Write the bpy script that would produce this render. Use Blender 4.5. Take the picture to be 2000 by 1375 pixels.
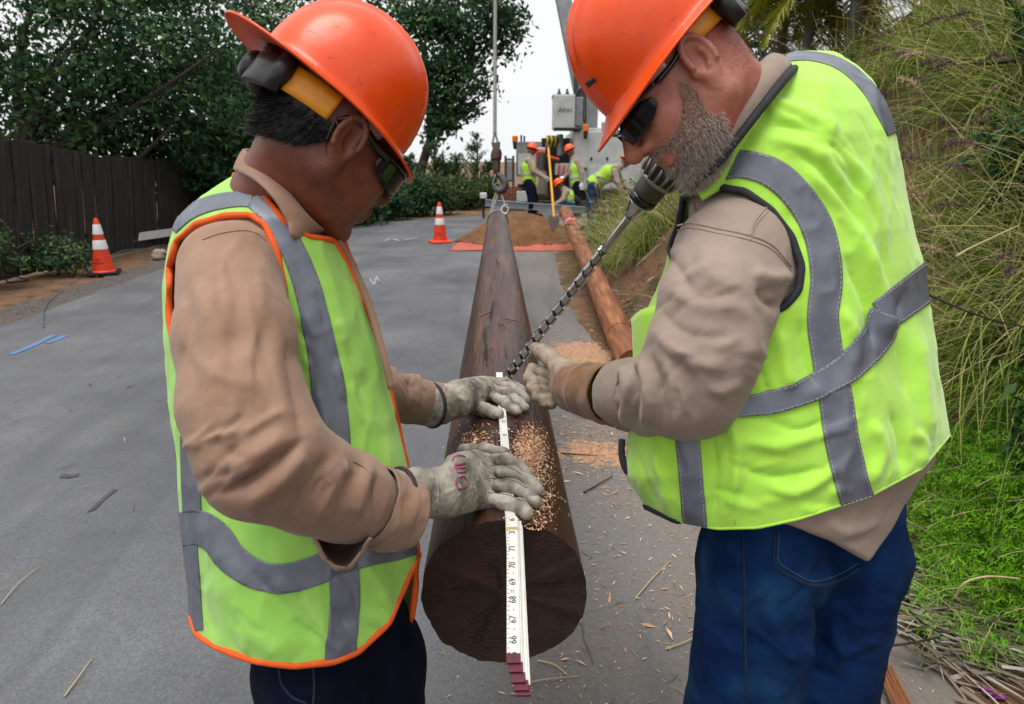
import bpy, bmesh, math, random
import numpy as np
from mathutils import Vector, Matrix, noise as mnoise

for o in list(bpy.data.objects):
    bpy.data.objects.remove(o, do_unlink=True)
scene = bpy.context.scene
COL = scene.collection
random.seed(7)
RNG = np.random.default_rng(11)

# ------------------------------------------------------------------ camera
CAM_H = 1.45
TILT = math.radians(15.75)
cam_d = bpy.data.cameras.new('camera')
cam_d.lens = 24.0
cam_d.sensor_width = 36.0
cam_d.clip_start = 0.05
cam_d.clip_end = 900.0
cam_d.dof.use_dof = True
cam_d.dof.focus_distance = 1.35
cam_d.dof.aperture_fstop = 8.0
cam = bpy.data.objects.new('camera', cam_d)
COL.objects.link(cam)
cam.location = (0, 0, CAM_H)
cam.rotation_euler = (math.pi / 2 - TILT, 0, 0)
scene.camera = cam

# ------------------------------------------------------------------ sky and sun (bright overcast)
SUN_EL, SUN_AZ = math.radians(77), math.radians(228)     # azimuth clockwise from +Y: behind and left of the camera
world = bpy.data.worlds.new('World')
scene.world = world
world.use_nodes = True
wn, wl = world.node_tree.nodes, world.node_tree.links
wn.clear()
sky = wn.new('ShaderNodeTexSky')
sky.sky_type = 'NISHITA'
sky.sun_disc = False
sky.sun_elevation = SUN_EL
sky.sun_rotation = SUN_AZ
sky.air_density = 1.0
sky.dust_density = 6.0
sky.ozone_density = 1.0
hs = wn.new('ShaderNodeHueSaturation')
hs.inputs['Saturation'].default_value = 0.16
cl = wn.new('ShaderNodeMix'); cl.data_type = 'RGBA'
cl.inputs[0].default_value = 0.8
cl.inputs[7].default_value = (11.8, 11.9, 12.1, 1)          # an even cloud deck over the clear-sky gradient
bg = wn.new('ShaderNodeBackground')
bg.inputs['Strength'].default_value = 0.05
wo = wn.new('ShaderNodeOutputWorld')
wl.new(sky.outputs[0], hs.inputs['Color'])
wl.new(hs.outputs[0], cl.inputs[6])
wl.new(cl.outputs[2], bg.inputs['Color'])
wl.new(bg.outputs[0], wo.inputs['Surface'])
sun_d = bpy.data.lights.new('sun', 'SUN')
sun_d.energy = 1.5
sun_d.angle = math.radians(40)
sun_d.color = (1.0, 0.965, 0.91)
sun = bpy.data.objects.new('sun', sun_d)
COL.objects.link(sun)
sdir = Vector((math.sin(SUN_AZ) * math.cos(SUN_EL), math.cos(SUN_AZ) * math.cos(SUN_EL), math.sin(SUN_EL)))
sun.rotation_euler = sdir.to_track_quat('Z', 'Y').to_euler()
sun.location = (-3, -6, 12)

scene.view_settings.view_transform = 'Standard'
scene.view_settings.look = 'None'
scene.view_settings.exposure = 0.98
scene.view_settings.gamma = 1.0
scene.view_settings.use_curve_mapping = False
scene.render.engine = 'CYCLES'
scene.cycles.max_bounces = 6
scene.cycles.diffuse_bounces = 2
scene.cycles.glossy_bounces = 3
scene.cycles.transmission_bounces = 3
scene.cycles.caustics_reflective = False
scene.cycles.caustics_refractive = False
scene.render.resolution_x, scene.render.resolution_y = 1024, 704

# ------------------------------------------------------------------ frames
FPX = 2000 * 24.0 / 36.0
CT, ST = math.cos(TILT), math.sin(TILT)
MC = np.array([[1, 0, 0], [0, ST, CT], [0, CT, -ST]])      # rows: right, up, forward (world)
ORG = np.array([0, 0, CAM_H])

def C(px, py, d):
    """a point of the photograph at depth d -> view-aligned metres (right, up, forward)"""
    return np.array([(px - 1000) / FPX * d, (687.5 - py) / FPX * d, d])

def c2w(V):
    return np.asarray(V) @ MC + ORG

def w2c(V):
    return (np.asarray(V) - ORG) @ MC.T

def P(px, py, d):
    return Vector(c2w(C(px, py, d)))

def gpt(px, py, z=0.0):
    """where the ray meets the level z"""
    r = C(px, py, 1.0) @ MC
    t = (z - CAM_H) / r[2]
    return Vector(ORG + r * t)

# ------------------------------------------------------------------ object helpers
def tag(o, label=None, cat=None, group=None, kind=None):
    if label: o['label'] = label
    if cat: o['category'] = cat
    if group: o['group'] = group
    if kind: o['kind'] = kind
    return o

def empty(name, loc, label=None, cat=None, group=None):
    o = bpy.data.objects.new(name, None)
    o.empty_display_size = 0.1
    COL.objects.link(o)
    o.location = loc
    return tag(o, label, cat, group)

def mesh_np(name, V, F, smooth=True):
    """V (n,3), F list of arrays (m,3) / (m,4)"""
    me = bpy.data.meshes.new(name)
    V = np.ascontiguousarray(V, dtype=np.float32)
    if not isinstance(F, (list, tuple)): F = [F]
    F = [np.asarray(f, dtype=np.int32) for f in F if len(f)]
    me.vertices.add(len(V)); me.vertices.foreach_set('co', V.ravel())
    if F:
        tot = np.concatenate([np.full(len(f), f.shape[1], np.int32) for f in F])
        loops = np.concatenate([f.ravel() for f in F])
        start = np.concatenate([[0], np.cumsum(tot)[:-1]]).astype(np.int32)
        me.loops.add(len(loops)); me.loops.foreach_set('vertex_index', loops)
        me.polygons.add(len(tot))
        me.polygons.foreach_set('loop_start', start)
        me.polygons.foreach_set('loop_total', tot)
        me.polygons.foreach_set('use_smooth', np.full(len(tot), smooth, dtype=bool))
    me.update(calc_edges=True)
    me.validate()
    return me

def obj(name, me, m=None, parent=None, world_verts=True):
    """link a mesh; its vertices are in world space and are moved into the parent's frame"""
    o = bpy.data.objects.new(name, me)
    COL.objects.link(o)
    if m is not None and not me.materials: me.materials.append(m)
    if parent is not None:
        o.parent = parent
        if world_verts:
            off = abs_loc(parent)
            me.transform(Matrix.Translation(-off))
    return o

def abs_loc(o):
    v = Vector((0, 0, 0))
    while o is not None:
        v += o.location; o = o.parent
    return v

def recentre(o, loc):
    """put the origin of a top-level mesh at loc"""
    o.data.transform(Matrix.Translation(-Vector(loc))); o.location = loc
    return o

class MB:
    """collects boxes, tubes, prisms as ONE mesh in world space"""
    def __init__(s): s.v = []; s.f = []; s.smooth = False
    def add(s, vs, fs):
        n = len(s.v); s.v += [tuple(v) for v in vs]; s.f += [tuple(i + n for i in f) for f in fs]
    def box(s, c, size, M=None, bev=0.0):
        bm = bmesh.new(); bmesh.ops.create_cube(bm, size=1)
        bmesh.ops.scale(bm, vec=size, verts=bm.verts)
        if bev > 0: bmesh.ops.bevel(bm, geom=bm.edges[:], offset=bev, segments=2, affect='EDGES', profile=0.6)
        bm.verts.ensure_lookup_table()
        R = M if M is not None else Matrix.Identity(3)
        s.add([R @ v.co + Vector(c) for v in bm.verts], [[v.index for v in f.verts] for f in bm.faces]); bm.free()
        return s
    def tube(s, pts, rads, n=10, cap=True):
        V, F = sweep(pts, rads, n, cap)
        s.add(V, F); return s
    def poly(s, pts): s.add(pts, [list(range(len(pts)))]); return s
    def prism(s, pts, vec):
        n = len(pts); v = Vector(vec)
        a = [Vector(p) for p in pts]; b = [p + v for p in a]
        s.add(a + b, [list(range(n))[::-1], list(range(n, 2 * n))] + [[i, (i + 1) % n, n + (i + 1) % n, n + i] for i in range(n)])
        return s
    def build(s, name, m, parent=None, smooth=False):
        me = bpy.data.meshes.new(name); me.from_pydata(s.v, [], s.f); me.update()
        bm = bmesh.new(); bm.from_mesh(me); bmesh.ops.recalc_face_normals(bm, faces=bm.faces); bm.to_mesh(me); bm.free()
        if smooth:
            me.polygons.foreach_set('use_smooth', [True] * len(me.polygons))
            try: me.set_sharp_from_angle(angle=math.radians(42))
            except Exception: pass
        return obj(name, me, m, parent)

def sweep(pts, rads, n=10, cap=True):
    pts = [Vector(p) for p in pts]
    if not hasattr(rads, '__len__'): rads = [rads] * len(pts)
    V = []; F = []
    ref = None
    for i, p in enumerate(pts):
        t = (pts[min(i + 1, len(pts) - 1)] - pts[max(i - 1, 0)])
        if t.length < 1e-9: t = Vector((0, 0, 1))
        t.normalize()
        if ref is None:
            ref = t.orthogonal().normalized()
        ref = (ref - t * ref.dot(t)); 
        if ref.length < 1e-6: ref = t.orthogonal()
        ref.normalize()
        b = t.cross(ref)
        for k in range(n):
            a = 2 * math.pi * k / n
            V.append(p + (ref * math.cos(a) + b * math.sin(a)) * rads[i])
    for i in range(len(pts) - 1):
        for k in range(n):
            F.append((i * n + k, i * n + (k + 1) % n, (i + 1) * n + (k + 1) % n, (i + 1) * n + k))
    if cap:
        F.append(tuple(range(n))[::-1]); F.append(tuple((len(pts) - 1) * n + k for k in range(n)))
    return V, F

def smooth_line(pts, n=6):
    """Catmull-Rom through the points"""
    p = np.array([list(q) for q in pts], float)
    q = np.vstack([2 * p[0] - p[1], p, 2 * p[-1] - p[-2]])
    out = []
    for i in range(1, len(q) - 2):
        for k in range(n):
            t = k / n
            a, b, c, d = q[i - 1], q[i], q[i + 1], q[i + 2]
            out.append(0.5 * ((2 * b) + (-a + c) * t + (2 * a - 5 * b + 4 * c - d) * t * t + (-a + 3 * b - 3 * c + d) * t ** 3))
    out.append(p[-1])
    return np.array(out)

# ------------------------------------------------------------------ materials
def srgb(r, g, b):
    f = lambda c: (c / 255 / 12.92) if c <= 10.3 else ((c / 255 + 0.055) / 1.055) ** 2.4
    return (f(r), f(g), f(b), 1)

def mat(name, col, rough=0.7, col2=None, scale=8.0, detail=5.0, contrast=(0.35, 0.7), bump=0.0, bscale=60.0, bdist=0.002,
        metal=0.0, spec=0.5, stretch=None, coat=0.0, trans=0.0, sheen=0.0, bump2=0.0, bscale2=15.0, bdist2=0.006, emit=0.0, sss=0.0, col3=None, scale3=2.0, c3=(0.5, 0.7), dist=0.0):
    m = bpy.data.materials.new(name); m.use_nodes = True
    N, L = m.node_tree.nodes, m.node_tree.links
    b = N['Principled BSDF']
    b.inputs['Roughness'].default_value = rough
    b.inputs['Metallic'].default_value = metal
    b.inputs['Specular IOR Level'].default_value = spec
    b.inputs['Base Color'].default_value = tuple(col)[:3] + (1,)
    if coat: b.inputs['Coat Weight'].default_value = coat; b.inputs['Coat Roughness'].default_value = 0.12
    if sheen: b.inputs['Sheen Weight'].default_value = sheen; b.inputs['Sheen Roughness'].default_value = 0.5
    if sss:
        b.inputs['Subsurface Weight'].default_value = sss
        b.inputs['Subsurface Radius'].default_value = (0.012, 0.005, 0.003)
        b.inputs['Subsurface Scale'].default_value = 0.6
    if emit:
        b.inputs['Emission Color'].default_value = tuple(col)[:3] + (1,); b.inputs['Emission Strength'].default_value = emit
    tc = N.new('ShaderNodeTexCoord')
    src = tc.outputs['Object']
    if stretch:
        mp = N.new('ShaderNodeMapping'); mp.inputs['Scale'].default_value = stretch
        L.new(src, mp.inputs['Vector']); src = mp.outputs[0]
    last = None
    if col2 is not None:
        nz = N.new('ShaderNodeTexNoise'); nz.inputs['Scale'].default_value = scale; nz.inputs['Detail'].default_value = min(detail, 5)
        nz.inputs['Roughness'].default_value = 0.6; nz.inputs['Distortion'].default_value = dist
        L.new(src, nz.inputs['Vector'])
        rp = N.new('ShaderNodeValToRGB')
        rp.color_ramp.elements[0].position, rp.color_ramp.elements[1].position = contrast
        rp.color_ramp.elements[0].color = tuple(col)[:3] + (1,); rp.color_ramp.elements[1].color = tuple(col2)[:3] + (1,)
        L.new(nz.outputs['Fac'], rp.inputs['Fac']); last = rp.outputs['Color']
        if col3 is not None:
            n3 = N.new('ShaderNodeTexNoise'); n3.inputs['Scale'].default_value = scale3; n3.inputs['Detail'].default_value = 3
            L.new(src, n3.inputs['Vector'])
            mr = N.new('ShaderNodeMapRange'); mr.inputs[1].default_value, mr.inputs[2].default_value = c3
            L.new(n3.outputs['Fac'], mr.inputs[0])
            mx = N.new('ShaderNodeMix'); mx.data_type = 'RGBA'
            L.new(mr.outputs[0], mx.inputs[0]); L.new(last, mx.inputs[6]); mx.inputs[7].default_value = tuple(col3)[:3] + (1,)
            last = mx.outputs[2]
        L.new(last, b.inputs['Base Color'])
    nrm = None
    for amt, sc, ds in ((bump2, bscale2, bdist2), (bump, bscale, bdist)):
        if amt:
            nb = N.new('ShaderNodeTexNoise'); nb.inputs['Scale'].default_value = sc; nb.inputs['Detail'].default_value = 2
            L.new(src, nb.inputs['Vector'])
            bp = N.new('ShaderNodeBump'); bp.inputs['Strength'].default_value = amt; bp.inputs['Distance'].default_value = ds
            L.new(nb.outputs['Fac'], bp.inputs['Height'])
            if nrm is not None: L.new(nrm, bp.inputs['Normal'])
            nrm = bp.outputs['Normal']
    if nrm is not None: L.new(nrm, b.inputs['Normal'])
    if trans:      # thin leaves let light through
        tr = N.new('ShaderNodeBsdfTranslucent')
        ms = N.new('ShaderNodeMixShader'); ms.inputs[0].default_value = trans
        out = N['Material Output']
        if last is not None: L.new(last, tr.inputs['Color'])
        else: tr.inputs['Color'].default_value = tuple(col)[:3] + (1,)
        L.new(b.outputs[0], ms.inputs[1]); L.new(tr.outputs[0], ms.inputs[2]); L.new(ms.outputs[0], out.inputs['Surface'])
    return m

M = {}
M['tan'] = mat('tan_cotton', srgb(150, 120, 100), 0.9, srgb(134, 105, 86), 14, 6, (0.35, 0.75), bump=0.35, bscale=900, bdist=0.0008, bump2=0.55, bscale2=30, bdist2=0.005, sheen=0.15, col3=srgb(122, 94, 76), scale3=7, c3=(0.58, 0.8))
M['khaki'] = mat('khaki_cotton', srgb(150, 132, 119), 0.9, srgb(136, 118, 106), 12, 6, (0.35, 0.75), bump=0.35, bscale=900, bdist=0.0008, bump2=0.55, bscale2=32, bdist2=0.005, sheen=0.15, col3=srgb(134, 114, 102), scale3=7, c3=(0.58, 0.8))
M['lime_a'] = mat('lime_mesh_fabric', srgb(152, 206, 90), 0.85, srgb(138, 192, 76), 9, 6, (0.4, 0.8), bump=0.3, bscale=1200, bdist=0.0005, bump2=0.3, bscale2=26, bdist2=0.004, sheen=0.2, col3=srgb(108, 172, 66), scale3=5, c3=(0.55, 0.85))
M['lime_b'] = mat('lime_twill_fabric', srgb(168, 224, 72), 0.8, srgb(156, 212, 56), 9, 6, (0.4, 0.8), bump=0.3, bscale=1200, bdist=0.0005, bump2=0.5, bscale2=24, bdist2=0.006, sheen=0.4)
M['reflect'] = mat('reflective_tape', srgb(108, 113, 124), 0.42, srgb(92, 98, 110), 30, 4, (0.3, 0.7), bump=0.2, bscale=1500, bdist=0.0003, metal=0.15, spec=0.6, bump2=0.3, bscale2=30, bdist2=0.003)
M['orange_trim'] = mat('orange_binding', srgb(232, 96, 22), 0.8, srgb(214, 82, 16), 40, 3, bump=0.4, bscale=800, bdist=0.0006)
M['black_trim'] = mat('black_binding', srgb(28, 30, 36), 0.8, srgb(38, 40, 46), 60, 3, bump=0.5, bscale=500, bdist=0.001)
M['thread'] = mat('pale_thread', srgb(166, 168, 168), 0.8)
M['denim_dark'] = mat('dark_navy_denim', srgb(9, 17, 36), 0.9, srgb(5, 10, 24), 22, 6, spec=0.15, bump=0.4, bscale=700, bdist=0.0008, bump2=0.3, bscale2=20, bdist2=0.005)
M['denim'] = mat('blue_denim', srgb(8, 46, 90), 0.9, srgb(3, 26, 60), 16, 6, (0.3, 0.75), bump=0.5, bscale=700, bdist=0.0008, bump2=0.35, bscale2=18, bdist2=0.006, col3=srgb(40, 82, 120), scale3=6, c3=(0.5, 0.8), spec=0.15)
M['denim_seam'] = mat('denim_seam', srgb(16, 36, 62), 0.9)
M['glove'] = mat('grey_goatskin', srgb(166, 159, 148), 0.75, srgb(112, 105, 94), 18, 8, (0.40, 0.66), bump=0.5, bscale=160, bdist=0.0015, bump2=0.4, bscale2=45, bdist2=0.004, col3=srgb(70, 63, 54), scale3=26, c3=(0.50, 0.74))
M['glove_b'] = mat('tan_leather', srgb(156, 140, 122), 0.7, srgb(118, 104, 88), 20, 8, (0.4, 0.7), bump=0.5, bscale=160, bdist=0.0015, bump2=0.4, bscale2=50, bdist2=0.004, col3=srgb(92, 80, 68), scale3=18, c3=(0.58, 0.8))
M['suede'] = mat('brown_suede', srgb(128, 84, 38), 0.95, srgb(94, 58, 24), 30, 6, bump=0.5, bscale=300, bdist=0.001, sheen=0.3)
M['glove_trim'] = mat('dark_brown_binding', srgb(52, 38, 38), 0.8, bump=0.5, bscale=400, bdist=0.001)
M['finger_seam'] = mat('glove_seam', srgb(92, 84, 74), 0.9)
M['denim_light'] = mat('denim_thread', srgb(66, 96, 132), 0.9)
M['ink'] = mat('magenta_marker', srgb(140, 46, 92), 0.7, srgb(150, 70, 110), 90, 3)
M['skin_a'] = mat('brown_skin', srgb(124, 70, 47), 0.44, srgb(94, 51, 34), 34, 6, (0.35, 0.7), bump=0.5, bscale=260, bdist=0.0012, sss=0.08, bump2=0.2, bscale2=60, bdist2=0.002)
M['skin_b'] = mat('ruddy_skin', srgb(184, 126, 104), 0.5, srgb(160, 94, 78), 34, 6, (0.35, 0.72), bump=0.5, bscale=240, bdist=0.0012, sss=0.1, col3=srgb(160, 78, 68), scale3=9, c3=(0.45, 0.7), bump2=0.25, bscale2=70, bdist2=0.002)
M['hair_a'] = mat('black_hair', srgb(18, 17, 18), 0.5, srgb(34, 33, 36), 140, 4, (0.5, 0.75), bump=0.5, bscale=400, bdist=0.001)
M['strand_a'] = mat('black_hair_strand', srgb(24, 23, 25), 0.4)
M['nape'] = mat('cropped_hair', srgb(128, 104, 92), 0.7)
M['beard_grey'] = mat('grey_beard_strand', srgb(184, 174, 162), 0.6)
M['beard_red'] = mat('reddish_beard_strand', srgb(116, 90, 72), 0.6)
M['helmet'] = mat('orange_plastic', srgb(226, 78, 6), 0.36, srgb(216, 68, 4), 20, 5, (0.35, 0.75), bump=0.12, bscale=120, bdist=0.0015, coat=0.15, spec=0.4, bump2=0.1, bscale2=16, bdist2=0.004, col3=srgb(190, 74, 34), scale3=30, c3=(0.62, 0.85))
M['helmet_far'] = mat('orange_plastic_far', srgb(240, 84, 14), 0.4)
M['yellow_strap'] = mat('yellow_plastic', srgb(226, 150, 26), 0.45, srgb(206, 130, 20), 30, 4)
M['black_plastic'] = mat('black_plastic', srgb(22, 22, 24), 0.4, srgb(34, 34, 37), 80, 4, bump=0.15, bscale=300, bdist=0.0006)
M['black_gloss'] = mat('black_gloss', srgb(12, 12, 14), 0.12, spec=0.6)
M['lens'] = mat('dark_lens', (0.006, 0.006, 0.009), 0.08, spec=0.35)
M['clear_strap'] = mat('pale_plastic', srgb(205, 200, 196), 0.4)
M['white_paint'] = mat('white_paint', srgb(214, 215, 214), 0.5, srgb(196, 198, 198), 10, 6, bump=0.1, bscale=60)
M['chrome'] = mat('bright_steel', (0.62, 0.62, 0.62), 0.2, (0.42, 0.42, 0.42), 60, 4, metal=1.0, bump=0.1, bscale=120, bdist=0.0006)
M['bit'] = mat('auger_steel', (0.62, 0.62, 0.63), 0.22, (0.36, 0.36, 0.36), 50, 4, metal=1.0, bump=0.1, bscale=120, bdist=0.0006)
M['steel'] = mat('worn_steel', (0.34, 0.34, 0.35), 0.42, (0.2, 0.19, 0.18), 40, 6, metal=0.9, bump=0.2, bscale=120, bdist=0.001)
M['dark_steel'] = mat('dark_steel', (0.06, 0.06, 0.065), 0.5, (0.1, 0.085, 0.07), 30, 6, metal=0.6, bump=0.3, bscale=80)
M['boot'] = mat('brown_boot', srgb(70, 50, 36), 0.7, srgb(50, 36, 26), 30, 5, bump=0.3, bscale=120)

def helmet_wear(m):
    """scuffed shell: uneven gloss"""
    N, L = m.node_tree.nodes, m.node_tree.links; b = N['Principled BSDF']
    tc = N.new('ShaderNodeTexCoord'); nz = N.new('ShaderNodeTexNoise'); nz.inputs['Scale'].default_value = 22; nz.inputs['Detail'].default_value = 5
    mr = N.new('ShaderNodeMapRange'); mr.inputs[1].default_value, mr.inputs[2].default_value, mr.inputs[3].default_value, mr.inputs[4].default_value = 0.35, 0.7, 0.26, 0.52
    L.new(tc.outputs['Object'], nz.inputs['Vector']); L.new(nz.outputs['Fac'], mr.inputs[0]); L.new(mr.outputs[0], b.inputs['Roughness'])
helmet_wear(M['helmet'])
M['scratch'] = mat('pale_scratch', srgb(232, 116, 66), 0.6)
M['grime'] = mat('dark_scuff', srgb(176, 62, 18), 0.7)
# ------------------------------------------------------------------ implicit modelling (numpy), in view-aligned metres
LAT = RNG.random((32, 32, 32)).astype(np.float32)
def vnoise(p, scale=1.0, off=0.0):
    q = np.asarray(p) * scale + off
    i = np.floor(q).astype(int); f = q - i; f = f * f * (3 - 2 * f)
    i0 = i & 31; i1 = (i + 1) & 31
    r = 0
    for a in (0, 1):
        for b in (0, 1):
            for c in (0, 1):
                w = (f[:, 0] if a else 1 - f[:, 0]) * (f[:, 1] if b else 1 - f[:, 1]) * (f[:, 2] if c else 1 - f[:, 2])
                r = r + w * LAT[(i1 if a else i0)[:, 0], (i1 if b else i0)[:, 1], (i1 if c else i0)[:, 2]]
    return r

def fbm(p, scale, oct=3, off=0.0):
    s = 0; a = 0.5
    for k in range(oct):
        s = s + a * vnoise(p, scale * 2 ** k, off + 7.3 * k); a *= 0.5
    return s / (1 - 0.5 ** oct)

def smin(a, b, k):
    if k <= 0: return np.minimum(a, b)
    h = np.clip(0.5 + 0.5 * (b - a) / k, 0, 1)
    return b * (1 - h) + a * h - k * h * (1 - h)

def smax(a, b, k): return -smin(-a, -b, k)

class Grid:
    def __init__(s, lo, hi, h):
        s.lo = np.array(lo, float); s.h = h
        n = np.ceil((np.array(hi) - s.lo) / h).astype(int) + 1
        s.n = n
        ax = [(s.lo[k] + h * np.arange(n[k])).astype(np.float32) for k in range(3)]
        s.X, s.Y, s.Z = np.meshgrid(*ax, indexing='ij')
    def px(s): return 1000 + FPX * s.X / s.Z
    def py(s): return 687.5 - FPX * s.Y / s.Z

def seg(G, a, b, ra, rb):
    a = np.asarray(a, float); b = np.asarray(b, float); d = b - a; L = max(d @ d, 1e-12)
    t = np.clip(((G.X - a[0]) * d[0] + (G.Y - a[1]) * d[1] + (G.Z - a[2]) * d[2]) / L, 0, 1)
    return np.sqrt((G.X - a[0] - t * d[0]) ** 2 + (G.Y - a[1] - t * d[1]) ** 2 + (G.Z - a[2] - t * d[2]) ** 2) - (ra + (rb - ra) * t)

def chain(G, pts, rads, k=0.006):
    if not hasattr(rads, '__len__'): rads = [rads] * len(pts)
    r = None
    for i in range(len(pts) - 1):
        q = seg(G, pts[i], pts[i + 1], rads[i], rads[i + 1])
        r = q if r is None else smin(r, q, k)
    return r

def ellip(G, c, rad, B=None):
    x, y, z = G.X - c[0], G.Y - c[1], G.Z - c[2]
    if B is not None:
        x, y, z = (x * B[0][0] + y * B[0][1] + z * B[0][2], x * B[1][0] + y * B[1][1] + z * B[1][2], x * B[2][0] + y * B[2][1] + z * B[2][2])
    q = np.sqrt((x / rad[0]) ** 2 + (y / rad[1]) ** 2 + (z / rad[2]) ** 2)
    g = np.sqrt((x / rad[0] ** 2) ** 2 + (y / rad[1] ** 2) ** 2 + (z / rad[2] ** 2) ** 2) + 1e-6
    return q * (q - 1) / g

def loft(G, rows, pw=2.3):
    """rows: (py, x_left, x_right, depth, half_depth): a body whose outline runs through the given points"""
    R = np.array(rows, float)
    py, px = G.py(), G.px()
    it = lambda k: np.interp(py, R[:, 0], R[:, k])
    xl, xr, dc, th = it(1), it(2), it(3), it(4)
    w = (xr - xl) / 2; xc = (xl + xr) / 2
    wm = w / FPX * dc
    u = np.abs(px - xc) / np.maximum(w, 1); v = np.abs(G.Z - dc) / np.maximum(th, 1e-3)
    q = (u ** pw + v ** pw) ** (1 / pw)
    d = (q - 1) * np.minimum(wm, th)
    top = (R[0, 0] - py) / FPX * dc; bot = (py - R[-1, 0]) / FPX * dc
    return smax(d, np.maximum(top, bot), 0.01)

def nets(f, G):
    """surface nets -> verts, quads"""
    s = f < 0
    n = np.array(f.shape) - 1
    cnt = np.zeros(n, np.int8)
    cor = [(a, b, c) for a in (0, 1) for b in (0, 1) for c in (0, 1)]
    sl = lambda o: tuple(slice(o[k], o[k] + n[k]) for k in range(3))
    for o in cor: cnt += s[sl(o)]
    act = (cnt > 0) & (cnt < 8)
    idx = np.argwhere(act)
    vid = np.full(n, -1, np.int32); vid[act] = np.arange(len(idx))
    acc = np.zeros((len(idx), 3)); num = np.zeros(len(idx))
    val = {o: f[idx[:, 0] + o[0], idx[:, 1] + o[1], idx[:, 2] + o[2]] for o in cor}
    for ax in range(3):
        for o in cor:
            if o[ax]: continue
            o2 = list(o); o2[ax] = 1; o2 = tuple(o2)
            a, b = val[o], val[o2]
            m = (a < 0) != (b < 0)
            t = np.where(m, a / np.where(m, a - b, 1), 0)
            pt = np.tile(np.array(o, float), (len(idx), 1)); pt[:, ax] = t
            acc[m] += pt[m]; num[m] += 1
    V = (idx + acc / num[:, None]) * G.h + G.lo
    Q = []
    for ax in range(3):
        o1, o2 = [(1, 2), (2, 0), (0, 1)][ax]
        m = [slice(None)] * 3; p = [slice(None)] * 3
        m[ax] = slice(0, -1); p[ax] = slice(1, None)
        ch = s[tuple(m)] != s[tuple(p)]
        e = np.argwhere(ch)
        ok = (e[:, o1] > 0) & (e[:, o2] > 0) & (e[:, o1] < n[o1]) & (e[:, o2] < n[o2])
        e = e[ok]
        inside = s[e[:, 0], e[:, 1], e[:, 2]]
        def v(da, db):
            q = e.copy(); q[:, o1] -= da; q[:, o2] -= db
            return vid[q[:, 0], q[:, 1], q[:, 2]]
        q = np.stack([v(1, 1), v(0, 1), v(0, 0), v(1, 0)], 1)
        q[~inside] = q[~inside][:, ::-1]
        Q.append(q)
    Q = np.vstack(Q)
    return V, Q[:, ::-1]          # view frame is left-handed: flip so that normals face out in the world

class Pts:
    def __init__(s, X, Y, Z): s.X, s.Y, s.Z = X, Y, Z
    px = Grid.px; py = Grid.py

def solve(fn, lo, hi, h, k=4):
    """mesh the zero level of fn, evaluating the fine grid only near the surface"""
    lo = np.array(lo, float); hi = np.array(hi, float)
    Gc = Grid(lo, hi, h * k)
    fc = fn(Gc); nc = np.array(fc.shape) - 1
    mn = np.full(nc, 1e9, np.float32)
    for a in (0, 1):
        for b in (0, 1):
            for c in (0, 1): mn = np.minimum(mn, np.abs(fc[a:a + nc[0], b:b + nc[1], c:c + nc[2]]))
    act = mn < 1.35 * h * k
    cm = act.repeat(k, 0).repeat(k, 1).repeat(k, 2)
    nm = np.zeros(np.array(cm.shape) + 1, bool)
    for a in (0, 1):
        for b in (0, 1):
            for c in (0, 1): nm[a:a + cm.shape[0], b:b + cm.shape[1], c:c + cm.shape[2]] |= cm
    f = np.empty(nm.shape, np.float32)
    f[:-1, :-1, :-1] = fc[:-1, :-1, :-1].repeat(k, 0).repeat(k, 1).repeat(k, 2)
    f[-1] = f[-2]; f[:, -1] = f[:, -2]; f[:, :, -1] = f[:, :, -2]
    idx = np.argwhere(nm)
    co = (lo + idx * h).astype(np.float32)
    f[nm] = fn(Pts(co[:, 0].copy(), co[:, 1].copy(), co[:, 2].copy()))
    g = Pts(None, None, None); g.lo = lo; g.h = h
    return nets(f, g)

def tris(Q):
    Q = np.asarray(Q)
    return Q if Q.shape[1] == 3 else np.vstack([Q[:, [0, 1, 2]], Q[:, [0, 2, 3]]])

def normals(V, F):
    """outward normals in view frame"""
    T = tris(F)
    fn = -np.cross(V[T[:, 1]] - V[T[:, 0]], V[T[:, 2]] - V[T[:, 0]])
    N = np.zeros_like(V)
    for k in range(3): np.add.at(N, T[:, k], fn)
    return N / (np.linalg.norm(N, axis=1)[:, None] + 1e-12)

def relax(V, F, it=2, lam=0.5):
    T = tris(F); E = np.vstack([T[:, [0, 1]], T[:, [1, 2]], T[:, [2, 0]]]); E = np.vstack([E, E[:, ::-1]])
    deg = np.bincount(E[:, 0], minlength=len(V))[:, None] + 1e-9
    for _ in range(it):
        S = np.stack([np.bincount(E[:, 0], V[E[:, 1], k], len(V)) for k in range(3)], 1)
        V = V + lam * (S / deg - V)
    return V

def proj(V): return 1000 + FPX * V[:, 0] / V[:, 2], 687.5 - FPX * V[:, 1] / V[:, 2]

def pl_dist(px, py, pts, want_t=False):
    """distance (px) to a polyline and the running index of the foot point"""
    p = np.array(pts, float)[:, :2]
    best = np.full(px.shape, 1e9); bt = np.zeros(px.shape)
    for i in range(len(p) - 1):
        d = p[i + 1] - p[i]; L = d @ d + 1e-9
        t = np.clip(((px - p[i, 0]) * d[0] + (py - p[i, 1]) * d[1]) / L, 0, 1)
        q = np.hypot(px - p[i, 0] - t * d[0], py - p[i, 1] - t * d[1])
        m = q < best; best[m] = q[m]; bt[m] = (i + t)[m]
    return (best, bt) if want_t else best

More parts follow.
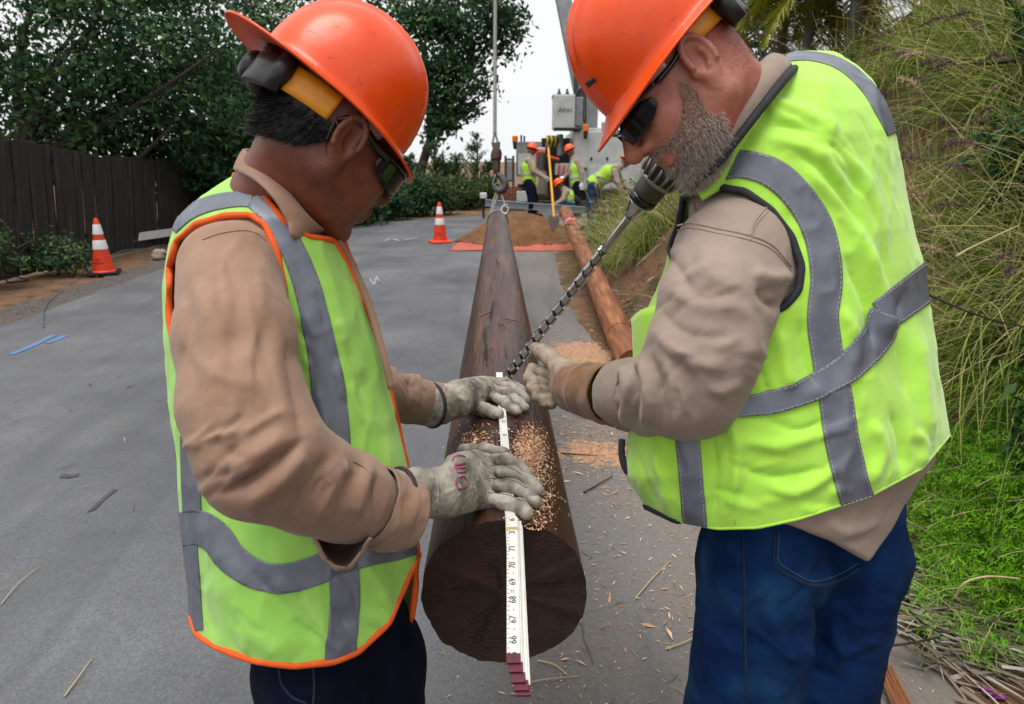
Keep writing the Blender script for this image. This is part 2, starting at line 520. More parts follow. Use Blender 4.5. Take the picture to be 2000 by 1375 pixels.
def in_poly(px, py, poly):
    """signed distance in px, negative inside"""
    p = np.array(poly, float); ins = np.zeros(px.shape, bool)
    for i in range(len(p)):
        a, b = p[i], p[(i + 1) % len(p)]
        c = ((a[1] > py) != (b[1] > py)) & (px < (b[0] - a[0]) * (py - a[1]) / (b[1] - a[1] + 1e-12) + a[0])
        ins ^= c
    d = pl_dist(px, py, list(p) + [p[0]])
    return np.where(ins, -d, d)

def folds(px, py, lst):
    """sum of ridges (+) and creases (-): (polyline, width px, height m)"""
    r = np.zeros(px.shape)
    for pts, w, a in lst:
        sp = smooth_line([(x, y, 0) for x, y in pts], 5)[:, :2] if len(pts) > 2 else pts
        d, t = pl_dist(px, py, sp, True)
        n = len(sp) - 1
        taper = np.clip(np.minimum(t, n - t) / (0.22 * n) + 0.15, 0, 1)
        r += a * taper * (np.exp(-(d / w) ** 2) if a > 0 else np.exp(-(d / (0.8 * w)) ** 1.15))
    return r

def clip(V, T, s):
    """keep the part of a triangle mesh where s > 0, cutting through faces"""
    T = tris(T); pos = s > 0
    k = pos[T].sum(1)
    out = [T[k == 3]]
    newv = []; base = len(V)
    part = T[(k == 1) | (k == 2)]
    if len(part):
        c = pos[part]; one = c.sum(1) == 1
        odd = np.where(one, c.argmax(1), (~c).argmax(1))
        r = np.arange(len(part))
        a = part[r, odd]; b = part[r, (odd + 1) % 3]; d = part[r, (odd + 2) % 3]
        def key(i, j): return np.minimum(i, j).astype(np.int64) * (base + 1) + np.maximum(i, j)
        kk = np.concatenate([key(a, b), key(a, d)])
        uk, inv = np.unique(kk, return_inverse=True)
        i, j = uk // (base + 1), uk % (base + 1)
        t = s[i] / (s[i] - s[j] + 1e-12)
        newv = V[i] + (V[j] - V[i]) * t[:, None]
        ab = base + inv[:len(part)]; ad = base + inv[len(part):]
        out.append(np.stack([a, ab, ad], 1)[one])
        m = ~one
        out.append(np.stack([ab, b, d], 1)[m]); out.append(np.stack([ab, d, ad], 1)[m])
        V = np.vstack([V, newv])
    T = np.vstack(out)
    used = np.unique(T); mp = np.full(len(V), -1); mp[used] = np.arange(len(used))
    return V[used], mp[T]

def rims(V, T, minlen=12):
    """open edges as ordered chains"""
    E = np.vstack([T[:, [0, 1]], T[:, [1, 2]], T[:, [2, 0]]])
    S = np.sort(E, 1); key = S[:, 0].astype(np.int64) * len(V) + S[:, 1]
    u, inv, c = np.unique(key, return_inverse=True, return_counts=True)
    B = E[c[inv] == 1]
    nx = {}
    for a, b in B: nx.setdefault(int(a), []).append(int(b))
    out = []
    while nx:
        a = next(iter(nx)); ch = [a]
        while a in nx:
            b = nx[a].pop()
            if not nx[a]: del nx[a]
            ch.append(b); a = b
        if len(ch) >= minlen: out.append(np.array(ch))
    return out

def smooth_chain(p, it=12, closed=True):
    for _ in range(it):
        q = (np.roll(p, 1, 0) + np.roll(p, -1, 0)) / 2
        if not closed: q[0], q[-1] = p[0], p[-1]
        p = p + 0.5 * (q - p)
    return p

def resample(p, step):
    p = np.asarray(p); L = np.concatenate([[0], np.cumsum(np.linalg.norm(np.diff(p, axis=0), axis=1))])
    n = max(3, int(L[-1] / step)); t = np.linspace(0, L[-1], n)
    return np.stack([np.interp(t, L, p[:, k]) for k in range(3)], 1)

def put(name, V, F, m, parent, thick=0.0, smooth=True):
    """view-frame mesh -> linked object under parent"""
    me = mesh_np(name, c2w(V), F, smooth)
    o = obj(name, me, m, parent)
    if thick:
        s = o.modifiers.new('cloth', 'SOLIDIFY'); s.thickness = thick; s.offset = 0.0
    return o

def tube_obj(name, pts_c, r, m, parent, n=8, closed=False):
    p = c2w(np.asarray(pts_c))
    V, F = sweep([Vector(q) for q in p], r, n, not closed)
    me = bpy.data.meshes.new(name); me.from_pydata([tuple(v) for v in V], [], F); me.update()
    bm = bmesh.new(); bm.from_mesh(me); bmesh.ops.recalc_face_normals(bm, faces=bm.faces); bm.to_mesh(me); bm.free()
    me.polygons.foreach_set('use_smooth', [True] * len(me.polygons))
    return obj(name, me, m, parent)

def strip(name, top, bot, m, parent, thick=0.003, nu=6, nv=6, bulge=0.0):
    """a band of cloth between two edge lines (view frame)"""
    a = smooth_line(top, nu); b = smooth_line(bot, nu)
    n = min(len(a), len(b)); a, b = a[:n], b[:n]
    V = []
    for j in range(nv + 1):
        t = j / nv; q = a * (1 - t) + b * t
        q[:, 2] -= bulge * 4 * t * (1 - t)
        V.append(q)
    V = np.vstack(V)
    F = [(j * n + i, j * n + i + 1, (j + 1) * n + i + 1, (j + 1) * n + i) for j in range(nv) for i in range(n - 1)]
    return put(name, V, np.array(F), m, parent, thick)

class Surf:
    """look up the depth of a mesh along a view ray (used to sew bands, seams and writing onto cloth)"""
    def __init__(s, V, F):
        from mathutils.bvhtree import BVHTree
        s.t = BVHTree.FromPolygons([tuple(v) for v in V], [tuple(int(i) for i in f) for f in F])
    def hit(s, px, py, dflt=1.0):
        d = Vector(C(px, py, 1.0)).normalized()
        h = s.t.ray_cast(Vector((0, 0, 0)), d)
        return np.array(h[0]) if h[0] is not None else C(px, py, dflt)

def sewn(name, surf, pts, m, parent, r=0.0012, lift=0.001, n=6, step=8):
    """a thin seam following a surface"""
    sp = smooth_line([(x, y, 0) for x, y in pts], step)
    q = np.array([surf.hit(x, y) for x, y, _ in sp])
    q = q * (1 - lift / np.linalg.norm(q, axis=1)[:, None])
    return tube_obj(name, q, r, m, parent, n)

def ray_cyl_depth(px, py, A, B, r):
    """depth at which a view ray meets a cylinder round A-B (view frame)"""
    A, B = np.asarray(A), np.asarray(B); u = (B - A) / np.linalg.norm(B - A)
    d = C(px, py, 1.0)
    dp = d - u * (d @ u); ap = -A + u * (A @ u)
    a, b, c = dp @ dp, 2 * dp @ ap, ap @ ap - r * r
    disc = b * b - 4 * a * c
    if disc < 0: return -b / (2 * a)
    return (-b - math.sqrt(disc)) / (2 * a)
# ------------------------------------------------------------------ the ground, the road, the bank
LEFT = [(-4.45, -8), (-4.5, 3), (-4.6, 6), (-4.8, 9.6), (-4.35, 13), (-3.5, 15.8), (-1.6, 18.0), (1.5, 19.6), (6, 21), (16, 23)]
RIGHT = [(1.32, -8), (1.28, 1), (1.2, 1.94), (0.86, 4), (0.66, 6.3), (0.72, 9), (0.82, 11), (1.7, 12.6), (4.2, 14.2), (8, 15), (16, 16)]
def rot_mat_nodes(m):
    return m.node_tree.nodes, m.node_tree.links, m.node_tree.nodes['Principled BSDF']

def ground_mats():
    # asphalt: pale worn aggregate, sandy dust along the right side where the digging is
    m = mat('worn_asphalt', srgb(102, 103, 106), 0.92, srgb(72, 73, 78), 0.8, 8, (0.34, 0.68), bump=0.6, bscale=170, bdist=0.004, bump2=0.35, bscale2=30, bdist2=0.005)
    N, L, b = rot_mat_nodes(m)
    base = b.inputs['Base Color'].links[0].from_socket
    tc = N.new('ShaderNodeTexCoord')
    sp = N.new('ShaderNodeTexVoronoi'); sp.inputs['Scale'].default_value = 150; sp.feature = 'F1'
    L.new(tc.outputs['Object'], sp.inputs['Vector'])
    bw = N.new('ShaderNodeRGBToBW'); L.new(sp.outputs['Color'], bw.inputs[0])
    mr = N.new('ShaderNodeMapRange'); mr.inputs[1].default_value, mr.inputs[2].default_value, mr.inputs[3].default_value, mr.inputs[4].default_value = 0.15, 0.9, 0.8, 1.2
    L.new(bw.outputs[0], mr.inputs[0])
    mul = N.new('ShaderNodeMix'); mul.data_type = 'RGBA'; mul.blend_type = 'MULTIPLY'; mul.inputs[0].default_value = 1
    L.new(base, mul.inputs[6]); L.new(mr.outputs[0], mul.inputs[7])
    # dust
    sx = N.new('ShaderNodeSeparateXYZ'); L.new(tc.outputs['Object'], sx.inputs[0])
    nz = N.new('ShaderNodeTexNoise'); nz.inputs['Scale'].default_value = 1.6; nz.inputs['Detail'].default_value = 8; L.new(tc.outputs['Object'], nz.inputs['Vector'])
    ad = N.new('ShaderNodeMath'); ad.operation = 'MULTIPLY_ADD'; ad.inputs[1].default_value = 2.2; L.new(nz.outputs['Fac'], ad.inputs[0]); L.new(sx.outputs['X'], ad.inputs[2])
    dr = N.new('ShaderNodeMapRange'); dr.inputs[1].default_value, dr.inputs[2].default_value, dr.inputs[3].default_value, dr.inputs[4].default_value = 0.75, 2.1, 0.0, 0.72
    L.new(ad.outputs[0], dr.inputs[0])
    n2 = N.new('ShaderNodeTexNoise'); n2.inputs['Scale'].default_value = 60; n2.inputs['Detail'].default_value = 4; L.new(tc.outputs['Object'], n2.inputs['Vector'])
    m2 = N.new('ShaderNodeMath'); m2.operation = 'MULTIPLY'; L.new(dr.outputs[0], m2.inputs[0])
    r2 = N.new('ShaderNodeMapRange'); r2.inputs[1].default_value, r2.inputs[2].default_value, r2.inputs[3].default_value, r2.inputs[4].default_value = 0.3, 0.6, 0.45, 1.0
    L.new(n2.outputs['Fac'], r2.inputs[0]); L.new(r2.outputs[0], m2.inputs[1])
    mx = N.new('ShaderNodeMix'); mx.data_type = 'RGBA'; mx.inputs[7].default_value = srgb(132, 120, 104)
    L.new(m2.outputs[0], mx.inputs[0]); L.new(mul.outputs[2], mx.inputs[6])
    # old tyre and tar stains, long along the road
    mp = N.new('ShaderNodeMapping'); mp.inputs['Scale'].default_value = (3.2, 0.5, 1); L.new(tc.outputs['Object'], mp.inputs[0])
    n3 = N.new('ShaderNodeTexNoise'); n3.inputs['Scale'].default_value = 0.9; n3.inputs['Detail'].default_value = 7; n3.inputs['Distortion'].default_value = 0.8; L.new(mp.outputs[0], n3.inputs['Vector'])
    r3 = N.new('ShaderNodeMapRange'); r3.inputs[1].default_value, r3.inputs[2].default_value, r3.inputs[3].default_value, r3.inputs[4].default_value = 0.5, 0.74, 0.0, 0.6
    L.new(n3.outputs['Fac'], r3.inputs[0])
    m3 = N.new('ShaderNodeMix'); m3.data_type = 'RGBA'; m3.inputs[7].default_value = srgb(68, 69, 74)
    L.new(r3.outputs[0], m3.inputs[0]); L.new(mx.outputs[2], m3.inputs[6])
    L.new(m3.outputs[2], b.inputs['Base Color'])
    M['asphalt'] = m
    M['soil'] = mat('dry_soil', srgb(126, 96, 68), 0.95, srgb(94, 70, 48), 2.5, 9, (0.3, 0.7), bump=0.8, bscale=55, bdist=0.02, bump2=0.8, bscale2=8, bdist2=0.06, col3=srgb(70, 54, 38), scale3=5, c3=(0.55, 0.7))
    M['bank'] = mat('bank_soil', srgb(122, 88, 60), 0.95, srgb(82, 58, 38), 3.5, 9, (0.3, 0.7), bump=0.9, bscale=40, bdist=0.03, bump2=0.8, bscale2=9, bdist2=0.06, col3=srgb(64, 62, 34), scale3=1.4, c3=(0.5, 0.66))
    M['gravel'] = mat('road_edge_gravel', srgb(96, 90, 84), 0.95, srgb(66, 60, 56), 30, 6, (0.35, 0.65), bump=1.0, bscale=45, bdist=0.02)
    M['sand'] = mat('dug_sand', srgb(124, 86, 54), 0.97, srgb(94, 64, 38), 5, 9, (0.3, 0.72), bump=0.9, bscale=36, bdist=0.03, bump2=0.5, bscale2=9, bdist2=0.05)
ground_mats()

def xe(y):       # toe of the bank
    return float(np.interp(y, [-8, 1.2, 2.2, 3.2, 4.5, 6.3, 8, 11, 12.0, 13.5, 16, 30], [1.75, 1.68, 1.52, 1.3, 1.1, 0.92, 0.92, 1.0, 1.5, 3.4, 6.0, 9.0]))
def hill_z(x, y):
    u = x - xe(y)
    if u <= 0: return 0.0
    base = 1.22 * u * (1 - math.exp(-u * 3.5)) if u < 2.6 else 1.22 * 2.6 + (u - 2.6) * 0.5
    n = mnoise.fractal(Vector((x * 0.9, y * 0.9, 3.1)), 1.0, 2.0, 4)
    n2 = mnoise.fractal(Vector((x * 4, y * 4, 1.1)), 1.0, 2.0, 3)
    base *= float(np.interp(y, [4.5, 8.5], [1.0, 0.7]))
    return base + min(u, 0.8) * 0.22 * n + min(u, 0.4) * 0.12 * n2

def build_ground():
    s = 420
    g = mesh_np('ground', [(-s, -s, -0.03), (s, -s, -0.03), (s, s, -0.03), (-s, s, -0.03)], np.array([[0, 1, 2, 3]]), False)
    tag(obj('ground', g, M['soil']), kind='structure')
    # road sheet
    n = 90
    lp = np.array(smooth_line([(x, y, 0) for x, y in LEFT], 12)); rp = np.array(smooth_line([(x, y, 0) for x, y in RIGHT], 12))
    def at(line, t):
        L = np.concatenate([[0], np.cumsum(np.linalg.norm(np.diff(line, axis=0), axis=1))]); L /= L[-1]
        return np.stack([np.interp(t, L, line[:, k]) for k in range(3)], 1)
    t = np.linspace(0, 1, 160) ** 1.1
    A, B = at(lp, t), at(rp, t)
    A[:, 0] += np.array([0.06 * mnoise.noise(Vector((0, q * 2.1, 0))) for q in A[:, 1]])
    B[:, 0] += np.array([0.09 * mnoise.noise(Vector((5, q * 3.1, 0))) for q in B[:, 1]])
    nu = 20
    V = np.vstack([A * (1 - k / nu) + B * (k / nu) for k in range(nu + 1)])
    m = len(t)
    F = np.array([(k * m + i, (k + 1) * m + i, (k + 1) * m + i + 1, k * m + i + 1) for k in range(nu) for i in range(m - 1)])
    tag(obj('road', mesh_np('road', V, F), M['asphalt']), kind='structure')
    # gravelly shoulder on the left between the road and the fence
    mb = np.array([[-6.9, y] for y in t])
    C0 = A.copy(); C0[:, 2] = -0.006; C0[:, 0] += 0.05
    D0 = A.copy(); D0[:, 0] -= 0.5 + np.array([0.25 * mnoise.noise(Vector((9, q * 1.3, 0))) for q in A[:, 1]]); D0[:, 1] += 0.25; D0[:, 2] = -0.012
    V = np.vstack([C0, D0]); F = np.array([(i, i + 1, m + i + 1, m + i) for i in range(m - 1)])
    tag(obj('gravel_shoulder', mesh_np('gravel_shoulder', V, F), M['gravel']), kind='structure')
    # right bank
    ys = np.concatenate([np.arange(-3, 1, 0.25), np.arange(1, 14, 0.09), np.arange(14, 40, 0.5)])
    us = np.concatenate([np.linspace(-0.45, 0, 4), np.linspace(0.06, 3.0, 34), np.linspace(3.3, 14, 16)])
    V = []; 
    for y in ys:
        e = xe(y)
        for u in us:
            x = e + u
            z = hill_z(x, y) if u > 0 else -0.012
            if u <= 0: z = 0.004 + 0.012 * mnoise.fractal(Vector((x * 7, y * 7, 0)), 1, 2, 3) - 0.03 * (u < -0.4)
            V.append((x, y, z))
    nu, ny = len(us), len(ys)
    F = np.array([(j * nu + i, j * nu + i + 1, (j + 1) * nu + i + 1, (j + 1) * nu + i) for j in range(ny - 1) for i in range(nu - 1)])
    tag(obj('hillside', mesh_np('hillside', np.array(V), F), M['bank']), kind='structure')
build_ground()

# ------------------------------------------------------------------ leaves, grass
def tint_mat(name, stops, rough=0.75, trans=0.25, spec=0.3):
    """colour from the per-plant tint attribute (0..1)"""
    m = bpy.data.materials.new(name); m.use_nodes = True
    N, L = m.node_tree.nodes, m.node_tree.links; b = N['Principled BSDF']
    b.inputs['Roughness'].default_value = rough; b.inputs['Specular IOR Level'].default_value = spec
    at = N.new('ShaderNodeAttribute'); at.attribute_name = 'tint'
    rp = N.new('ShaderNodeValToRGB'); e = rp.color_ramp.elements
    e[0].position, e[0].color = stops[0][0], stops[0][1]; e[1].position, e[1].color = stops[-1][0], stops[-1][1]
    for p, c in stops[1:-1]:
        q = e.new(p); q.color = c
    L.new(at.outputs['Fac'], rp.inputs['Fac']); L.new(rp.outputs['Color'], b.inputs['Base Color'])
    tr = N.new('ShaderNodeBsdfTranslucent'); L.new(rp.outputs['Color'], tr.inputs['Color'])
    ms = N.new('ShaderNodeMixShader'); ms.inputs[0].default_value = trans
    L.new(b.outputs[0], ms.inputs[1]); L.new(tr.outputs[0], ms.inputs[2]); L.new(ms.outputs[0], N['Material Output'].inputs['Surface'])
    return m
M['leaf_dark'] = tint_mat('dark_leaf', [(0, srgb(28, 54, 32)), (0.5, srgb(46, 84, 46)), (1, srgb(116, 146, 76))])
M['leaf_mid'] = tint_mat('mid_leaf', [(0, srgb(38, 64, 44)), (0.5, srgb(72, 104, 66)), (1, srgb(142, 164, 100))])
M['leaf_shrub'] = tint_mat('shrub_leaf', [(0, srgb(40, 56, 30)), (0.6, srgb(70, 92, 46)), (1, srgb(120, 132, 70))])
M['grass'] = tint_mat('bunch_grass', [(0, srgb(66, 86, 30)), (0.4, srgb(108, 130, 50)), (0.62, srgb(160, 164, 88)), (0.8, srgb(180, 164, 122)), (1, srgb(206, 192, 158))], trans=0.3)
M['fern'] = tint_mat('asparagus_fern_leaf', [(0, srgb(56, 104, 14)), (0.5, srgb(108, 168, 28)), (1, srgb(156, 208, 52))], trans=0.35)
M['dry'] = tint_mat('dry_strap_leaf', [(0, srgb(86, 74, 62)), (0.5, srgb(132, 118, 102)), (1, srgb(178, 170, 160))], trans=0.1)
M['plume'] = tint_mat('grass_plume', [(0, srgb(96, 76, 74)), (0.6, srgb(128, 100, 98)), (1, srgb(190, 166, 136))], trans=0.2)
M['sage'] = tint_mat('sage_leaf', [(0, srgb(72, 94, 64)), (0.6, srgb(112, 134, 98)), (1, srgb(160, 176, 142))], trans=0.2)
M['palm'] = tint_mat('palm_leaflet', [(0, srgb(66, 76, 22)), (0.5, srgb(112, 118, 30)), (0.8, srgb(164, 150, 46)), (1, srgb(146, 118, 84))], trans=0.3)
M['bark'] = mat('grey_brown_bark', srgb(72, 60, 50), 0.95, srgb(46, 38, 32), 8, 6, bump=0.9, bscale=25, bdist=0.02, stretch=(3, 3, 0.6))
M['wood_old'] = mat('weathered_board', srgb(48, 42, 39), 0.92, srgb(29, 25, 23), 5, 8, (0.3, 0.75), bump=0.7, bscale=26, bdist=0.006, stretch=(5, 5, 0.35), col3=srgb(70, 65, 60), scale3=3, c3=(0.55, 0.75))

def tinted(name, V, F, tint, m, parent=None, smooth=False):
    me = mesh_np(name, V, F, smooth)
    a = me.attributes.new('tint', 'FLOAT', 'POINT')
    a.data.foreach_set('value', np.asarray(tint, np.float32))
    return obj(name, me, m, parent)

def leaves(cent, nrm, size, asp=0.5, rng=RNG, droop=0.0):
    """folded diamond leaves: returns V, F (tris)"""
    n = len(cent)
    a = rng.normal(size=(n, 3)); a[:, 2] -= droop
    a /= np.linalg.norm(a, axis=1)[:, None]
    b = np.cross(a, nrm + 0.6 * rng.normal(size=(n, 3))); b /= np.linalg.norm(b, axis=1)[:, None] + 1e-9
    c = np.cross(a, b)
    s = (size * rng.uniform(0.6, 1.3, n))[:, None]
    V = np.stack([cent - a * s, cent + b * s * asp + c * s * 0.12, cent + a * s, cent - b * s * asp + c * s * 0.12], 1).reshape(-1, 3)
    i = np.arange(n) * 4
    F = np.stack([i, i + 1, i + 2, i + 3], 1)
    return V, F

def ribbons(base, d0, length, width, bend, nseg=4, rng=RNG, up=(0, 0, 1)):
    """arching grass blades: base (n,3), start direction (n,3), bend pulls down along the blade"""
    n = len(base)
    side = np.cross(d0, np.array(up) + 0.3 * rng.normal(size=(n, 3))); side /= np.linalg.norm(side, axis=1)[:, None] + 1e-9
    P0 = base.copy(); d = d0.copy(); rows = []
    for k in range(nseg + 1):
        t = k / nseg
        w = (width * (1 - t ** 2.2) + 0.0004)[:, None]
        rows.append(P0 - side * w); rows.append(P0 + side * w)
        d = d + np.array([0, 0, -1.0]) * (bend * (0.5 + t))[:, None] / nseg
        d /= np.linalg.norm(d, axis=1)[:, None]
        P0 = P0 + d * (length / nseg)[:, None]
    V = np.stack(rows, 1).reshape(-1, 3); m = 2 * (nseg + 1)
    i = (np.arange(n) * m)[:, None]
    F = np.vstack([np.hstack([i + 2 * k, i + 2 * k + 1, i + 2 * k + 3, i + 2 * k + 2]) for k in range(nseg)])
    return V, F, m

def tree(name, label, cat, base, blobs, nclump, per, leaf, m, spread=0.34, trunk_r=0.12, group=None, asp=0.5, seed=1, lean=(0, 0), forks=1, shell=0.5):
    rng = np.random.default_rng(seed)
    e = empty(name, base, label, cat, group)
    base = np.array(base, float)
    mb = MB(); mb_pts = []
    top = np.mean([b[0] for b in blobs], axis=0)
    fork = base + (top - base) * 0.45 + np.array([lean[0], lean[1], 0])
    trunk = smooth_line([base - [0, 0, 0.1], base + (fork - base) * 0.5 + rng.normal(size=3) * 0.05, fork], 4)
    mb.tube(trunk, np.linspace(trunk_r, trunk_r * 0.7, len(trunk)), 10)
    for c, r in blobs:
        c = np.array(c)
        for j in range(3):
            tip = c + rng.normal(size=3) * np.array(r) * 0.45
            mid = (fork + tip) / 2 + rng.normal(size=3) * 0.18
            ln = smooth_line([fork, mid, tip], 4)
            mb.tube(ln, np.linspace(trunk_r * 0.5, 0.012, len(ln)), 6)
    mb.build('trunk', M['bark'], e, True)
    vol = np.array([b[1][0] * b[1][1] * b[1][2] if hasattr(b[1], '__len__') else b[1] ** 3 for b in blobs]) ** 0.67
    vol /= vol.sum()
    cs = []; ns = []; ts = []
    for (c, r), w in zip(blobs, vol):
        k = max(3, int(nclump * w))
        d = rng.normal(size=(k, 3)); d /= np.linalg.norm(d, axis=1)[:, None]
        rad = rng.uniform(shell, 1.0, k) ** 0.6
        cc = np.array(c) + d * rad[:, None] * np.array(r)
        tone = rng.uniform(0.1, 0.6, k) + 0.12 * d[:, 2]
        cl = np.repeat(cc, per, 0) + rng.normal(size=(k * per, 3)) * spread * np.array([1, 1, 0.7]) * rng.uniform(0.6, 1.2, (k, 1)).repeat(per, 0)
        cs.append(cl); ns.append(np.repeat(d, per, 0)); ts.append(np.repeat(tone, per) + rng.normal(size=k * per) * 0.14)
    cs = np.vstack(cs); ns = np.vstack(ns); ts = np.clip(np.concatenate(ts), 0, 1)
    V, F = leaves(cs, ns + np.array([0, 0, 0.8]), np.full(len(cs), leaf), asp, rng)
    tinted('crown', V, F, np.repeat(ts, 4), m, e)
    return e

def W(px, py, d): return list(P(px, py, d))

# trees beyond the fence (left), far trees and shrubs (centre)
tree('broadleaf_tree', 'dense dark broadleaf tree filling the upper left above the board fence', 'tree', (-8.6, 10.5, 0),
     [(W(60, 60, 11.0), (2.0, 1.6, 1.4)), (W(250, 120, 11.6), (1.9, 1.5, 1.5)), (W(130, 210, 11.4), (1.6, 1.2, 0.8)), (W(330, 210, 12.0), (1.4, 1.2, 1.0)), (W(160, -100, 12), (2.4, 1.8, 1.4)), (W(170, 285, 12.2), (2.0, 0.9, 0.45))],
     430, 58, 0.062, M['leaf_dark'], 0.27, 0.2, 'trees beyond the board fence', seed=3)
tree('broadleaf_tree', 'tall loose tree with sky gaps directly left of the nearer man\'s hard hat', 'tree', (-6.9, 15.5, 0),
     [(W(440, 60, 14.5), (1.5, 1.4, 1.6)), (W(400, 190, 14.5), (1.3, 1.2, 1.0)), (W(490, 210, 15.0), (0.9, 1.0, 1.3)), (W(380, -90, 15), (2.0, 1.6, 1.2))],
     260, 50, 0.07, M['leaf_mid'], 0.28, 0.16, 'trees beyond the board fence', seed=5, lean=(0.2, 0))
tree('broadleaf_tree', 'slim tree with a dark trunk rising behind the left orange hard hat', 'tree', (-6.1, 20.0, 0),
     [(W(610, 40, 20), (2.0, 1.5, 1.5)), (W(560, 130, 20), (1.2, 1.2, 1.2)), (W(690, 0, 20.5), (1.2, 1.2, 1.2)), (W(520, 290, 20), (0.9, 1.2, 1.2))],
     210, 34, 0.10, M['leaf_mid'], 0.34, 0.17, seed=8)
tree('broadleaf_tree', 'spreading tree overhanging the road beside the vertical winch line', 'tree', (-3.6, 25.0, 0),
     [(W(930, 40, 24), (1.5, 1.5, 1.2)), (W(860, 90, 24), (1.4, 1.4, 1.5)), (W(900, 170, 24), (1.2, 1.2, 1.0)), (W(985, 55, 24), (0.6, 0.8, 0.9)), (W(850, 230, 24), (0.8, 1.0, 0.7)), (W(830, 20, 24), (1.2, 1.0, 0.8))],
     250, 40, 0.11, M['leaf_dark'], 0.34, 0.2, seed=12)
tree('shade_shrub', 'big dark shrub crowding the far end of the board fence', 'shrub', tuple(gpt(400, 462)),
     [(W(430, 350, 13.6), (1.0, 0.9, 1.1)), (W(480, 300, 14), (0.9, 0.9, 1.1)), (W(360, 330, 13.2), (0.9, 0.8, 0.8)), (W(500, 400, 14), (0.8, 0.7, 0.7))],
     220, 42, 0.08, M['leaf_dark'], 0.26, 0.08, seed=15)
tree('shade_shrub', 'dark leafy shrub on the verge hidden partly by the left man\'s neck', 'shrub', tuple(gpt(600, 452)),
     [(W(600, 370, 15), (1.0, 0.8, 0.8)), (W(680, 390, 15.6), (0.7, 0.7, 0.6))], 120, 40, 0.08, M['leaf_dark'], 0.24, 0.06, seed=16)
tree('fence_bush', 'low round green bush at the foot of the board fence', 'bush', tuple(gpt(120, 528)),
     [(W(100, 495, 8.9), (0.24, 0.24, 0.2)), (W(140, 503, 8.9), (0.2, 0.2, 0.16))], 46, 30, 0.032, M['leaf_mid'], 0.09, 0.02, seed=21)
tree('fence_bush', 'leafy sprig of green at the left picture edge by the fence', 'bush', tuple(gpt(-15, 560)),
     [(W(0, 530, 8.0), (0.16, 0.2, 0.22)), (W(-10, 470, 8.0), (0.16, 0.2, 0.2))], 22, 26, 0.035, M['leaf_mid'], 0.1, 0.015, seed=22)
# verge shrubs along the bend
spots = [(730, 432, 15.6, 1.15, 'rounded dark verge shrub nearest the left man\'s chin'), (780, 424, 16.4, 1.25, 'dark verge shrub second from the left man\'s chin'),
         (828, 420, 17.0, 1.0, 'low olive verge shrub just left of the upright traffic cone'), (880, 410, 17.6, 0.9, 'low olive verge shrub directly behind the upright traffic cone'),
         (925, 405, 18.2, 0.85, 'low olive verge shrub just left of the lifting hook')]
for i, (x, y, d, h, lb) in enumerate(spots):
    b = gpt(x, y); k = b.y / CT
    c = Vector((b.x, b.y + 0.5, h * 0.52))
    tree('verge_shrub', lb, 'shrub', (b.x, b.y + 0.5, 0), [(tuple(c), (0.62, 0.5, h * 0.5)), ((c.x + 0.35, c.y, c.z * 0.7), (0.5, 0.4, h * 0.34))],
         90, 34, 0.06, M['leaf_dark'] if i < 2 else M['leaf_shrub'], 0.17, 0.04, 'shrubs along the far verge', seed=30 + i)
def young_conifer(px, py, top, seed, label):
    """thin young cypress with upswept branches"""
    rng = np.random.default_rng(seed)
    b = gpt(px, py); b.y += 1.2; b.x *= 1 + 1.2 / b.y
    h = CAM_H + (b.y / CT) * (-ST + (687.5 - top) / FPX * CT)
    e = empty('young_conifer', b, label, 'conifer', 'young conifers beyond the verge')
    mb = MB(); mb.tube([b, b + Vector((0.03, 0, h * 0.6)), b + Vector((0.0, 0, h))], [0.05, 0.03, 0.006], 6)
    cs = []
    for k in range(34):
        z = h * rng.uniform(0.12, 0.95); L = (h - z) * 0.28 + 0.14; a = rng.uniform(0, 6.28)
        p0 = b + Vector((0, 0, z)); p1 = p0 + Vector((math.cos(a) * L, math.sin(a) * L, L * rng.uniform(0.5, 1.1)))
        mb.tube([p0, (p0 + p1) / 2 - Vector((0, 0, L * 0.1)), p1], [0.014, 0.008, 0.003], 4)
        t = rng.uniform(0.15, 1.05, 42)
        cs.append(np.array(p0) + (np.array(p1) - np.array(p0)) * t[:, None] + rng.normal(size=(42, 3)) * 0.035)
    mb.build('trunk', M['bark'], e)
    cs = np.vstack(cs); V, F = leaves(cs, np.tile([0, 0, 1.0], (len(cs), 1)), np.full(len(cs), 0.06), 0.3, rng)
    tinted('crown', V, F, np.repeat(np.clip(rng.normal(0.4, 0.2, len(cs)), 0, 1), 4), M['leaf_mid'], e)
for i, (x, y, t, lb) in enumerate([(800, 415, 305, 'young conifer left of the traffic cone, behind the dark verge shrubs'), (850, 410, 280, 'young conifer straight above the traffic cone'), (895, 405, 300, 'young conifer between the traffic cone and the lifting hook'),
                                   (932, 400, 262, 'tallest young conifer, just left of the lifting hook'), (748, 420, 318, 'young conifer nearest the left man\'s hat brim'), (955, 396, 318, 'small young conifer right behind the lifting hook'), (870, 408, 318, 'short young conifer right of the one above the cone')]):
    young_conifer(x, y, t, 50 + i, lb)

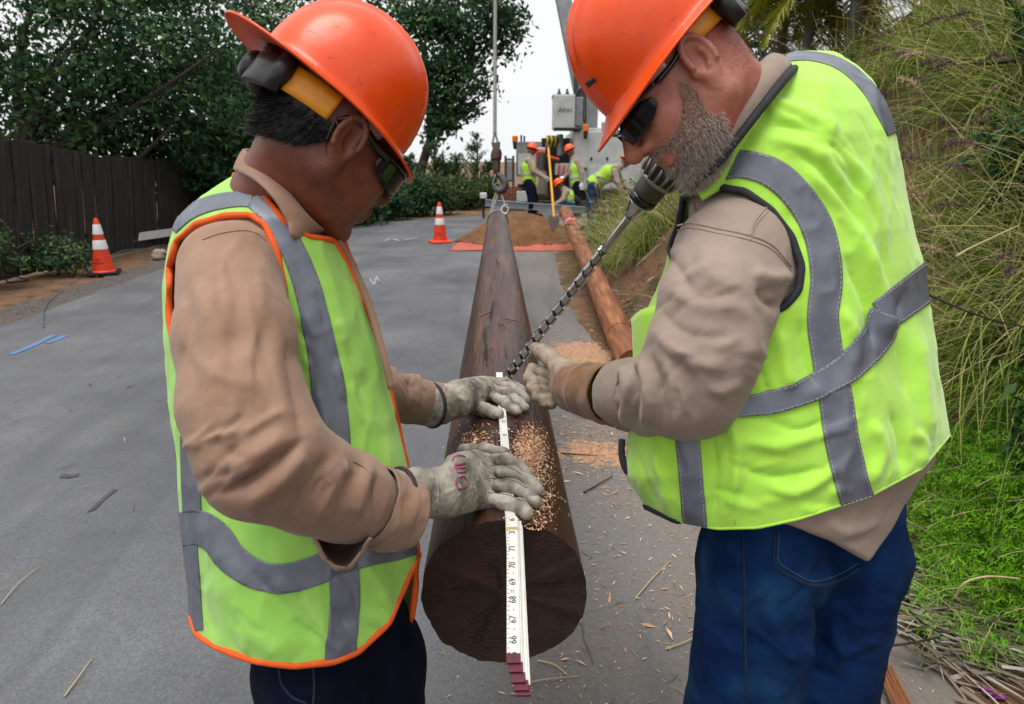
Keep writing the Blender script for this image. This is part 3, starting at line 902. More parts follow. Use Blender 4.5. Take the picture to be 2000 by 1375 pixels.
# ------------------------------------------------------------------ board fence on the left
def board_fence():
    e = empty('board_fence', (-6.25, 9.0, 0), 'tall dark weathered board fence along the left verge', 'fence')
    rng = random.Random(4)
    y = 5.2; k = 0
    while y < 15.5:
        w = rng.uniform(0.13, 0.155)
        h = float(np.interp(y, [5, 8.4, 10.6, 15.5], [1.86, 1.72, 1.5, 1.36])) + rng.uniform(-0.02, 0.02)
        x = -6.25 + 0.03 * (y - 9) + rng.uniform(-0.012, 0.012)
        lean = 0.10 + rng.uniform(-0.012, 0.012)
        mb = MB()
        R = Matrix.Rotation(lean, 3, 'Y')
        mb.box(Vector((x, y + w / 2, h / 2)) , (0.022, w - 0.003, h), R.to_3x3() @ Matrix.Rotation(rng.uniform(-0.03, 0.03), 3, 'Z') @ Matrix.Rotation(rng.uniform(-0.003, 0.003), 3, 'X'))
        mb.build('plank', M['wood_old'], e)
        y += w; k += 1
    for z in (0.35, 1.15):
        mb = MB(); mb.box((-6.25 - 0.07, 10.3, z), (0.04, 10.2, 0.09), Matrix.Rotation(-0.03, 3, 'Z')); mb.build('rail', M['wood_old'], e)
    for yy in (5.3, 7.7, 10.1, 12.5, 14.9):
        mb = MB(); mb.box((-6.37 + 0.03 * (yy - 9), yy, 0.7), (0.09, 0.09, 1.5)); mb.build('post', M['wood_old'], e)
board_fence()
# ------------------------------------------------------------------ the pole under work (needed for the hands)
POLE_A = C(985, 1160, 1.13)
pa_w = c2w(POLE_A)
pb_w = np.array([-0.158, 7.55, 0.831])
POLE_B = w2c(pb_w)
POLE_RA, POLE_RB = 0.1375, 0.098
def on_pole(px, py, lift):
    return C(px, py, ray_cyl_depth(px, py, POLE_A, POLE_B, POLE_RA - 0.002 + lift))

# ------------------------------------------------------------------ shared builders for the two men in front
def basis(f, up):
    f = np.array(f, float); f /= np.linalg.norm(f)
    u = np.array(up, float); u -= f * (u @ f); u /= np.linalg.norm(u)
    s = np.cross(f, u)
    if s[2] > 0: s = -s                      # s points to the near side
    return np.array([f, u, s])

def head_mesh(O, B, neck, k=1.0, res=0.0026, jowl=0.0, nose=1.0, neck_r=(0.06, 0.068)):
    hp = lambda f, u, s: O + k * (f * B[0] + u * B[1] + s * B[2])
    lo = np.minimum(O, neck) - 0.19; hi = np.maximum(O, neck) + 0.19
    lo[1] = min(O[1], neck[1]) - 0.16
    def field(G):
        E = lambda c, r: ellip(G, hp(*c), [q * k for q in r], B)
        S = lambda a, b, ra, rb: seg(G, hp(*a), hp(*b), ra * k, rb * k)
        d = E((-0.012, 0.045, 0), (0.1, 0.093, 0.077))
        d = smin(d, E((0.034, -0.02, 0), (0.066, 0.085, 0.063)), 0.03)
        d = smin(d, E((0.03, -0.065, 0), (0.06, 0.05, 0.056 + jowl)), 0.02)
        for s in (-1, 1):
            d = smin(d, S((-0.004, -0.045, 0.052 * s), (0.066, -0.1, 0.016 * s), 0.022 + jowl * 0.5, 0.018), 0.018)
            d = smin(d, S((0.078, 0.03, 0.012 * s), (0.06, 0.034, 0.05 * s), 0.013, 0.012), 0.012)
            d = smin(d, E((0.056, -0.014, 0.042 * s), (0.026, 0.024, 0.022)), 0.018)
            d = smax(d, -E((0.096, 0.008, 0.033 * s), (0.017, 0.012, 0.018)), 0.012)
            d = smin(d, E((0.078, 0.008, 0.032 * s), (0.013, 0.012, 0.013)), 0.002)
        d = smin(d, E((0.08, -0.1, 0), (0.02, 0.018, 0.024)), 0.014)
        n = S((0.092, 0.03, 0), (0.113 * nose, -0.014, 0), 0.009, 0.012)
        n = smin(n, E((0.112 * nose, -0.02, 0), (0.014, 0.012, 0.013)), 0.008)
        for s in (-1, 1): n = smin(n, E((0.102, -0.024, 0.013 * s), (0.011, 0.008, 0.008)), 0.006)
        d = smin(d, n, 0.009)
        d = smin(d, S((0.093, -0.05, -0.018), (0.093, -0.05, 0.018), 0.009, 0.009), 0.006)
        d = smin(d, S((0.09, -0.064, -0.016), (0.09, -0.064, 0.016), 0.0095, 0.0095), 0.006)
        d = smax(d, -S((0.103, -0.0565, -0.022), (0.103, -0.0565, 0.022), 0.0025, 0.0025), 0.003)
        d = smin(d, seg(G, hp(-0.03, -0.03, 0), neck, neck_r[0], neck_r[1]), 0.035)
        d = smin(d, seg(G, neck, neck + (neck - hp(-0.03, -0.03, 0)) * 0.12 + np.array([0, -0.03, 0.03]), neck_r[1], neck_r[1] * 0.85), 0.03)
        # ears: bowl with a rolled rim, lobe
        for s in (-1, 1):
            c = (-0.012, 0.002, 0.079 * s)
            ear = E((c[0], c[1], c[2]), (0.021, 0.034, 0.011))
            ear = smin(ear, E((c[0] + 0.006, c[1] - 0.034, c[2] - 0.002 * s), (0.011, 0.013, 0.007)), 0.01)
            ear = smax(ear, -E((c[0] + 0.003, c[1] + 0.002, c[2] + 0.011 * s), (0.0135, 0.024, 0.0095)), 0.004)
            rim = [hp(c[0] + 0.0185 * math.cos(a), c[1] + 0.006 + 0.031 * math.sin(a), c[2] + 0.008 * s) for a in np.linspace(-2.5, -6.5, 12)]
            ear = smin(ear, chain(G, rim, 0.0046 * k, 0.002), 0.003)
            inner = [hp(c[0] + 0.002 + 0.0105 * math.cos(a), c[1] + 0.003 + 0.017 * math.sin(a), c[2] + 0.005 * s) for a in np.linspace(2.6, 4.6, 6)]
            ear = smin(ear, chain(G, inner, 0.0032 * k, 0.002), 0.003)
            ear = smin(ear, E((c[0] + 0.017, c[1] - 0.008, c[2] - 0.001 * s), (0.006, 0.008, 0.006)), 0.005)
            d = smin(d, ear, 0.006)
        return d
    V, Q = solve(field, lo, hi, res)
    V = relax(V, Q, 1, 0.4)
    return V, Q, hp

def hard_hat(root, O, B, m, brim_f=0.045, brim_b=0.03, brim_s=0.018, H=0.142, af=0.128, as_=0.108, drop=0.018, ratchet=True, far=False, band=(40, -0.008, -0.046, 0.1, 0.09)):
    """ridged dome with an all-round brim; f,u,s local axes"""
    hp = lambda f, u, s: O + f * B[0] + u * B[1] + s * B[2]
    nt = 40 if far else 120
    rows = []
    prof = [(math.sin(t) ** 0.92, math.cos(t) ** 0.86) for t in np.linspace(0.02, math.pi / 2 - 0.04, 8 if far else 30)]
    for r, h in prof: rows.append(('d', r, h))
    rows += [('b', x, 0) for x in ((0.08, 0.5, 1.0) if far else (0.03, 0.08, 0.16, 0.3, 0.5, 0.7, 0.88, 0.97, 1.0))]
    V = []
    for kind, a, b in rows:
        for i in range(nt):
            th = 2 * math.pi * i / nt; cf, sf = math.cos(th), math.sin(th)
            if kind == 'd':
                f, s, u = af * a * cf, as_ * a * sf, H * b
                if not far:
                    rid = sum(w * math.exp(-((s - c) / 0.0075) ** 2) for c, w in ((0, 1), (-0.03, 0.8), (0.03, 0.8)))
                    u += 0.0085 * rid * min(1, b * 2.2) * (0.5 + 0.5 * b); f *= 1 + 0.02 * rid * (1 - b)
            else:
                w = brim_s + (brim_f - brim_s) * max(0, cf) ** 1.7 + (brim_b - brim_s) * max(0, -cf) ** 1.7
                f, s = (af + w * a) * cf, (as_ + w * a) * sf
                dr = drop * (0.55 + 0.9 * max(0, cf) ** 2 - 0.25 * max(0, -cf) ** 2)
                u = -dr * (a ** 0.8) + 0.004 * max(0, a - 0.8) * 5 * 0.4
            V.append(hp(f, u, s))
    V = np.array(V); n = len(rows)
    F = np.array([(j * nt + i, j * nt + (i + 1) % nt, (j + 1) * nt + (i + 1) % nt, (j + 1) * nt + i) for j in range(n - 1) for i in range(nt)])
    apex = len(V); V = np.vstack([V, hp(0, H * 1.0 + (0 if far else 0.0085), 0)])
    T = np.array([(apex, (i + 1) % nt, i) for i in range(nt)])
    if np.dot(np.cross(V[F[0][1]] - V[F[0][0]], V[F[0][3]] - V[F[0][0]]), B[1]) > 0 : F = F[:, ::-1]; T = T[:, ::-1]
    me = mesh_np('hard_hat', c2w(V), [F, T])
    hat = obj('hard_hat', me, m, root)
    s = hat.modifiers.new('shell', 'SOLIDIFY'); s.thickness = 0.0035; s.offset = -1.0
    if ratchet:
        def arc(a0, a1, u0, u1, rf, rs, n=20, tilt=0.0):
            top = []; bot = []
            for a in np.linspace(a0, a1, n):
                f, s_ = rf * math.cos(a), rs * math.sin(a)
                top.append(hp(f, u0 + tilt * f, s_)); bot.append(hp(f, u1 + tilt * f, s_))
            return top, bot
        for sg in (1, -1):
            t, b = arc(sg * math.radians(band[0]), sg * math.radians(150), band[1], band[2], band[3], band[4], 14, 0.06)
            strip('suspension_band', t, b, M['yellow_strap'], hat, 0.003, 2, 3)
        t, b = arc(math.radians(118), math.radians(242), -0.01, -0.054, 0.110, 0.101, 24, 0.06)
        strip('ratchet_band', t, b, M['black_plastic'], hat, 0.012, 2, 3)
        kn = [hp(-0.1 - x, -0.036, 0) for x in (0.0, 0.016, 0.022, 0.028)]
        tube_obj('ratchet_knob', kn, [0.023, 0.025, 0.023, 0.017], M['black_plastic'], hat, 16)
        for a in (124, 236):
            p = [hp(0.112 * math.cos(math.radians(a)), y, 0.104 * math.sin(math.radians(a))) for y in (-0.006, -0.03, -0.058)]
            tube_obj('ratchet_clip', p, [0.012, 0.015, 0.011], M['black_plastic'], hat, 8)
        t, b = arc(math.radians(-62), math.radians(62), -0.004, -0.03, 0.108, 0.092, 20, 0.02)
        strip('sweat_band', t, b, M['clear_strap'], hat, 0.004, 2, 3)
    return hat

def glasses(root, hp, k=1.0, span=56, hh=0.0175, tr=1.0):
    g = None
    pts = lambda lst: np.array([hp(*q) for q in lst])
    def lens(sg):
        n, mrows = 12, 6; V = []
        for j in range(mrows + 1):
            v = j / mrows
            for i in range(n + 1):
                u = i / n
                a = math.radians(6 + span * u)
                hgt = hh * (1 - abs(2 * u - 0.9) ** 3 * 0.55)
                c = 0.006 + 0.004 * u
                V.append(hp(0.022 + 0.093 * math.cos(a), c + hgt * (1 - 2 * v), sg * 0.081 * math.sin(a)))
        F = np.array([(j * (n + 1) + i, j * (n + 1) + i + 1, (j + 1) * (n + 1) + i + 1, (j + 1) * (n + 1) + i) for j in range(mrows) for i in range(n)])
        return np.array(V), F
    bar = [hp(0.023 + 0.0945 * math.cos(a), 0.0245 + 0.003 * math.cos(a), 0.082 * math.sin(a)) for a in np.linspace(-1.28, 1.28, 25)]
    g = tube_obj('safety_glasses', bar, 0.0032, M['black_gloss'], root, 8)
    for sg in (1, -1):
        V, F = lens(sg); put('lens', V, F, M['lens'], g, 0.0022)
        arm = smooth_line([hp(0.05, 0.024, sg * 0.0785), hp(0.02, 0.026, sg * 0.0835), hp(-0.008, 0.033, sg * 0.083), hp(-0.026, 0.03, sg * 0.079), hp(-0.036, 0.018, sg * 0.075)], 5)
        tube_obj('temple', arm, np.interp(np.linspace(0, 1, len(arm)), [0, 0.3, 1], [0.005 * tr, 0.0036 * tr, 0.003]), M['black_gloss'], g, 8)
    return g

def strands(name, roots, dirs, length, width, m, parent, curl=0.004, nseg=4, grav=0.3, rng=RNG):
    n = len(roots); P0 = roots.copy(); d = dirs.copy(); rows = []
    side = np.cross(d, rng.normal(size=(n, 3))); side /= np.linalg.norm(side, axis=1)[:, None] + 1e-9
    for k in range(nseg + 1):
        w = (width * (1 - 0.75 * k / nseg))
        rows += [P0 - side * w, P0 + side * w]
        d = d + rng.normal(size=(n, 3)) * curl / 0.01 + np.array([0, -grav / nseg, 0]); d /= np.linalg.norm(d, axis=1)[:, None]
        P0 = P0 + d * (length / nseg)[:, None]
    V = np.stack(rows, 1).reshape(-1, 3); mm = 2 * (nseg + 1); i = (np.arange(n) * mm)[:, None]
    F = np.vstack([np.hstack([i + 2 * k, i + 2 * k + 1, i + 2 * k + 3, i + 2 * k + 2]) for k in range(nseg)])
    return put(name, V, F, m, parent)

def bounds(pts, pad):
    p = np.array(pts); return p.min(0) - pad, p.max(0) + pad

def glove(root, name, fingers, fr, thumb, tr, palm, cuff, m, res=0.0022, kf=0.0035, cuff_k=0.012):
    """fingers: chains of points; palm: list of (a, b, ra, rb); cuff: (pts, rads)"""
    allp = [p for c in fingers for p in c] + [p for s in palm for p in s[:2]] + list(cuff[0]) + (list(thumb) if thumb is not None else [])
    lo, hi = bounds(allp, max(0.03, max(cuff[1]) + 0.01))
    def field(G):
        d = None
        for a, b, ra, rb in palm:
            q = seg(G, a, b, ra, rb); d = q if d is None else smin(d, q, 0.016)
        fz = None
        for c, r in zip(fingers, fr):
            rr = r if hasattr(r, '__len__') else [r * 1.06, r * 1.04, r * 1.0, r * 0.92][:len(c)]
            if len(rr) < len(c): rr = list(np.linspace(rr[0], rr[-1], len(c)))
            q = chain(G, c, rr, 0.008)
            fz = q if fz is None else smin(fz, q, kf)
        d = smin(d, fz, 0.009)
        if thumb is not None: d = smin(d, chain(G, thumb, tr, 0.008), 0.009)
        d = smin(d, chain(G, cuff[0], cuff[1], 0.01), cuff_k)
        return d
    V, Q = solve(field, lo, hi, res)
    V = relax(V, Q, 1, 0.4)
    N = normals(V, Q)
    w = fbm(V, 55, 3, 2.0); rd = 1 - np.abs(2 * w - 1)
    V = V + N * (0.0022 * (rd ** 4 - 0.25) + 0.0006 * (fbm(V, 150, 2, 5.0) - 0.5))[:, None]
    V = relax(V, Q, 1, 0.3)
    return V, Q

def cloth_tube(name, pts, rads, m, parent, na=48, nl=10, wob=0.06, seed=0.0, squash=1.0, thick=0.003):
    """a loose open cuff: an uneven tube of cloth with open ends"""
    sp = smooth_line(pts, nl); rr = np.interp(np.linspace(0, len(rads) - 1, len(sp)), np.arange(len(rads)), rads)
    V = []
    for i, p in enumerate(sp):
        t = sp[min(i + 1, len(sp) - 1)] - sp[max(i - 1, 0)]; t /= np.linalg.norm(t)
        e = np.cross(t, [0, 0, 1.0]); e /= np.linalg.norm(e); f = np.cross(t, e)
        for k in range(na):
            a = 2 * math.pi * k / na
            w = 1 + wob * mnoise.fractal(Vector((math.cos(a) * 1.6 + seed, math.sin(a) * 1.6, i * 0.07)), 1, 2, 3)
            V.append(p + rr[i] * w * (e * math.cos(a) * squash + f * math.sin(a)))
    n = len(sp); F = np.array([(i * na + k, i * na + (k + 1) % na, (i + 1) * na + (k + 1) % na, (i + 1) * na + k) for i in range(n - 1) for k in range(na)])
    return put(name, np.array(V), F, m, parent, thick)

def wrap_ring(surf_pts, c, axis, r, n=28):
    a = np.array(axis); a = a / np.linalg.norm(a)
    e = np.cross(a, [0, 1, 0.3]); e /= np.linalg.norm(e); f = np.cross(a, e)
    return np.array([c + r * (e * math.cos(t) + f * math.sin(t)) for t in np.linspace(0, 2 * math.pi, n)])

def dashes(name, chains, m, parent, dash=0.0045, gap=0.003, r=0.00048):
    V = []; F = []
    for p in chains:
        L = np.concatenate([[0], np.cumsum(np.linalg.norm(np.diff(p, axis=0), axis=1))])
        s = 0
        while s + dash < L[-1]:
            q = [np.array([np.interp(x, L, p[:, k]) for k in range(3)]) for x in (s, s + dash)]
            v, f = sweep([Vector(c2w(x)) for x in q], r, 5); b = len(V); V += [tuple(x) for x in v]; F += [tuple(i + b for i in ff) for ff in f]
            s += dash + gap
    if not V: return
    me = bpy.data.meshes.new(name); me.from_pydata(V, [], F); me.update()
    return obj(name, me, m, parent)

def biggest(V, T):
    """the largest connected piece of a mesh"""
    lab = np.arange(len(V))
    while True:
        mn = lab[T].min(1); new = lab.copy()
        for k in range(3): np.minimum.at(new, T[:, k], mn)
        new = new[new]
        if (new == lab).all(): break
        lab = new
    u, c = np.unique(lab[T[:, 0]], return_counts=True)
    T = T[lab[T[:, 0]] == u[c.argmax()]]
    used = np.unique(T); mp = np.full(len(V), -1); mp[used] = np.arange(len(used))
    return V[used], mp[T]

def band_from(V, T, s, m, parent, name='reflective_band', lift=0.0026, stitch=None, sewn_in=4.0, fix=None):
    N = normals(V, T)
    v2, t2 = clip(V + N * lift, T, s)
    if len(t2) == 0: return None
    v2, t2 = biggest(v2, t2)
    o = put(name, v2, t2, m, parent, 0.0012)
    if stitch is not None:
        v3, t3 = clip(V + N * (lift + 0.0009), T, s - sewn_in)
        ch = [v3[c] for c in rims(v3, t3)]
        dashes('stitching', [resample(smooth_chain(c, 3, False), 0.004) for c in ch], stitch, o)
    return o

def band_scalar(px, py, pts):
    """pts (x, y, width)"""
    p = smooth_line(pts, 6)
    d, t = pl_dist(px, py, p, True)
    w = np.interp(t, np.arange(len(p)), p[:, 2])
    s = w / 2 - d
    n = len(p) - 1                      # square ends
    for e, a, b in ((0, p[0], p[1]), (n, p[-1], p[-2])):
        g = (b - a)[:2]; g /= np.linalg.norm(g)
        s = np.minimum(s, (px - a[0]) * g[0] + (py - a[1]) * g[1] + 0.5)
    return s

def legs(root, hip_pts, m=None, res=0.007, folds_l=None, seed=0.0):
    """hip_pts: list of chains (world points, radii)"""
    ch = [(w2c(np.array(p)), r) for p, r in hip_pts]
    lo, hi = bounds(np.vstack([c for c, r in ch]), 0.16)
    def field(G):
        d = None
        for c, r in ch:
            q = chain(G, list(c), r, 0.03); d = q if d is None else smin(d, q, 0.02)
        return d
    V, Q = solve(field, lo, hi, res); N = normals(V, Q); px, py = proj(V)
    w = fbm(V * np.array([1, 0.6, 1]), 12, 3, 4.0 + seed); rd = 1 - np.abs(2 * w - 1)
    disp = 0.006 * (rd ** 4 - 0.25)
    if folds_l: disp = disp + np.where(N[:, 2] < 0.2, folds(px, py, folds_l), 0)
    V = relax(V + N * disp[:, None], Q, 1, 0.4)
    return V, Q

def boots(root, ankles, yaw, m):
    for a in ankles:
        a = Vector(a); f = Vector((math.cos(yaw), math.sin(yaw), 0)); sd = Vector((-f.y, f.x, 0))
        bm = MB()
        rows = [(-0.1, 0.032, 0.10), (-0.085, 0.042, 0.14), (-0.02, 0.044, 0.15), (0.04, 0.045, 0.1), (0.1, 0.05, 0.075), (0.15, 0.045, 0.06), (0.178, 0.028, 0.045)]
        V = []; n = 14
        for x, w, h in rows:
            for k in range(n):
                t = 2 * math.pi * k / n; cz = max(0.006, 0.006 + h * (0.5 + 0.5 * math.sin(t)) ** 0.8)
                V.append(Vector((a.x, a.y, 0)) + f * x + sd * (w * math.cos(t)) + Vector((0, 0, cz)))
        F = [(j * n + k, j * n + (k + 1) % n, (j + 1) * n + (k + 1) % n, (j + 1) * n + k) for j in range(len(rows) - 1) for k in range(n)]
        F += [tuple(range(n))[::-1], tuple((len(rows) - 1) * n + k for k in range(n))]
        bm.add(V, F); bm.build('boot', m, root, True)
def hat_surf(hat, foot):
    me = hat.data
    return Surf([tuple(w2c(np.array(v.co) + np.array(foot))) for v in me.vertices], [tuple(q.vertices) for q in me.polygons])
def scratches(hat, hs, lines, seed):
    rng = random.Random(seed)
    for (x0, y0), (x1, y1) in lines:
        pts = [(x0 + (x1 - x0) * t + rng.uniform(-1, 1), y0 + (y1 - y0) * t + rng.uniform(-1, 1)) for t in (0, 0.5, 1)]
        sewn('scratch', hs, pts, M['scratch'] if rng.random() < 0.7 else M['grime'], hat, rng.uniform(0.0002, 0.00036), 0.0002, 4, 4)

# ------------------------------------------------------------------ the man on the left
def man_left():
    foot = Vector((-0.27, 0.86, 0))
    root = empty('person', foot, 'man in orange-trimmed lime vest and tan shirt holding a folding rule on the pole', 'person')
    DC = 1.10
    O = C(650, 281, 1.0)
    B = basis((0.66, -0.48, 0.64), (0.5, 0.83, 0.0))
    neck = C(552, 392, 1.05)
    V, Q, hp = head_mesh(O, B, neck, 1.0, jowl=0.006, nose=0.94, neck_r=(0.064, 0.07))
    put('body', V, Q, M['skin_a'], root)
    N = normals(V, Q)
    # short black hair: cap between the hard hat and the nape
    L = (V - O) @ B.T
    line = np.interp(L[:, 0], [-0.12, -0.085, -0.05, -0.03, -0.012, 0.01, 0.03, 0.045, 0.06], [-0.05, -0.052, -0.036, -0.01, 0.034, 0.035, 0.01, 0.004, 0.05])
    s = L[:, 1] - line
    s = np.where((L[:, 0] > 0.022), -1, s)
    HB = basis((0.77, -0.58, 0.26), (0.585, 0.78, 0.06))
    s = np.minimum(s, -0.043 - ((V - C(656, 199, 1.0)) @ HB.T)[:, 1] + 0.06 * ((V - C(656, 199, 1.0)) @ HB.T)[:, 0])
    s = np.minimum(s, 0.09 - np.abs(L[:, 2]) - 0.004 * (np.abs(L[:, 0] + 0.012) < 0.03))
    hv, ht = clip(V + N * (0.0045 + 0.003 * (fbm(V, 160, 2) - 0.5))[:, None], Q, s * 1000)
    hair = put('hair', hv, ht, M['hair_a'], root, 0.004)
    sel = np.flatnonzero((s > 0) & (N[:, 2] < 0.3)); sel = RNG.choice(sel, min(7000, 5 * len(sel)))
    dn = -B[1] * 0.8 - B[0] * 0.5
    dirs = dn + N[sel] * 0.45 + RNG.normal(size=(len(sel), 3)) * 0.12; dirs /= np.linalg.norm(dirs, axis=1)[:, None]
    strands('hair_strands', V[sel] + N[sel] * 0.004 + RNG.normal(size=(len(sel), 3)) * 0.0008, dirs, RNG.uniform(0.010, 0.018, len(sel)), 0.00032, M['strand_a'], hair, 0.0004, 3, 0.1)
    glasses(root, hp, 1.0, 74, 0.021, 1.7)
    HB = basis((0.77, -0.58, 0.26), (0.585, 0.78, 0.06))
    hatA = hard_hat(root, C(656, 199, 1.0), HB, M['helmet'], brim_f=0.036, brim_b=0.06, brim_s=0.023, H=0.138, af=0.119, as_=0.104, drop=0.016, band=(80, -0.008, -0.046, 0.106, 0.098))

    scratches(hatA, hat_surf(hatA, foot), [((560, 90), (572, 98)), ((600, 60), (618, 66)), ((655, 52), (662, 50)), ((700, 150), (708, 166)), ((640, 110), (655, 112)), ((740, 120), (748, 132)), ((690, 215), (702, 226)), ((780, 200), (786, 214)), ((800, 250), (806, 262)), ((720, 60), (736, 68)), ((610, 120), (616, 132))], 5)
    rows = [(322, 505, 545, 1.04, 0.045), (345, 462, 578, 1.07, 0.085), (385, 398, 632, DC, 0.125), (430, 350, 654, DC, 0.152), (480, 334, 674, DC, 0.16), (560, 322, 706, DC, 0.16), (680, 325, 744, DC, 0.155),
            (800, 335, 770, DC, 0.15), (900, 348, 792, DC, 0.148), (1000, 357, 810, DC, 0.148), (1080, 365, 817, DC, 0.15), (1180, 375, 808, DC, 0.15), (1330, 388, 800, DC, 0.15)]
    # ---- vest
    vV, vQ = solve(lambda G: loft(G, rows), (-0.62, -0.58, 0.80), (-0.06, 0.34, 1.40), 0.0042); vV = relax(vV, vQ, 2, 0.5)
    N = normals(vV, vQ); px, py = proj(vV); near = vV[:, 2] < DC
    fl = [([(430, 1105), (500, 1210), (570, 1290)], 42, 0.011), ([(460, 1075), (560, 1185), (630, 1250)], 26, -0.007), ([(610, 1180), (640, 1240), (660, 1290)], 24, 0.006),
          ([(720, 1090), (740, 1160), (735, 1230)], 26, 0.007), ([(700, 1010), (760, 1040), (800, 1040)], 22, -0.006), ([(400, 1000), (440, 1080), (520, 1140)], 30, 0.008),
          ([(600, 520), (660, 640), (700, 780)], 26, 0.005), ([(700, 720), (740, 800), (765, 880)], 22, -0.005), ([(560, 620), (600, 760), (610, 880)], 20, -0.004), ([(480, 360), (560, 440), (620, 530)], 16, 0.004),
          ([(740, 930), (770, 980), (800, 1060)], 20, 0.006), ([(395, 1120), (400, 1180), (420, 1250)], 16, -0.006),
          ([(649, 1185), (663, 1200), (675, 1228)], 11, -0.0046), ([(474, 1221), (483, 1239), (489, 1274)], 6, 0.0041), ([(569, 1203), (596, 1228), (637, 1247)], 6, -0.0059), ([(642, 1110), (672, 1146), (686, 1194)], 6, 0.0036), ([(585, 1141), (595, 1196), (620, 1248)], 6, -0.0046), ([(564, 1196), (598, 1219), (633, 1235)], 8, 0.0048), ([(454, 1205), (470, 1243), (495, 1281)], 8, 0.0027), ([(634, 1206), (633, 1225), (645, 1262)], 6, 0.0037), ([(765, 1220), (781, 1260), (811, 1292)], 8, -0.0051), ([(466, 1166), (488, 1211), (498, 1261)], 11, 0.0034), ([(614, 1204), (676, 1233), (726, 1265)], 8, 0.0037), ([(745, 1202), (758, 1234), (779, 1279)], 11, 0.0031), ([(716, 1131), (727, 1169), (748, 1197)], 6, -0.0051), ([(683, 1198), (725, 1225), (767, 1246)], 6, -0.0036), ([(645, 1118), (660, 1164), (668, 1198)], 11, 0.0032), ([(628, 1221), (651, 1250), (683, 1266)], 8, 0.0044), ([(728, 1154), (766, 1186), (802, 1208)], 11, 0.0027), ([(591, 1173), (613, 1198), (630, 1217)], 6, 0.0043), ([(774, 1081), (812, 1105), (854, 1129)], 11, 0.0051), ([(539, 1126), (566, 1171), (592, 1218)], 11, 0.0048), ([(466, 1176), (498, 1213), (529, 1234)], 11, -0.0041), ([(704, 1085), (733, 1137), (748, 1180)], 6, 0.0034), ([(598, 610), (605, 640), (623, 660)], 8, 0.0031), ([(612, 569), (628, 606), (634, 647)], 6, -0.0039), ([(571, 622), (586, 651), (590, 677)], 6, -0.0037), ([(613, 752), (631, 810), (637, 864)], 8, 0.0044), ([(654, 713), (664, 752), (670, 780)], 6, 0.0034), ([(659, 505), (674, 537), (690, 565)], 6, -0.0026), ([(591, 656), (593, 689), (608, 723)], 6, 0.0051), ([(639, 643), (644, 676), (662, 713)], 8, -0.0043), ([(651, 626), (666, 650), (668, 674)], 8, 0.0034), ([(673, 680), (691, 727), (712, 779)], 8, -0.0049), ([(684, 744), (691, 788), (711, 831)], 6, 0.0039), ([(591, 674), (601, 696), (615, 730)], 6, -0.0031)]
    w = fbm(vV * np.array([1, 0.55, 1]), 13, 3, 1.0); rd = 1 - np.abs(2 * w - 1)
    vV = vV + N * (np.where(near, folds(px, py, fl), 0) + 0.0045 * (rd ** 4 - 0.25))[:, None]
    vV = relax(vV, vQ, 1, 0.4)
    px, py = proj(vV)
    hem = [(372, 1200), (385, 1238), (420, 1263), (500, 1291), (580, 1301), (650, 1291), (700, 1273), (760, 1216), (800, 1118), (818, 1085)]
    front = [(448, 338), (500, 366), (556, 432), (600, 462), (650, 470), (672, 505), (700, 568), (735, 672), (765, 782), (790, 892), (801, 932), (807, 1000), (813, 1075)]
    near_p = front + hem[::-1] + [(280, 1200), (280, 330)]
    far_p = [(x + 60, y) for x, y in front] + [(x + 40, y) for x, y in hem[::-1]] + [(280, 1200), (280, 330)]
    back_p = [(448, 338), (540, 380), (540, 1300)] + [(500, 1291), (420, 1263), (385, 1238), (372, 1200), (280, 1200), (280, 330)]
    D = vV[:, 2]
    s1 = np.minimum(-in_poly(px, py, near_p), (DC + 0.0 - D) * 1500)
    s2 = np.minimum(-in_poly(px, py, far_p), (D - DC - 0.035) * 1500)
    s3 = np.minimum(-in_poly(px, py, back_p), 470 - px)
    sv = np.maximum(np.maximum(s1, s2), s3)
    hole = [(343, 700), (330, 610), (331, 520), (345, 470), (385, 438), (440, 421), (490, 420), (520, 440), (541, 492), (555, 560), (558, 640), (540, 730), (440, 790)]
    hole_far = [(x + 70, y + 10) for x, y in hole]
    sv = np.minimum(sv, np.where(D < DC + 0.02, in_poly(px, py, hole), 200))
    sv = np.minimum(sv, np.where(D > DC + 0.06, in_poly(px, py, hole_far), 200))
    cV, cT = clip(vV, vQ, sv)
    vest = put('vest', cV, cT, M['lime_a'], root, 0.003)
    for ch in rims(cV, cT, 30):
        p = smooth_chain(cV[ch], 10, bool(ch[0] == ch[-1]))
        q_ = resample(p, 0.006); tube_obj('trim', q_, [0.0054 + 0.0009 * math.sin(i * 0.37) * math.sin(i * 0.11) for i in range(len(q_))], M['orange_trim'], vest, 8)
    px, py = proj(cV); nr = np.where(cV[:, 2] < DC + 0.03, 1e3, -1e3)
    bands = [[(338, 446, 26), (372, 417, 28), (420, 398, 30), (470, 391, 30), (493, 393, 30)],
             [(494, 393, 32), (530, 424, 36), (566, 478, 44), (596, 550, 50), (620, 640, 56), (638, 740, 62), (648, 830, 66), (652, 930, 67), (655, 1060, 62)],
             [(672, 1098, 58), (674, 1170, 58), (668, 1240, 58), (664, 1300, 58)],
             [(352, 1035, 66), (390, 1030, 68), (425, 1050, 62), (455, 1090, 60), (505, 1122, 58), (560, 1128, 58), (620, 1112, 58), (680, 1086, 58), (735, 1075, 55), (800, 1060, 52), (830, 1050, 50)],
             [(372, 850, 34), (375, 930, 36), (378, 1000, 36)], [(372, 1062, 32), (378, 1130, 30), (386, 1230, 28)]]
    for b in bands:
        band_from(cV, cT, np.minimum(band_scalar(px, py, b), nr), M['reflect'], vest)
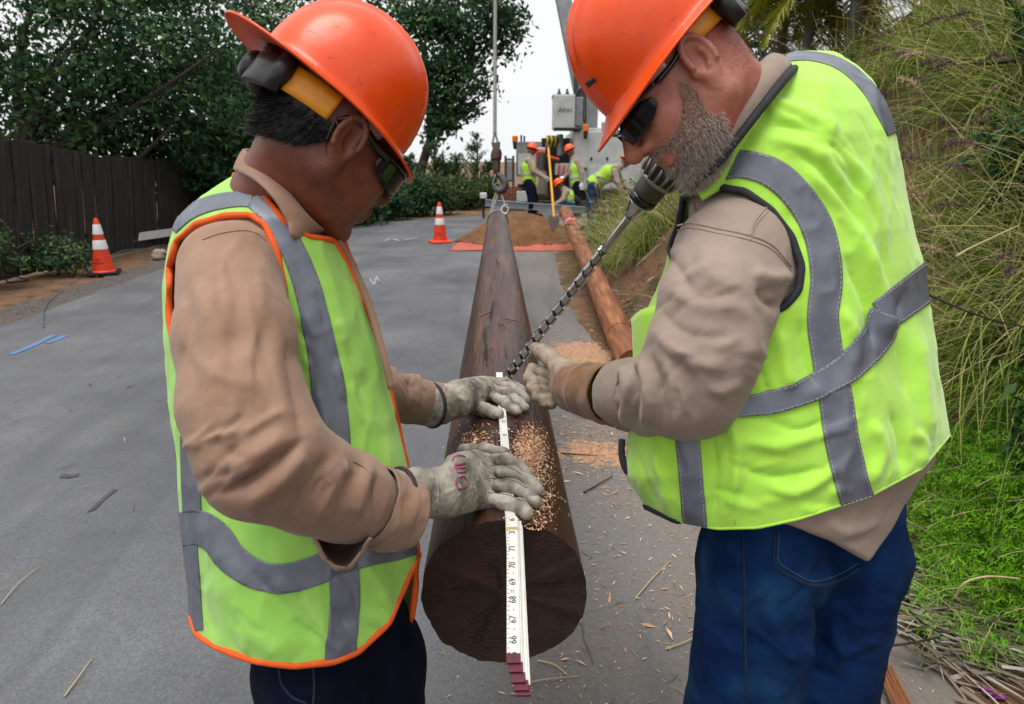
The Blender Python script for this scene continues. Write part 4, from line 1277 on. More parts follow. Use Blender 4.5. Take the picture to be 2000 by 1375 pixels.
    # ---- shirt: torso and both sleeves
    up = [C(451, 530, 0.95), C(460, 660, 0.87), C(475, 790, 0.835), C(514, 890, 0.83)]
    fo = [C(514, 890, 0.83), C(610, 945, 0.885), C(680, 970, 0.93), C(722, 985, 0.957)]
    fup = [C(600, 500, 1.2), C(640, 640, 1.25), C(672, 745, 1.3)]
    ffo = [C(672, 745, 1.3), C(745, 768, 1.37), C(800, 780, 1.42), C(845, 790, 1.46)]
    hx, hy = [q[0] for q in hem[1:]], [q[1] for q in hem[1:]]
    def field(G2):
        S = loft(G2, rows) + 0.011
        arm = smin(chain(G2, up, [0.069, 0.0705, 0.0715, 0.0705], 0.02), chain(G2, fo, [0.072, 0.062, 0.057, 0.047], 0.02), 0.03)
        arm2 = smin(chain(G2, fup, [0.07, 0.066, 0.056], 0.02), chain(G2, ffo, [0.056, 0.052, 0.046, 0.042], 0.02), 0.02)
        S = smin(smin(S, arm, 0.02), arm2, 0.02)
        pyy = G2.py()
        return smax(S, (pyy - np.interp(G2.px(), hx, hy) + np.interp(G2.px(), [400, 500, 560], [2, -3, 25])) / 1000 + np.where(G2.Z < 0.9, -1, 0) * 0, 0.006)
    sV, sQ = solve(field, (-0.64, -0.58, 0.68), (-0.05, 0.34, 1.62), 0.0038); sV = relax(sV, sQ, 1, 0.5)
    N = normals(sV, sQ); px, py = proj(sV); face = N[:, 2] < 0.25
    fl = [([(590, 862), (520, 915), (440, 965)], 11, -0.02), ([(560, 850), (500, 890), (445, 925)], 22, 0.010), ([(590, 880), (545, 935), (470, 990)], 22, 0.011),
          ([(640, 890), (600, 960), (575, 1010)], 16, -0.010), ([(668, 895), (640, 960), (620, 1020)], 18, 0.008), ([(690, 920), (668, 975), (650, 1030)], 12, -0.008), ([(720, 905), (705, 960), (690, 1010)], 14, 0.009),
          ([(735, 930), (725, 975), (712, 1010)], 8, -0.006), ([(560, 660), (575, 760), (590, 850)], 20, -0.008), ([(530, 640), (540, 750), (560, 850)], 24, 0.006),
          ([(380, 520), (410, 640), (420, 760)], 26, 0.006), ([(430, 480), (460, 560), (470, 680)], 20, -0.004), ([(360, 560), (375, 700), (390, 840)], 22, -0.005), ([(480, 720), (500, 800), (480, 870)], 18, 0.005),
          ([(400, 820), (440, 880), (500, 900)], 18, -0.005), ([(345, 640), (400, 720), (500, 760)], 14, 0.003),
          ([(775, 715), (795, 745), (815, 760)], 9, -0.008), ([(760, 735), (780, 770), (800, 800)], 10, 0.007), ([(800, 728), (815, 760), (820, 800)], 8, 0.006), ([(670, 480), (705, 560), (745, 690)], 8, 0.005), ([(690, 540), (715, 600), (735, 650)], 6, -0.005),
          ([(651, 936), (655, 972), (655, 1009)], 4, -0.0032), ([(702, 905), (700, 919), (689, 943)], 5, -0.0024), ([(696, 895), (687, 937), (689, 969)], 5, -0.0020), ([(656, 896), (627, 931), (606, 970)], 4, 0.0031), ([(670, 901), (674, 937), (680, 975)], 4, 0.0040), ([(667, 923), (677, 954), (676, 981)], 6, -0.0044), ([(636, 915), (621, 950), (609, 984)], 4, -0.0026), ([(695, 925), (682, 942), (675, 961)], 5, -0.0033), ([(640, 944), (628, 963), (628, 987)], 4, -0.0037), ([(634, 934), (630, 960), (626, 976)], 4, -0.0027), ([(652, 956), (642, 982), (626, 997)], 5, -0.0025), ([(590, 908), (583, 943), (582, 986)], 4, -0.0033), ([(636, 928), (620, 948), (611, 968)], 6, -0.0036), ([(652, 933), (638, 950), (622, 978)], 6, -0.0031), ([(632, 950), (623, 987), (619, 1021)], 4, 0.0027), ([(680, 899), (679, 941), (666, 982)], 4, -0.0031), ([(472, 682), (464, 784), (441, 875)], 11, 0.0024), ([(464, 556), (459, 625), (446, 679)], 14, -0.0015), ([(503, 677), (497, 767), (502, 866)], 11, -0.0026), ([(502, 631), (490, 697), (494, 769)], 8, 0.0024), ([(374, 553), (367, 642), (353, 714)], 11, -0.0026), ([(425, 486), (426, 550), (434, 624)], 8, -0.0025), ([(418, 687), (419, 728), (428, 767)], 11, -0.0025), ([(386, 678), (393, 729), (388, 798)], 11, -0.0022), ([(499, 569), (493, 651), (469, 730)], 14, 0.0025), ([(482, 557), (488, 639), (506, 723)], 11, 0.0024), ([(504, 509), (511, 574), (513, 648)], 11, 0.0021), ([(506, 653), (528, 733), (546, 801)], 11, -0.0028), ([(434, 615), (437, 677), (443, 727)], 11, 0.0021), ([(390, 525), (376, 582), (356, 630)], 14, -0.0028), ([(520, 927), (476, 948), (423, 968)], 6, -0.0042), ([(425, 905), (407, 928), (383, 949)], 6, -0.0049), ([(423, 918), (387, 934), (363, 958)], 5, -0.0023), ([(474, 863), (443, 888), (422, 906)], 6, -0.0047), ([(422, 820), (386, 855), (348, 880)], 5, 0.0044), ([(472, 809), (435, 847), (392, 876)], 5, -0.0033), ([(550, 804), (517, 822), (472, 851)], 8, 0.0042), ([(451, 920), (428, 952), (397, 976)], 6, -0.0039), ([(474, 885), (448, 912), (431, 940)], 8, -0.0024), ([(439, 836), (417, 857), (398, 882)], 6, 0.0030), ([(503, 899), (456, 919), (407, 937)], 6, -0.0047), ([(429, 844), (403, 858), (372, 878)], 8, 0.0049), ([(478, 813), (438, 836), (395, 858)], 5, -0.0036), ([(472, 840), (433, 850), (403, 857)], 6, 0.0038), ([(818, 743), (824, 768), (823, 791)], 3, -0.0040), ([(767, 724), (764, 747), (766, 770)], 5, -0.0056), ([(770, 724), (776, 750), (788, 775)], 3, 0.0037), ([(803, 732), (800, 754), (798, 776)], 4, -0.0058), ([(786, 736), (796, 763), (803, 786)], 5, 0.0045), ([(815, 725), (823, 748), (831, 764)], 3, 0.0054), ([(819, 719), (824, 742), (831, 773)], 4, -0.0038)]
    w = fbm(sV * np.array([1, 0.6, 1]), 15, 3, 9.0); rd = 1 - np.abs(2 * w - 1)
    dsp = np.where(face, folds(px, py, fl), 0) + 0.0025 * (rd ** 4 - 0.25)
    sV = relax(sV + N * dsp[:, None], sQ, 1, 0.35)
    shirt = put('shirt', sV, sQ, M['tan'], root)
    sf = Surf(sV, sQ)
    sewn('shoulder_seam', sf, [(395, 468), (430, 456), (470, 450), (500, 455), (520, 470)], M['tan'], shirt, 0.0008)
    sewn('sleeve_seam', sf, [(690, 900), (722, 925), (728, 990), (720, 1050)], M['tan'], shirt, 0.001)
    # button cuff at the near wrist, with the open placket hanging below it
    cu = [C(722, 984, 0.957), C(740, 990, 0.969), C(770, 998, 0.988), C(796, 1004, 1.003)]
    cuff = cloth_tube('cuff', cu, [0.055, 0.0555, 0.0545, 0.053], M['tan'], shirt, wob=0.09, seed=2.0)
    sewn_c = [wrap_ring(None, C(736, 988, 0.966), cu[3] - cu[0], 0.0575, 60), wrap_ring(None, C(788, 1002, 0.998), cu[3] - cu[0], 0.0555, 60)]
    dashes('stitching', sewn_c, M['tan'], cuff, 0.004, 0.002, 0.0007)
    bt = C(770, 1046, 0.947)
    tube_obj('button', [bt, bt - np.array([0.0005, -0.0005, 0.004])], [0.0065, 0.006], M['tan'], cuff, 14)
    # the unbuttoned sleeve slit gapes below the forearm: a cloth lip round a hollow
    lin = mat('painted_shade_lining', srgb(70, 52, 42), 0.95)  # shade inside the sleeve slit is painted in as a dark lining colour
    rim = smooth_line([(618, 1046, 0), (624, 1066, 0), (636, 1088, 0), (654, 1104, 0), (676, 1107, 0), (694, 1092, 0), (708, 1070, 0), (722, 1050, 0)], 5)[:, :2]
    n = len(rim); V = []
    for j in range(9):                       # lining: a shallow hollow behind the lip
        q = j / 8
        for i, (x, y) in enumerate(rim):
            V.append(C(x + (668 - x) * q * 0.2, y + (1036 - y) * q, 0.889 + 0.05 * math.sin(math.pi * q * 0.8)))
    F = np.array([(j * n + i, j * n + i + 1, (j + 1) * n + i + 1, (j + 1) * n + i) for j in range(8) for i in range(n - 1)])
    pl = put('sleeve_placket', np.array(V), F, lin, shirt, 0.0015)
    V2 = []
    for j in range(4):
        for i, (x, y) in enumerate(rim):
            g = 7 * (j / 3) * (0.75 + 0.35 * math.sin(i * 0.9)); dx, dy = x - 668, y - 1040; L = math.hypot(dx, dy) + 1e-6
            V2.append(C(x + dx / L * g, y + dy / L * g, 0.887 + 0.0025 * math.sin(i * 0.7) + 0.002 * j))
    F = np.array([(j * n + i, j * n + i + 1, (j + 1) * n + i + 1, (j + 1) * n + i) for j in range(3) for i in range(n - 1)])
    put('placket_lip', np.array(V2), F, M['tan'], pl, 0.003)
    fc = [C(800, 781, 1.42), C(830, 787, 1.45), C(848, 790, 1.47)]
    cloth_tube('cuff', fc, [0.0475, 0.047, 0.0465], M['tan'], shirt, wob=0.08, seed=5.0)
    # collar
    ct = [C(648, 446, 1.07), C(632, 446, 1.0), C(600, 420, 0.962), C(560, 372, 0.955), (C(518, 326, 0.97)), C(484, 297, 1.01), C(478, 292, 1.07), C(500, 298, 1.14), C(560, 350, 1.17), C(640, 440, 1.12)]
    cb = [C(640, 452, 1.05), C(577, 466, 0.945), C(560, 430, 0.935), C(532, 385, 0.93), C(497, 352, 0.945), C(464, 335, 0.99), C(460, 332, 1.07), C(490, 340, 1.16), C(560, 390, 1.19), C(640, 470, 1.15)]
    strip('collar', ct, cb, M['tan'], shirt, 0.004, 8, 6, 0.004)
    # placket edge down the chest
    pk = [C(655, 462, 1.03), C(690, 522, 1.035), C(722, 600, 1.03), (C(748, 690, 1.02)), C(765, 760, 1.02)]
    tube_obj('button_placket', smooth_line(pk, 6), 0.006, M['tan'], shirt, 8)
    # ---- trousers and boots
    hipn, hipf = P(622, 1300, 1.075), P(722, 1300, 1.165)
    base = [((np.array(hipn) + [0.02, 0.02, 0.16]), hipn + Vector((0, 0, 0)), Vector((hipn.x - 0.005, hipn.y - 0.005, 0.42)), Vector((hipn.x, hipn.y - 0.01, 0.08))),
            ((np.array(hipf) + [-0.03, -0.02, 0.16]), hipf, Vector((hipf.x + 0.01, hipf.y, 0.42)), Vector((hipf.x, hipf.y, 0.08)))]
    V, Q = legs(root, [([list(q) for q in c], [0.085, 0.09, 0.08, 0.068]) for c in base])
    je = put('jeans', V, Q, M['denim_dark'], root)
    sf = Surf(V, Q)
    sewn('side_seam', sf, [(612, 1300), (614, 1340), (612, 1374)], M['denim_seam'], je, 0.0022)
    sewn('pocket_seam', sf, [(545, 1304), (550, 1335), (572, 1362), (600, 1374)], M['denim_seam'], je, 0.002)
    boots(root, [base[0][3], base[1][3]], 0.1, M['boot'])

    # ---- gloves
    f = lambda pts, l=0.0115: [on_pole(x, y, l) for x, y in pts]
    fingers = [f([(950, 899), (990, 899), (1018, 914), (1031, 928)]), f([(955, 922), (1004, 925), (1036, 942), (1050, 957)]), f([(955, 947), (1003, 951), (1032, 965), (1045, 980)]), f([(942, 975), (987, 981), (1016, 990), (1027, 1002)])]
    wr = C(862, 960, 1.055)
    palm = [(C(868, 938, 1.06), on_pole(950, 902, 0.018), 0.023, 0.0155), (wr, on_pole(952, 924, 0.019), 0.028, 0.016), (wr, on_pole(952, 948, 0.018), 0.028, 0.016), (C(866, 980, 1.055), on_pole(940, 974, 0.016), 0.025, 0.016), (C(890, 905, 1.085), on_pole(930, 893, 0.012), 0.016, 0.014)]
    cf = ([C(784, 968, 1.0), C(815, 966, 1.02), C(845, 963, 1.043), C(866, 961, 1.06)], [0.038, 0.037, 0.032, 0.027])
    V, Q = glove(root, 'glove', fingers, [0.0114, 0.0118, 0.0118, 0.0122], f([(905, 880), (945, 878), (985, 884)], 0.01), [0.013, 0.012, 0.011], palm, cf, M['glove'])
    g = put('glove', V, Q, M['glove'], root)
    sf = Surf(V, Q)
    tube_obj('glove_binding', wrap_ring(None, C(781, 969, 0.998), C(815, 966, 1.02) - C(784, 968, 1.0), 0.0395), 0.0042, M['glove_trim'], g, 8)
    sewn('seam', sf, [(852, 925), (856, 955), (853, 1000)], M['glove'], g, 0.0016, 0.0006)
    for pts in ([(958, 909), (992, 911), (1018, 926)], [(958, 934), (1000, 938), (1030, 953)], [(952, 962), (990, 966), (1018, 978)]):
        sewn('finger_seam', sf, pts, M['finger_seam'], g, 0.0009, 0.0001)
    def ink(strokes):
        for st in strokes:
            sp = smooth_line([(x, y, 0) for x, y in st], 6)
            q = np.array([sf.hit(x, y, 1.04) for x, y, _ in sp]); q *= (1 - 0.0006 / np.linalg.norm(q, axis=1))[:, None]
            nn = np.array([0, 0, -1.0]); tg = np.gradient(q, axis=0); sd = np.cross(tg, nn); sd /= np.linalg.norm(sd, axis=1)[:, None] + 1e-9
            Vs = np.vstack([q - sd * 0.0019, q + sd * 0.0019]); n = len(q)
            put('marker_letter', Vs, np.array([(i, i + 1, n + i + 1, n + i) for i in range(n - 1)]), M['ink'], g, 0.0004)
    ink([[(884, 900), (888, 893), (898, 890), (908, 893)], [(889, 909), (890, 916), (893, 924)], [(889, 909), (898, 908), (909, 905)], [(891, 916), (900, 915), (909, 914)], [(893, 924), (902, 924), (911, 921)],
         [(893, 935), (905, 932), (912, 941), (909, 952), (897, 956), (890, 946), (893, 935)]])
    # far hand
    f = lambda pts, l=0.0115: [on_pole(x, y, l) for x, y in pts]
    fingers = [f([(948, 768), (984, 784), (1002, 799), (1010, 804)]), f([(952, 758), (992, 768), (1015, 787), (1026, 797)]), f([(955, 750), (995, 755), (1018, 769), (1030, 783)]), f([(952, 744), (988, 746), (1009, 755), (1022, 763)])]
    wr = C(888, 784, 1.496)
    palm = [(wr, on_pole(948, 766, 0.02), 0.03, 0.018), (wr, on_pole(950, 757, 0.022), 0.03, 0.018), (C(890, 772, 1.5), on_pole(952, 750, 0.02), 0.026, 0.017), (C(896, 764, 1.51), on_pole(942, 748, 0.018), 0.022, 0.017), (C(895, 790, 1.48), on_pole(930, 790, 0.014), 0.024, 0.017)]
    cf = ([C(842, 791, 1.45), C(865, 788, 1.475), C(890, 784, 1.496)], [0.0455, 0.041, 0.031])
    V, Q = glove(root, 'glove', fingers, [0.0114, 0.0114, 0.011, 0.01], f([(918, 791), (948, 801), (966, 806), (975, 808)], 0.012), [0.0172, 0.0145, 0.0127, 0.011], palm, cf, M['glove'])
    g2 = put('glove', V, Q, M['glove'], root)
    tube_obj('glove_binding', wrap_ring(None, C(842, 791, 1.45), C(866, 788, 1.475) - C(841, 791, 1.45), 0.0465), 0.0042, M['glove_trim'], g2, 8)
    return root
man_left()

# ------------------------------------------------------------------ the man on the right
def man_right():
    foot = Vector((0.46, 0.95, 0))
    root = empty('person', foot, 'bearded man in black-trimmed lime vest and blue jeans steering the auger', 'person')
    O = C(1334, 172, 1.03)
    B = basis((-0.70, -0.71, 0.05), (-0.7, 0.7, 0.0))
    neck = C(1462, 230, 1.155)
    V, Q, hp = head_mesh(O, B, neck, 1.02, jowl=0.008, nose=1.06, neck_r=(0.068, 0.07))
    put('body', V, Q, M['skin_b'], root)
    N = normals(V, Q); L = (V - O) @ B.T / 1.02
    f, u = L[:, 0], L[:, 1]
    cheek = np.interp(f, [-0.01, 0.006, 0.024, 0.05, 0.078, 0.1, 0.12], [-0.04, 0.03, 0.012, -0.022, -0.034, -0.031, -0.031])
    sb = np.minimum(cheek - u, np.minimum(f - np.interp(u, [-0.14, -0.1, -0.07, -0.03, 0.0, 0.03], [0.03, 0.022, 0.012, 0.006, 0.014, 0.014]), 0.2))
    lipm = (np.abs(u + 0.0575) < 0.009) & (f > 0.084)
    sb = np.where(lipm, -1, sb)
    sb = np.where((np.abs(L[:, 2]) > 0.07) | (u > 0.03), -1, sb)
    bv, bt = clip(V + N * 0.0012, Q, sb * 1000 - 6 - 8 * fbm(V, 140, 2))
    beard = put('beard', bv, bt, mat('beard_base', srgb(122, 84, 68), 0.8, srgb(140, 104, 88), 60, 5, (0.4, 0.7), bump=0.8, bscale=300, bdist=0.003), root, 0.004)
    for nm, cnt, mm, lo, hi in (('beard_hair', 11000, M['beard_grey'], 0.006, 0.016), ('beard_hair', 5000, M['beard_red'], 0.004, 0.011)):
        cand = np.flatnonzero((sb > 0.014 * RNG.random(len(sb)) * (0.4 + fbm(V, 90, 2))) & (N[:, 2] < 0.35)); sel = RNG.choice(cand, cnt)
        ff = f[sel]; long = np.clip((-u[sel] - 0.02) / 0.07, 0.25, 1)
        dirs = N[sel] * 0.42 - B[1] * 0.85 + B[0] * 0.15 + RNG.normal(size=(cnt, 3)) * 0.3; dirs /= np.linalg.norm(dirs, axis=1)[:, None]
        strands(nm, V[sel] + N[sel] * 0.003 + RNG.normal(size=(cnt, 3)) * 0.0012, dirs, RNG.uniform(lo, hi, cnt) * long, 0.00026, mm, beard, 0.0022, 6, 0.25)
    # close-cropped hair at the nape
    s = np.minimum(np.minimum(-0.03 - f, u + 0.045), 0.05 + 0 * u)
    cand = np.flatnonzero(((s > 0)) & (N[:, 2] < 0.4)); sel = RNG.choice(cand, 4200)
    dirs = N[sel] * 0.5 - B[1] * 0.7 - B[0] * 0.2 + RNG.normal(size=(len(sel), 3)) * 0.25; dirs /= np.linalg.norm(dirs, axis=1)[:, None]
    strands('hair', V[sel], dirs, RNG.uniform(0.003, 0.005, len(sel)), 0.00018, M['nape'], root, 0.001, 2, 0.0)
    glasses(root, hp)
    HB = basis((-0.655, -0.755, 0.02), (-0.755, 0.655, -0.10))
    hat = hard_hat(root, C(1295, 93, 1.03), HB, M['helmet'], brim_f=0.05, brim_b=0.02, brim_s=0.013, H=0.142, af=0.128, as_=0.108, drop=0.02, band=(84, -0.004, -0.034, 0.1, 0.09))
    # small dark sticker on the hat's side
    hs = Surf(*(lambda me: ([tuple(w2c(np.array(v.co) + np.array(foot))) for v in me.vertices], [tuple(p.vertices) for p in me.polygons]))(hat.data))
    q = [hs.hit(x, y) * 0.996 for x, y in ((1143, 163), (1158, 150), (1164, 158), (1149, 172))]
    put('sticker', np.array(q), np.array([[0, 1, 2, 3]]), M['black_plastic'], hat, 0.0006)
    scratches(hat, hs, [((1166, 222), (1176, 212)), ((1174, 224), (1180, 208)), ((1186, 216), (1190, 206)), ((1190, 222), (1199, 208)), ((1150, 84), (1153, 92)), ((1262, 18), (1268, 28)), ((1215, 60), (1232, 66)), ((1200, 120), (1206, 138)), ((1275, 70), (1282, 66)), ((1310, 40), (1322, 32))], 3)

    rows = [(104, 1560, 1630, 1.24, 0.05), (130, 1475, 1672, 1.21, 0.10), (165, 1432, 1702, 1.19, 0.14), (210, 1394, 1728, 1.18, 0.165), (260, 1364, 1744, 1.175, 0.18), (340, 1338, 1760, 1.178, 0.188), (430, 1330, 1782, 1.18, 0.192), (520, 1302, 1800, 1.175, 0.195), (620, 1262, 1816, 1.17, 0.195),
            (700, 1256, 1828, 1.17, 0.195), (780, 1262, 1840, 1.165, 0.195), (850, 1230, 1850, 1.16, 0.195), (930, 1228, 1842, 1.155, 0.19), (1000, 1270, 1800, 1.15, 0.18), (1060, 1340, 1765, 1.15, 0.175), (1160, 1380, 1740, 1.15, 0.17)]
    vV, vQ = solve(lambda G: loft(G, rows, 2.2), (0.12, -0.46, 0.80), (0.92, 0.60, 1.50), 0.0042); vV = relax(vV, vQ, 2, 0.5)
    N = normals(vV, vQ); px, py = proj(vV); face = N[:, 2] < 0.15
    fl = [([(1470, 200), (1560, 215), (1640, 260)], 11.2, 0.00675), ([(1480, 240), (1570, 250), (1650, 310)], 10.4, -0.00675), ([(1500, 270), (1590, 300), (1660, 380)], 12, 0.0081), ([(1540, 290), (1620, 350), (1680, 450)], 10.4, -0.00675), ([(1590, 250), (1680, 350), (1730, 520)], 16, 0.0081), ([(1640, 300), (1700, 420), (1735, 560)], 10.4, -0.00675), ([(1570, 330), (1650, 420), (1690, 520)], 12, 0.0081),
          ([(1650, 500), (1690, 600), (1700, 680)], 12.8, -0.0108), ([(1680, 470), (1720, 580), (1730, 660)], 14.4, 0.01215), ([(1640, 600), (1665, 660), (1660, 720)], 11.2, 0.00675), ([(1765, 560), (1755, 660), (1780, 800)], 16, -0.0108), ([(1790, 640), (1800, 760), (1815, 860)], 14.4, 0.0108),
          ([(1440, 860), (1520, 870), (1600, 850)], 11.2, 0.0081), ([(1420, 900), (1500, 930), (1600, 920)], 11.2, -0.0081), ([(1420, 810), (1440, 880), (1430, 990)], 10.4, 0.00945), ([(1390, 850), (1400, 920), (1395, 1010)], 8, -0.0081), ([(1500, 950), (1560, 960), (1640, 910)], 11.2, 0.0081), ([(1500, 820), (1560, 840), (1610, 820)], 8, -0.00675), ([(1700, 820), (1720, 880), (1690, 950)], 12.8, 0.00945), ([(1740, 800), (1760, 860), (1760, 920)], 11.2, -0.00945),
          ([(1780, 840), (1800, 870), (1790, 910)], 9.6, 0.0081), ([(1560, 620), (1570, 700), (1590, 760)], 11.2, -0.00945), ([(1520, 640), (1530, 700), (1540, 760)], 12.8, 0.00945), ([(1470, 700), (1490, 740), (1500, 770)], 9.6, -0.0081), ([(1280, 880), (1300, 940), (1310, 1000)], 9.6, 0.0081), ([(1245, 880), (1260, 930), (1290, 990)], 7.2, -0.0054), ([(1690, 150), (1710, 230), (1735, 330)], 8, 0.0054),
          ([(1526, 241), (1564, 248), (1609, 269)], 6, -0.0021), ([(1617, 314), (1649, 343), (1687, 388)], 6, -0.0029), ([(1499, 218), (1524, 223), (1547, 239)], 6, 0.0024), ([(1630, 421), (1646, 434), (1666, 463)], 6, 0.0025), ([(1640, 327), (1664, 351), (1677, 380)], 6, -0.0029), ([(1543, 251), (1586, 272), (1617, 300)], 5, -0.0026), ([(1600, 259), (1641, 287), (1681, 324)], 5, -0.0028), ([(1621, 332), (1653, 370), (1689, 413)], 5, -0.0020), ([(1595, 344), (1624, 363), (1641, 390)], 6, -0.0032), ([(1550, 270), (1587, 287), (1620, 319)], 7, 0.0025), ([(1608, 285), (1629, 313), (1658, 350)], 7, 0.0018), ([(1600, 228), (1625, 251), (1651, 287)], 7, 0.0018), ([(1496, 222), (1532, 231), (1569, 247)], 6, 0.0032), ([(1538, 231), (1582, 254), (1631, 287)], 7, 0.0022), ([(1513, 237), (1550, 244), (1578, 262)], 5, -0.0023), ([(1615, 283), (1632, 297), (1653, 325)], 7, -0.0032), ([(1554, 226), (1592, 240), (1628, 269)], 6, 0.0028), ([(1537, 215), (1568, 224), (1591, 245)], 7, 0.0027), ([(1673, 221), (1696, 261), (1707, 311)], 5, -0.0032), ([(1653, 262), (1672, 299), (1695, 351)], 6, -0.0018), ([(1611, 277), (1642, 304), (1662, 341)], 6, -0.0022), ([(1643, 385), (1662, 409), (1674, 439)], 6, -0.0031), ([(1485, 203), (1519, 204), (1550, 215)], 6, 0.0030), ([(1466, 203), (1496, 211), (1516, 224)], 7, 0.0023), ([(1535, 270), (1567, 283), (1600, 301)], 7, -0.0029), ([(1539, 228), (1573, 249), (1606, 282)], 7, 0.0019), ([(1543, 956), (1570, 966), (1598, 977)], 5, -0.0022), ([(1450, 926), (1492, 908), (1534, 900)], 5, 0.0025), ([(1613, 962), (1641, 955), (1668, 957)], 9, 0.0030), ([(1570, 921), (1593, 916), (1616, 922)], 5, -0.0032), ([(1391, 836), (1413, 839), (1435, 849)], 5, 0.0033), ([(1411, 971), (1450, 987), (1489, 992)], 9, 0.0032), ([(1389, 958), (1424, 958), (1459, 968)], 9, -0.0035), ([(1395, 878), (1431, 884), (1467, 896)], 5, -0.0026), ([(1562, 989), (1589, 996), (1617, 991)], 9, 0.0035), ([(1477, 862), (1523, 880), (1570, 886)], 7, 0.0021), ([(1484, 979), (1509, 978), (1533, 977)], 9, 0.0029), ([(1603, 844), (1642, 829), (1682, 813)], 5, 0.0030), ([(1602, 927), (1637, 945), (1671, 955)], 7, -0.0023), ([(1589, 856), (1624, 845), (1660, 835)], 5, 0.0036), ([(1504, 927), (1537, 940), (1570, 944)], 9, -0.0027), ([(1567, 974), (1598, 984), (1630, 984)], 7, -0.0034)]
    w = fbm(vV * np.array([1, 0.6, 1]), 14, 3, 3.0); rd = 1 - np.abs(2 * w - 1)
    vV = vV + N * (np.where(face, folds(px, py, fl), 0) + 0.0045 * (rd ** 4 - 0.25))[:, None]
    vV = relax(vV, vQ, 1, 0.35)
    px, py = proj(vV); D = vV[:, 2]
    keep = [(1528, 122), (1500, 172), (1455, 228), (1420, 278), (1395, 322), (1350, 354), (1312, 396), (1296, 450), (1288, 520), (1264, 560), (1238, 610), (1236, 700), (1222, 780), (1208, 860), (1216, 908), (1245, 981), (1320, 1016), (1400, 1032), (1480, 1030), (1560, 1013), (1700, 967), (1800, 914), (1852, 852), (1920, 800), (1920, 40), (1545, 40)]
    sv = -in_poly(px, py, keep)
    hole = [(1312, 408), (1340, 382), (1400, 365), (1455, 374), (1506, 410), (1546, 462), (1566, 520), (1560, 568), (1532, 600), (1500, 612), (1420, 640), (1340, 580), (1306, 480)]
    sv = np.minimum(sv, np.where(D < 1.17, in_poly(px, py, hole), 300))
    holef = [(1640, 130), (1690, 160), (1740, 240), (1760, 330), (1700, 330), (1640, 220)]
    sv = np.minimum(sv, np.where(D > 1.31, in_poly(px, py, holef), 300))
    cV, cT = clip(vV, vQ, sv)
    vest = put('vest', cV, cT, M['lime_b'], root, 0.003)
    for ch in rims(cV, cT, 30):
        p = smooth_chain(cV[ch], 10, bool(ch[0] == ch[-1]))
        pp = resample(p, 0.006); qx, qy = proj(pp)
        # black binding at the neck, armholes and zip; plain turned hem elsewhere
        hem = (qy > 640) & (qx > 1330)
        for blk, r, mm in ((~hem, 0.006, M['black_trim']), (hem, 0.0028, M['lime_b'])):
            run = []
            for i in range(len(pp) + 1):
                if i < len(pp) and blk[i]: run.append(pp[i])
                else:
                    if len(run) > 4: tube_obj('trim', np.array(run), r, mm, vest, 8)
                    run = []
    px, py = proj(cV); nr = np.where(cV[:, 2] < 1.2, 1e3, -1e3)
    bands = [[(1352, 350, 46), (1395, 332, 50), (1450, 322, 54), (1510, 340, 58), (1562, 388, 60), (1598, 455, 62), (1612, 540, 62), (1606, 620, 62), (1616, 700, 62), (1632, 790, 66), (1644, 870, 66), (1672, 975, 68), (1684, 1010, 68)],
             [(1342, 830, 46), (1350, 930, 46), (1360, 1040, 46)]]
    for b in bands:
        band_from(cV, cT, np.minimum(band_scalar(px, py, b), nr), M['reflect'], vest, stitch=M['thread'])
    band_from(cV, cT, np.minimum(band_scalar(px, py, [(1400, 798, 34), (1450, 794, 42), (1520, 782, 46), (1600, 750, 52), (1660, 712, 58), (1705, 660, 62), (1728, 612, 64)]), nr), M['reflect'], vest, lift=0.0052, stitch=M['thread'])
    band_from(cV, cT, np.minimum(band_scalar(px, py, [(1722, 618, 66), (1760, 588, 68), (1800, 558, 70), (1850, 520, 70)]), np.where(cV[:, 2] < 1.5, 1e3, 0)), M['reflect'], vest, lift=0.0034, stitch=M['thread'])
    band_from(cV, cT, band_scalar(px, py, [(1520, 116, 18), (1580, 112, 18), (1640, 128, 22), (1690, 170, 26), (1722, 220, 28), (1740, 262, 20)]), M['reflect'], vest)
    sf = Surf(cV, cT)
    sewn('side_seam', sf, [(1432, 830), (1430, 900), (1432, 960), (1436, 1024)], M['lime_b'], vest, 0.0012)
    sewn('side_seam', sf, [(1290, 870), (1288, 930), (1290, 995)], M['lime_b'], vest, 0.0012)
    # zip at the open front edge
    zp = smooth_line([C(1215, 858, 1.155), C(1214, 880, 1.15), C(1218, 905, 1.145), C(1227, 925, 1.14)], 6)
    tube_obj('zip', zp, 0.006, M['black_trim'], vest, 8)
    # chest pocket gaping open
    pt = [C(1234, 622, 1.13), C(1252, 606, 1.09), C(1282, 596, 1.065), C(1300, 590, 1.05)]
    pb = [C(1238, 720, 1.15), C(1256, 720, 1.11), C(1284, 720, 1.07), C(1300, 720, 1.05)]
    strip('pocket', pt, pb, M['lime_b'], vest, 0.0035, 6, 8, 0.006)
    # ---- shirt
    up = [C(1432, 505, 1.05), C(1402, 590, 0.985), C(1376, 680, 0.97), C(1345, 752, 0.985)]
    fo = [C(1345, 752, 0.985), C(1290, 772, 1.09), C(1276, 772, 1.12), C(1262, 772, 1.155)]
    fr_ = [C(1560, 330, 1.33), C(1510, 470, 1.47), C(1440, 430, 1.44), C(1408, 385, 1.40)]
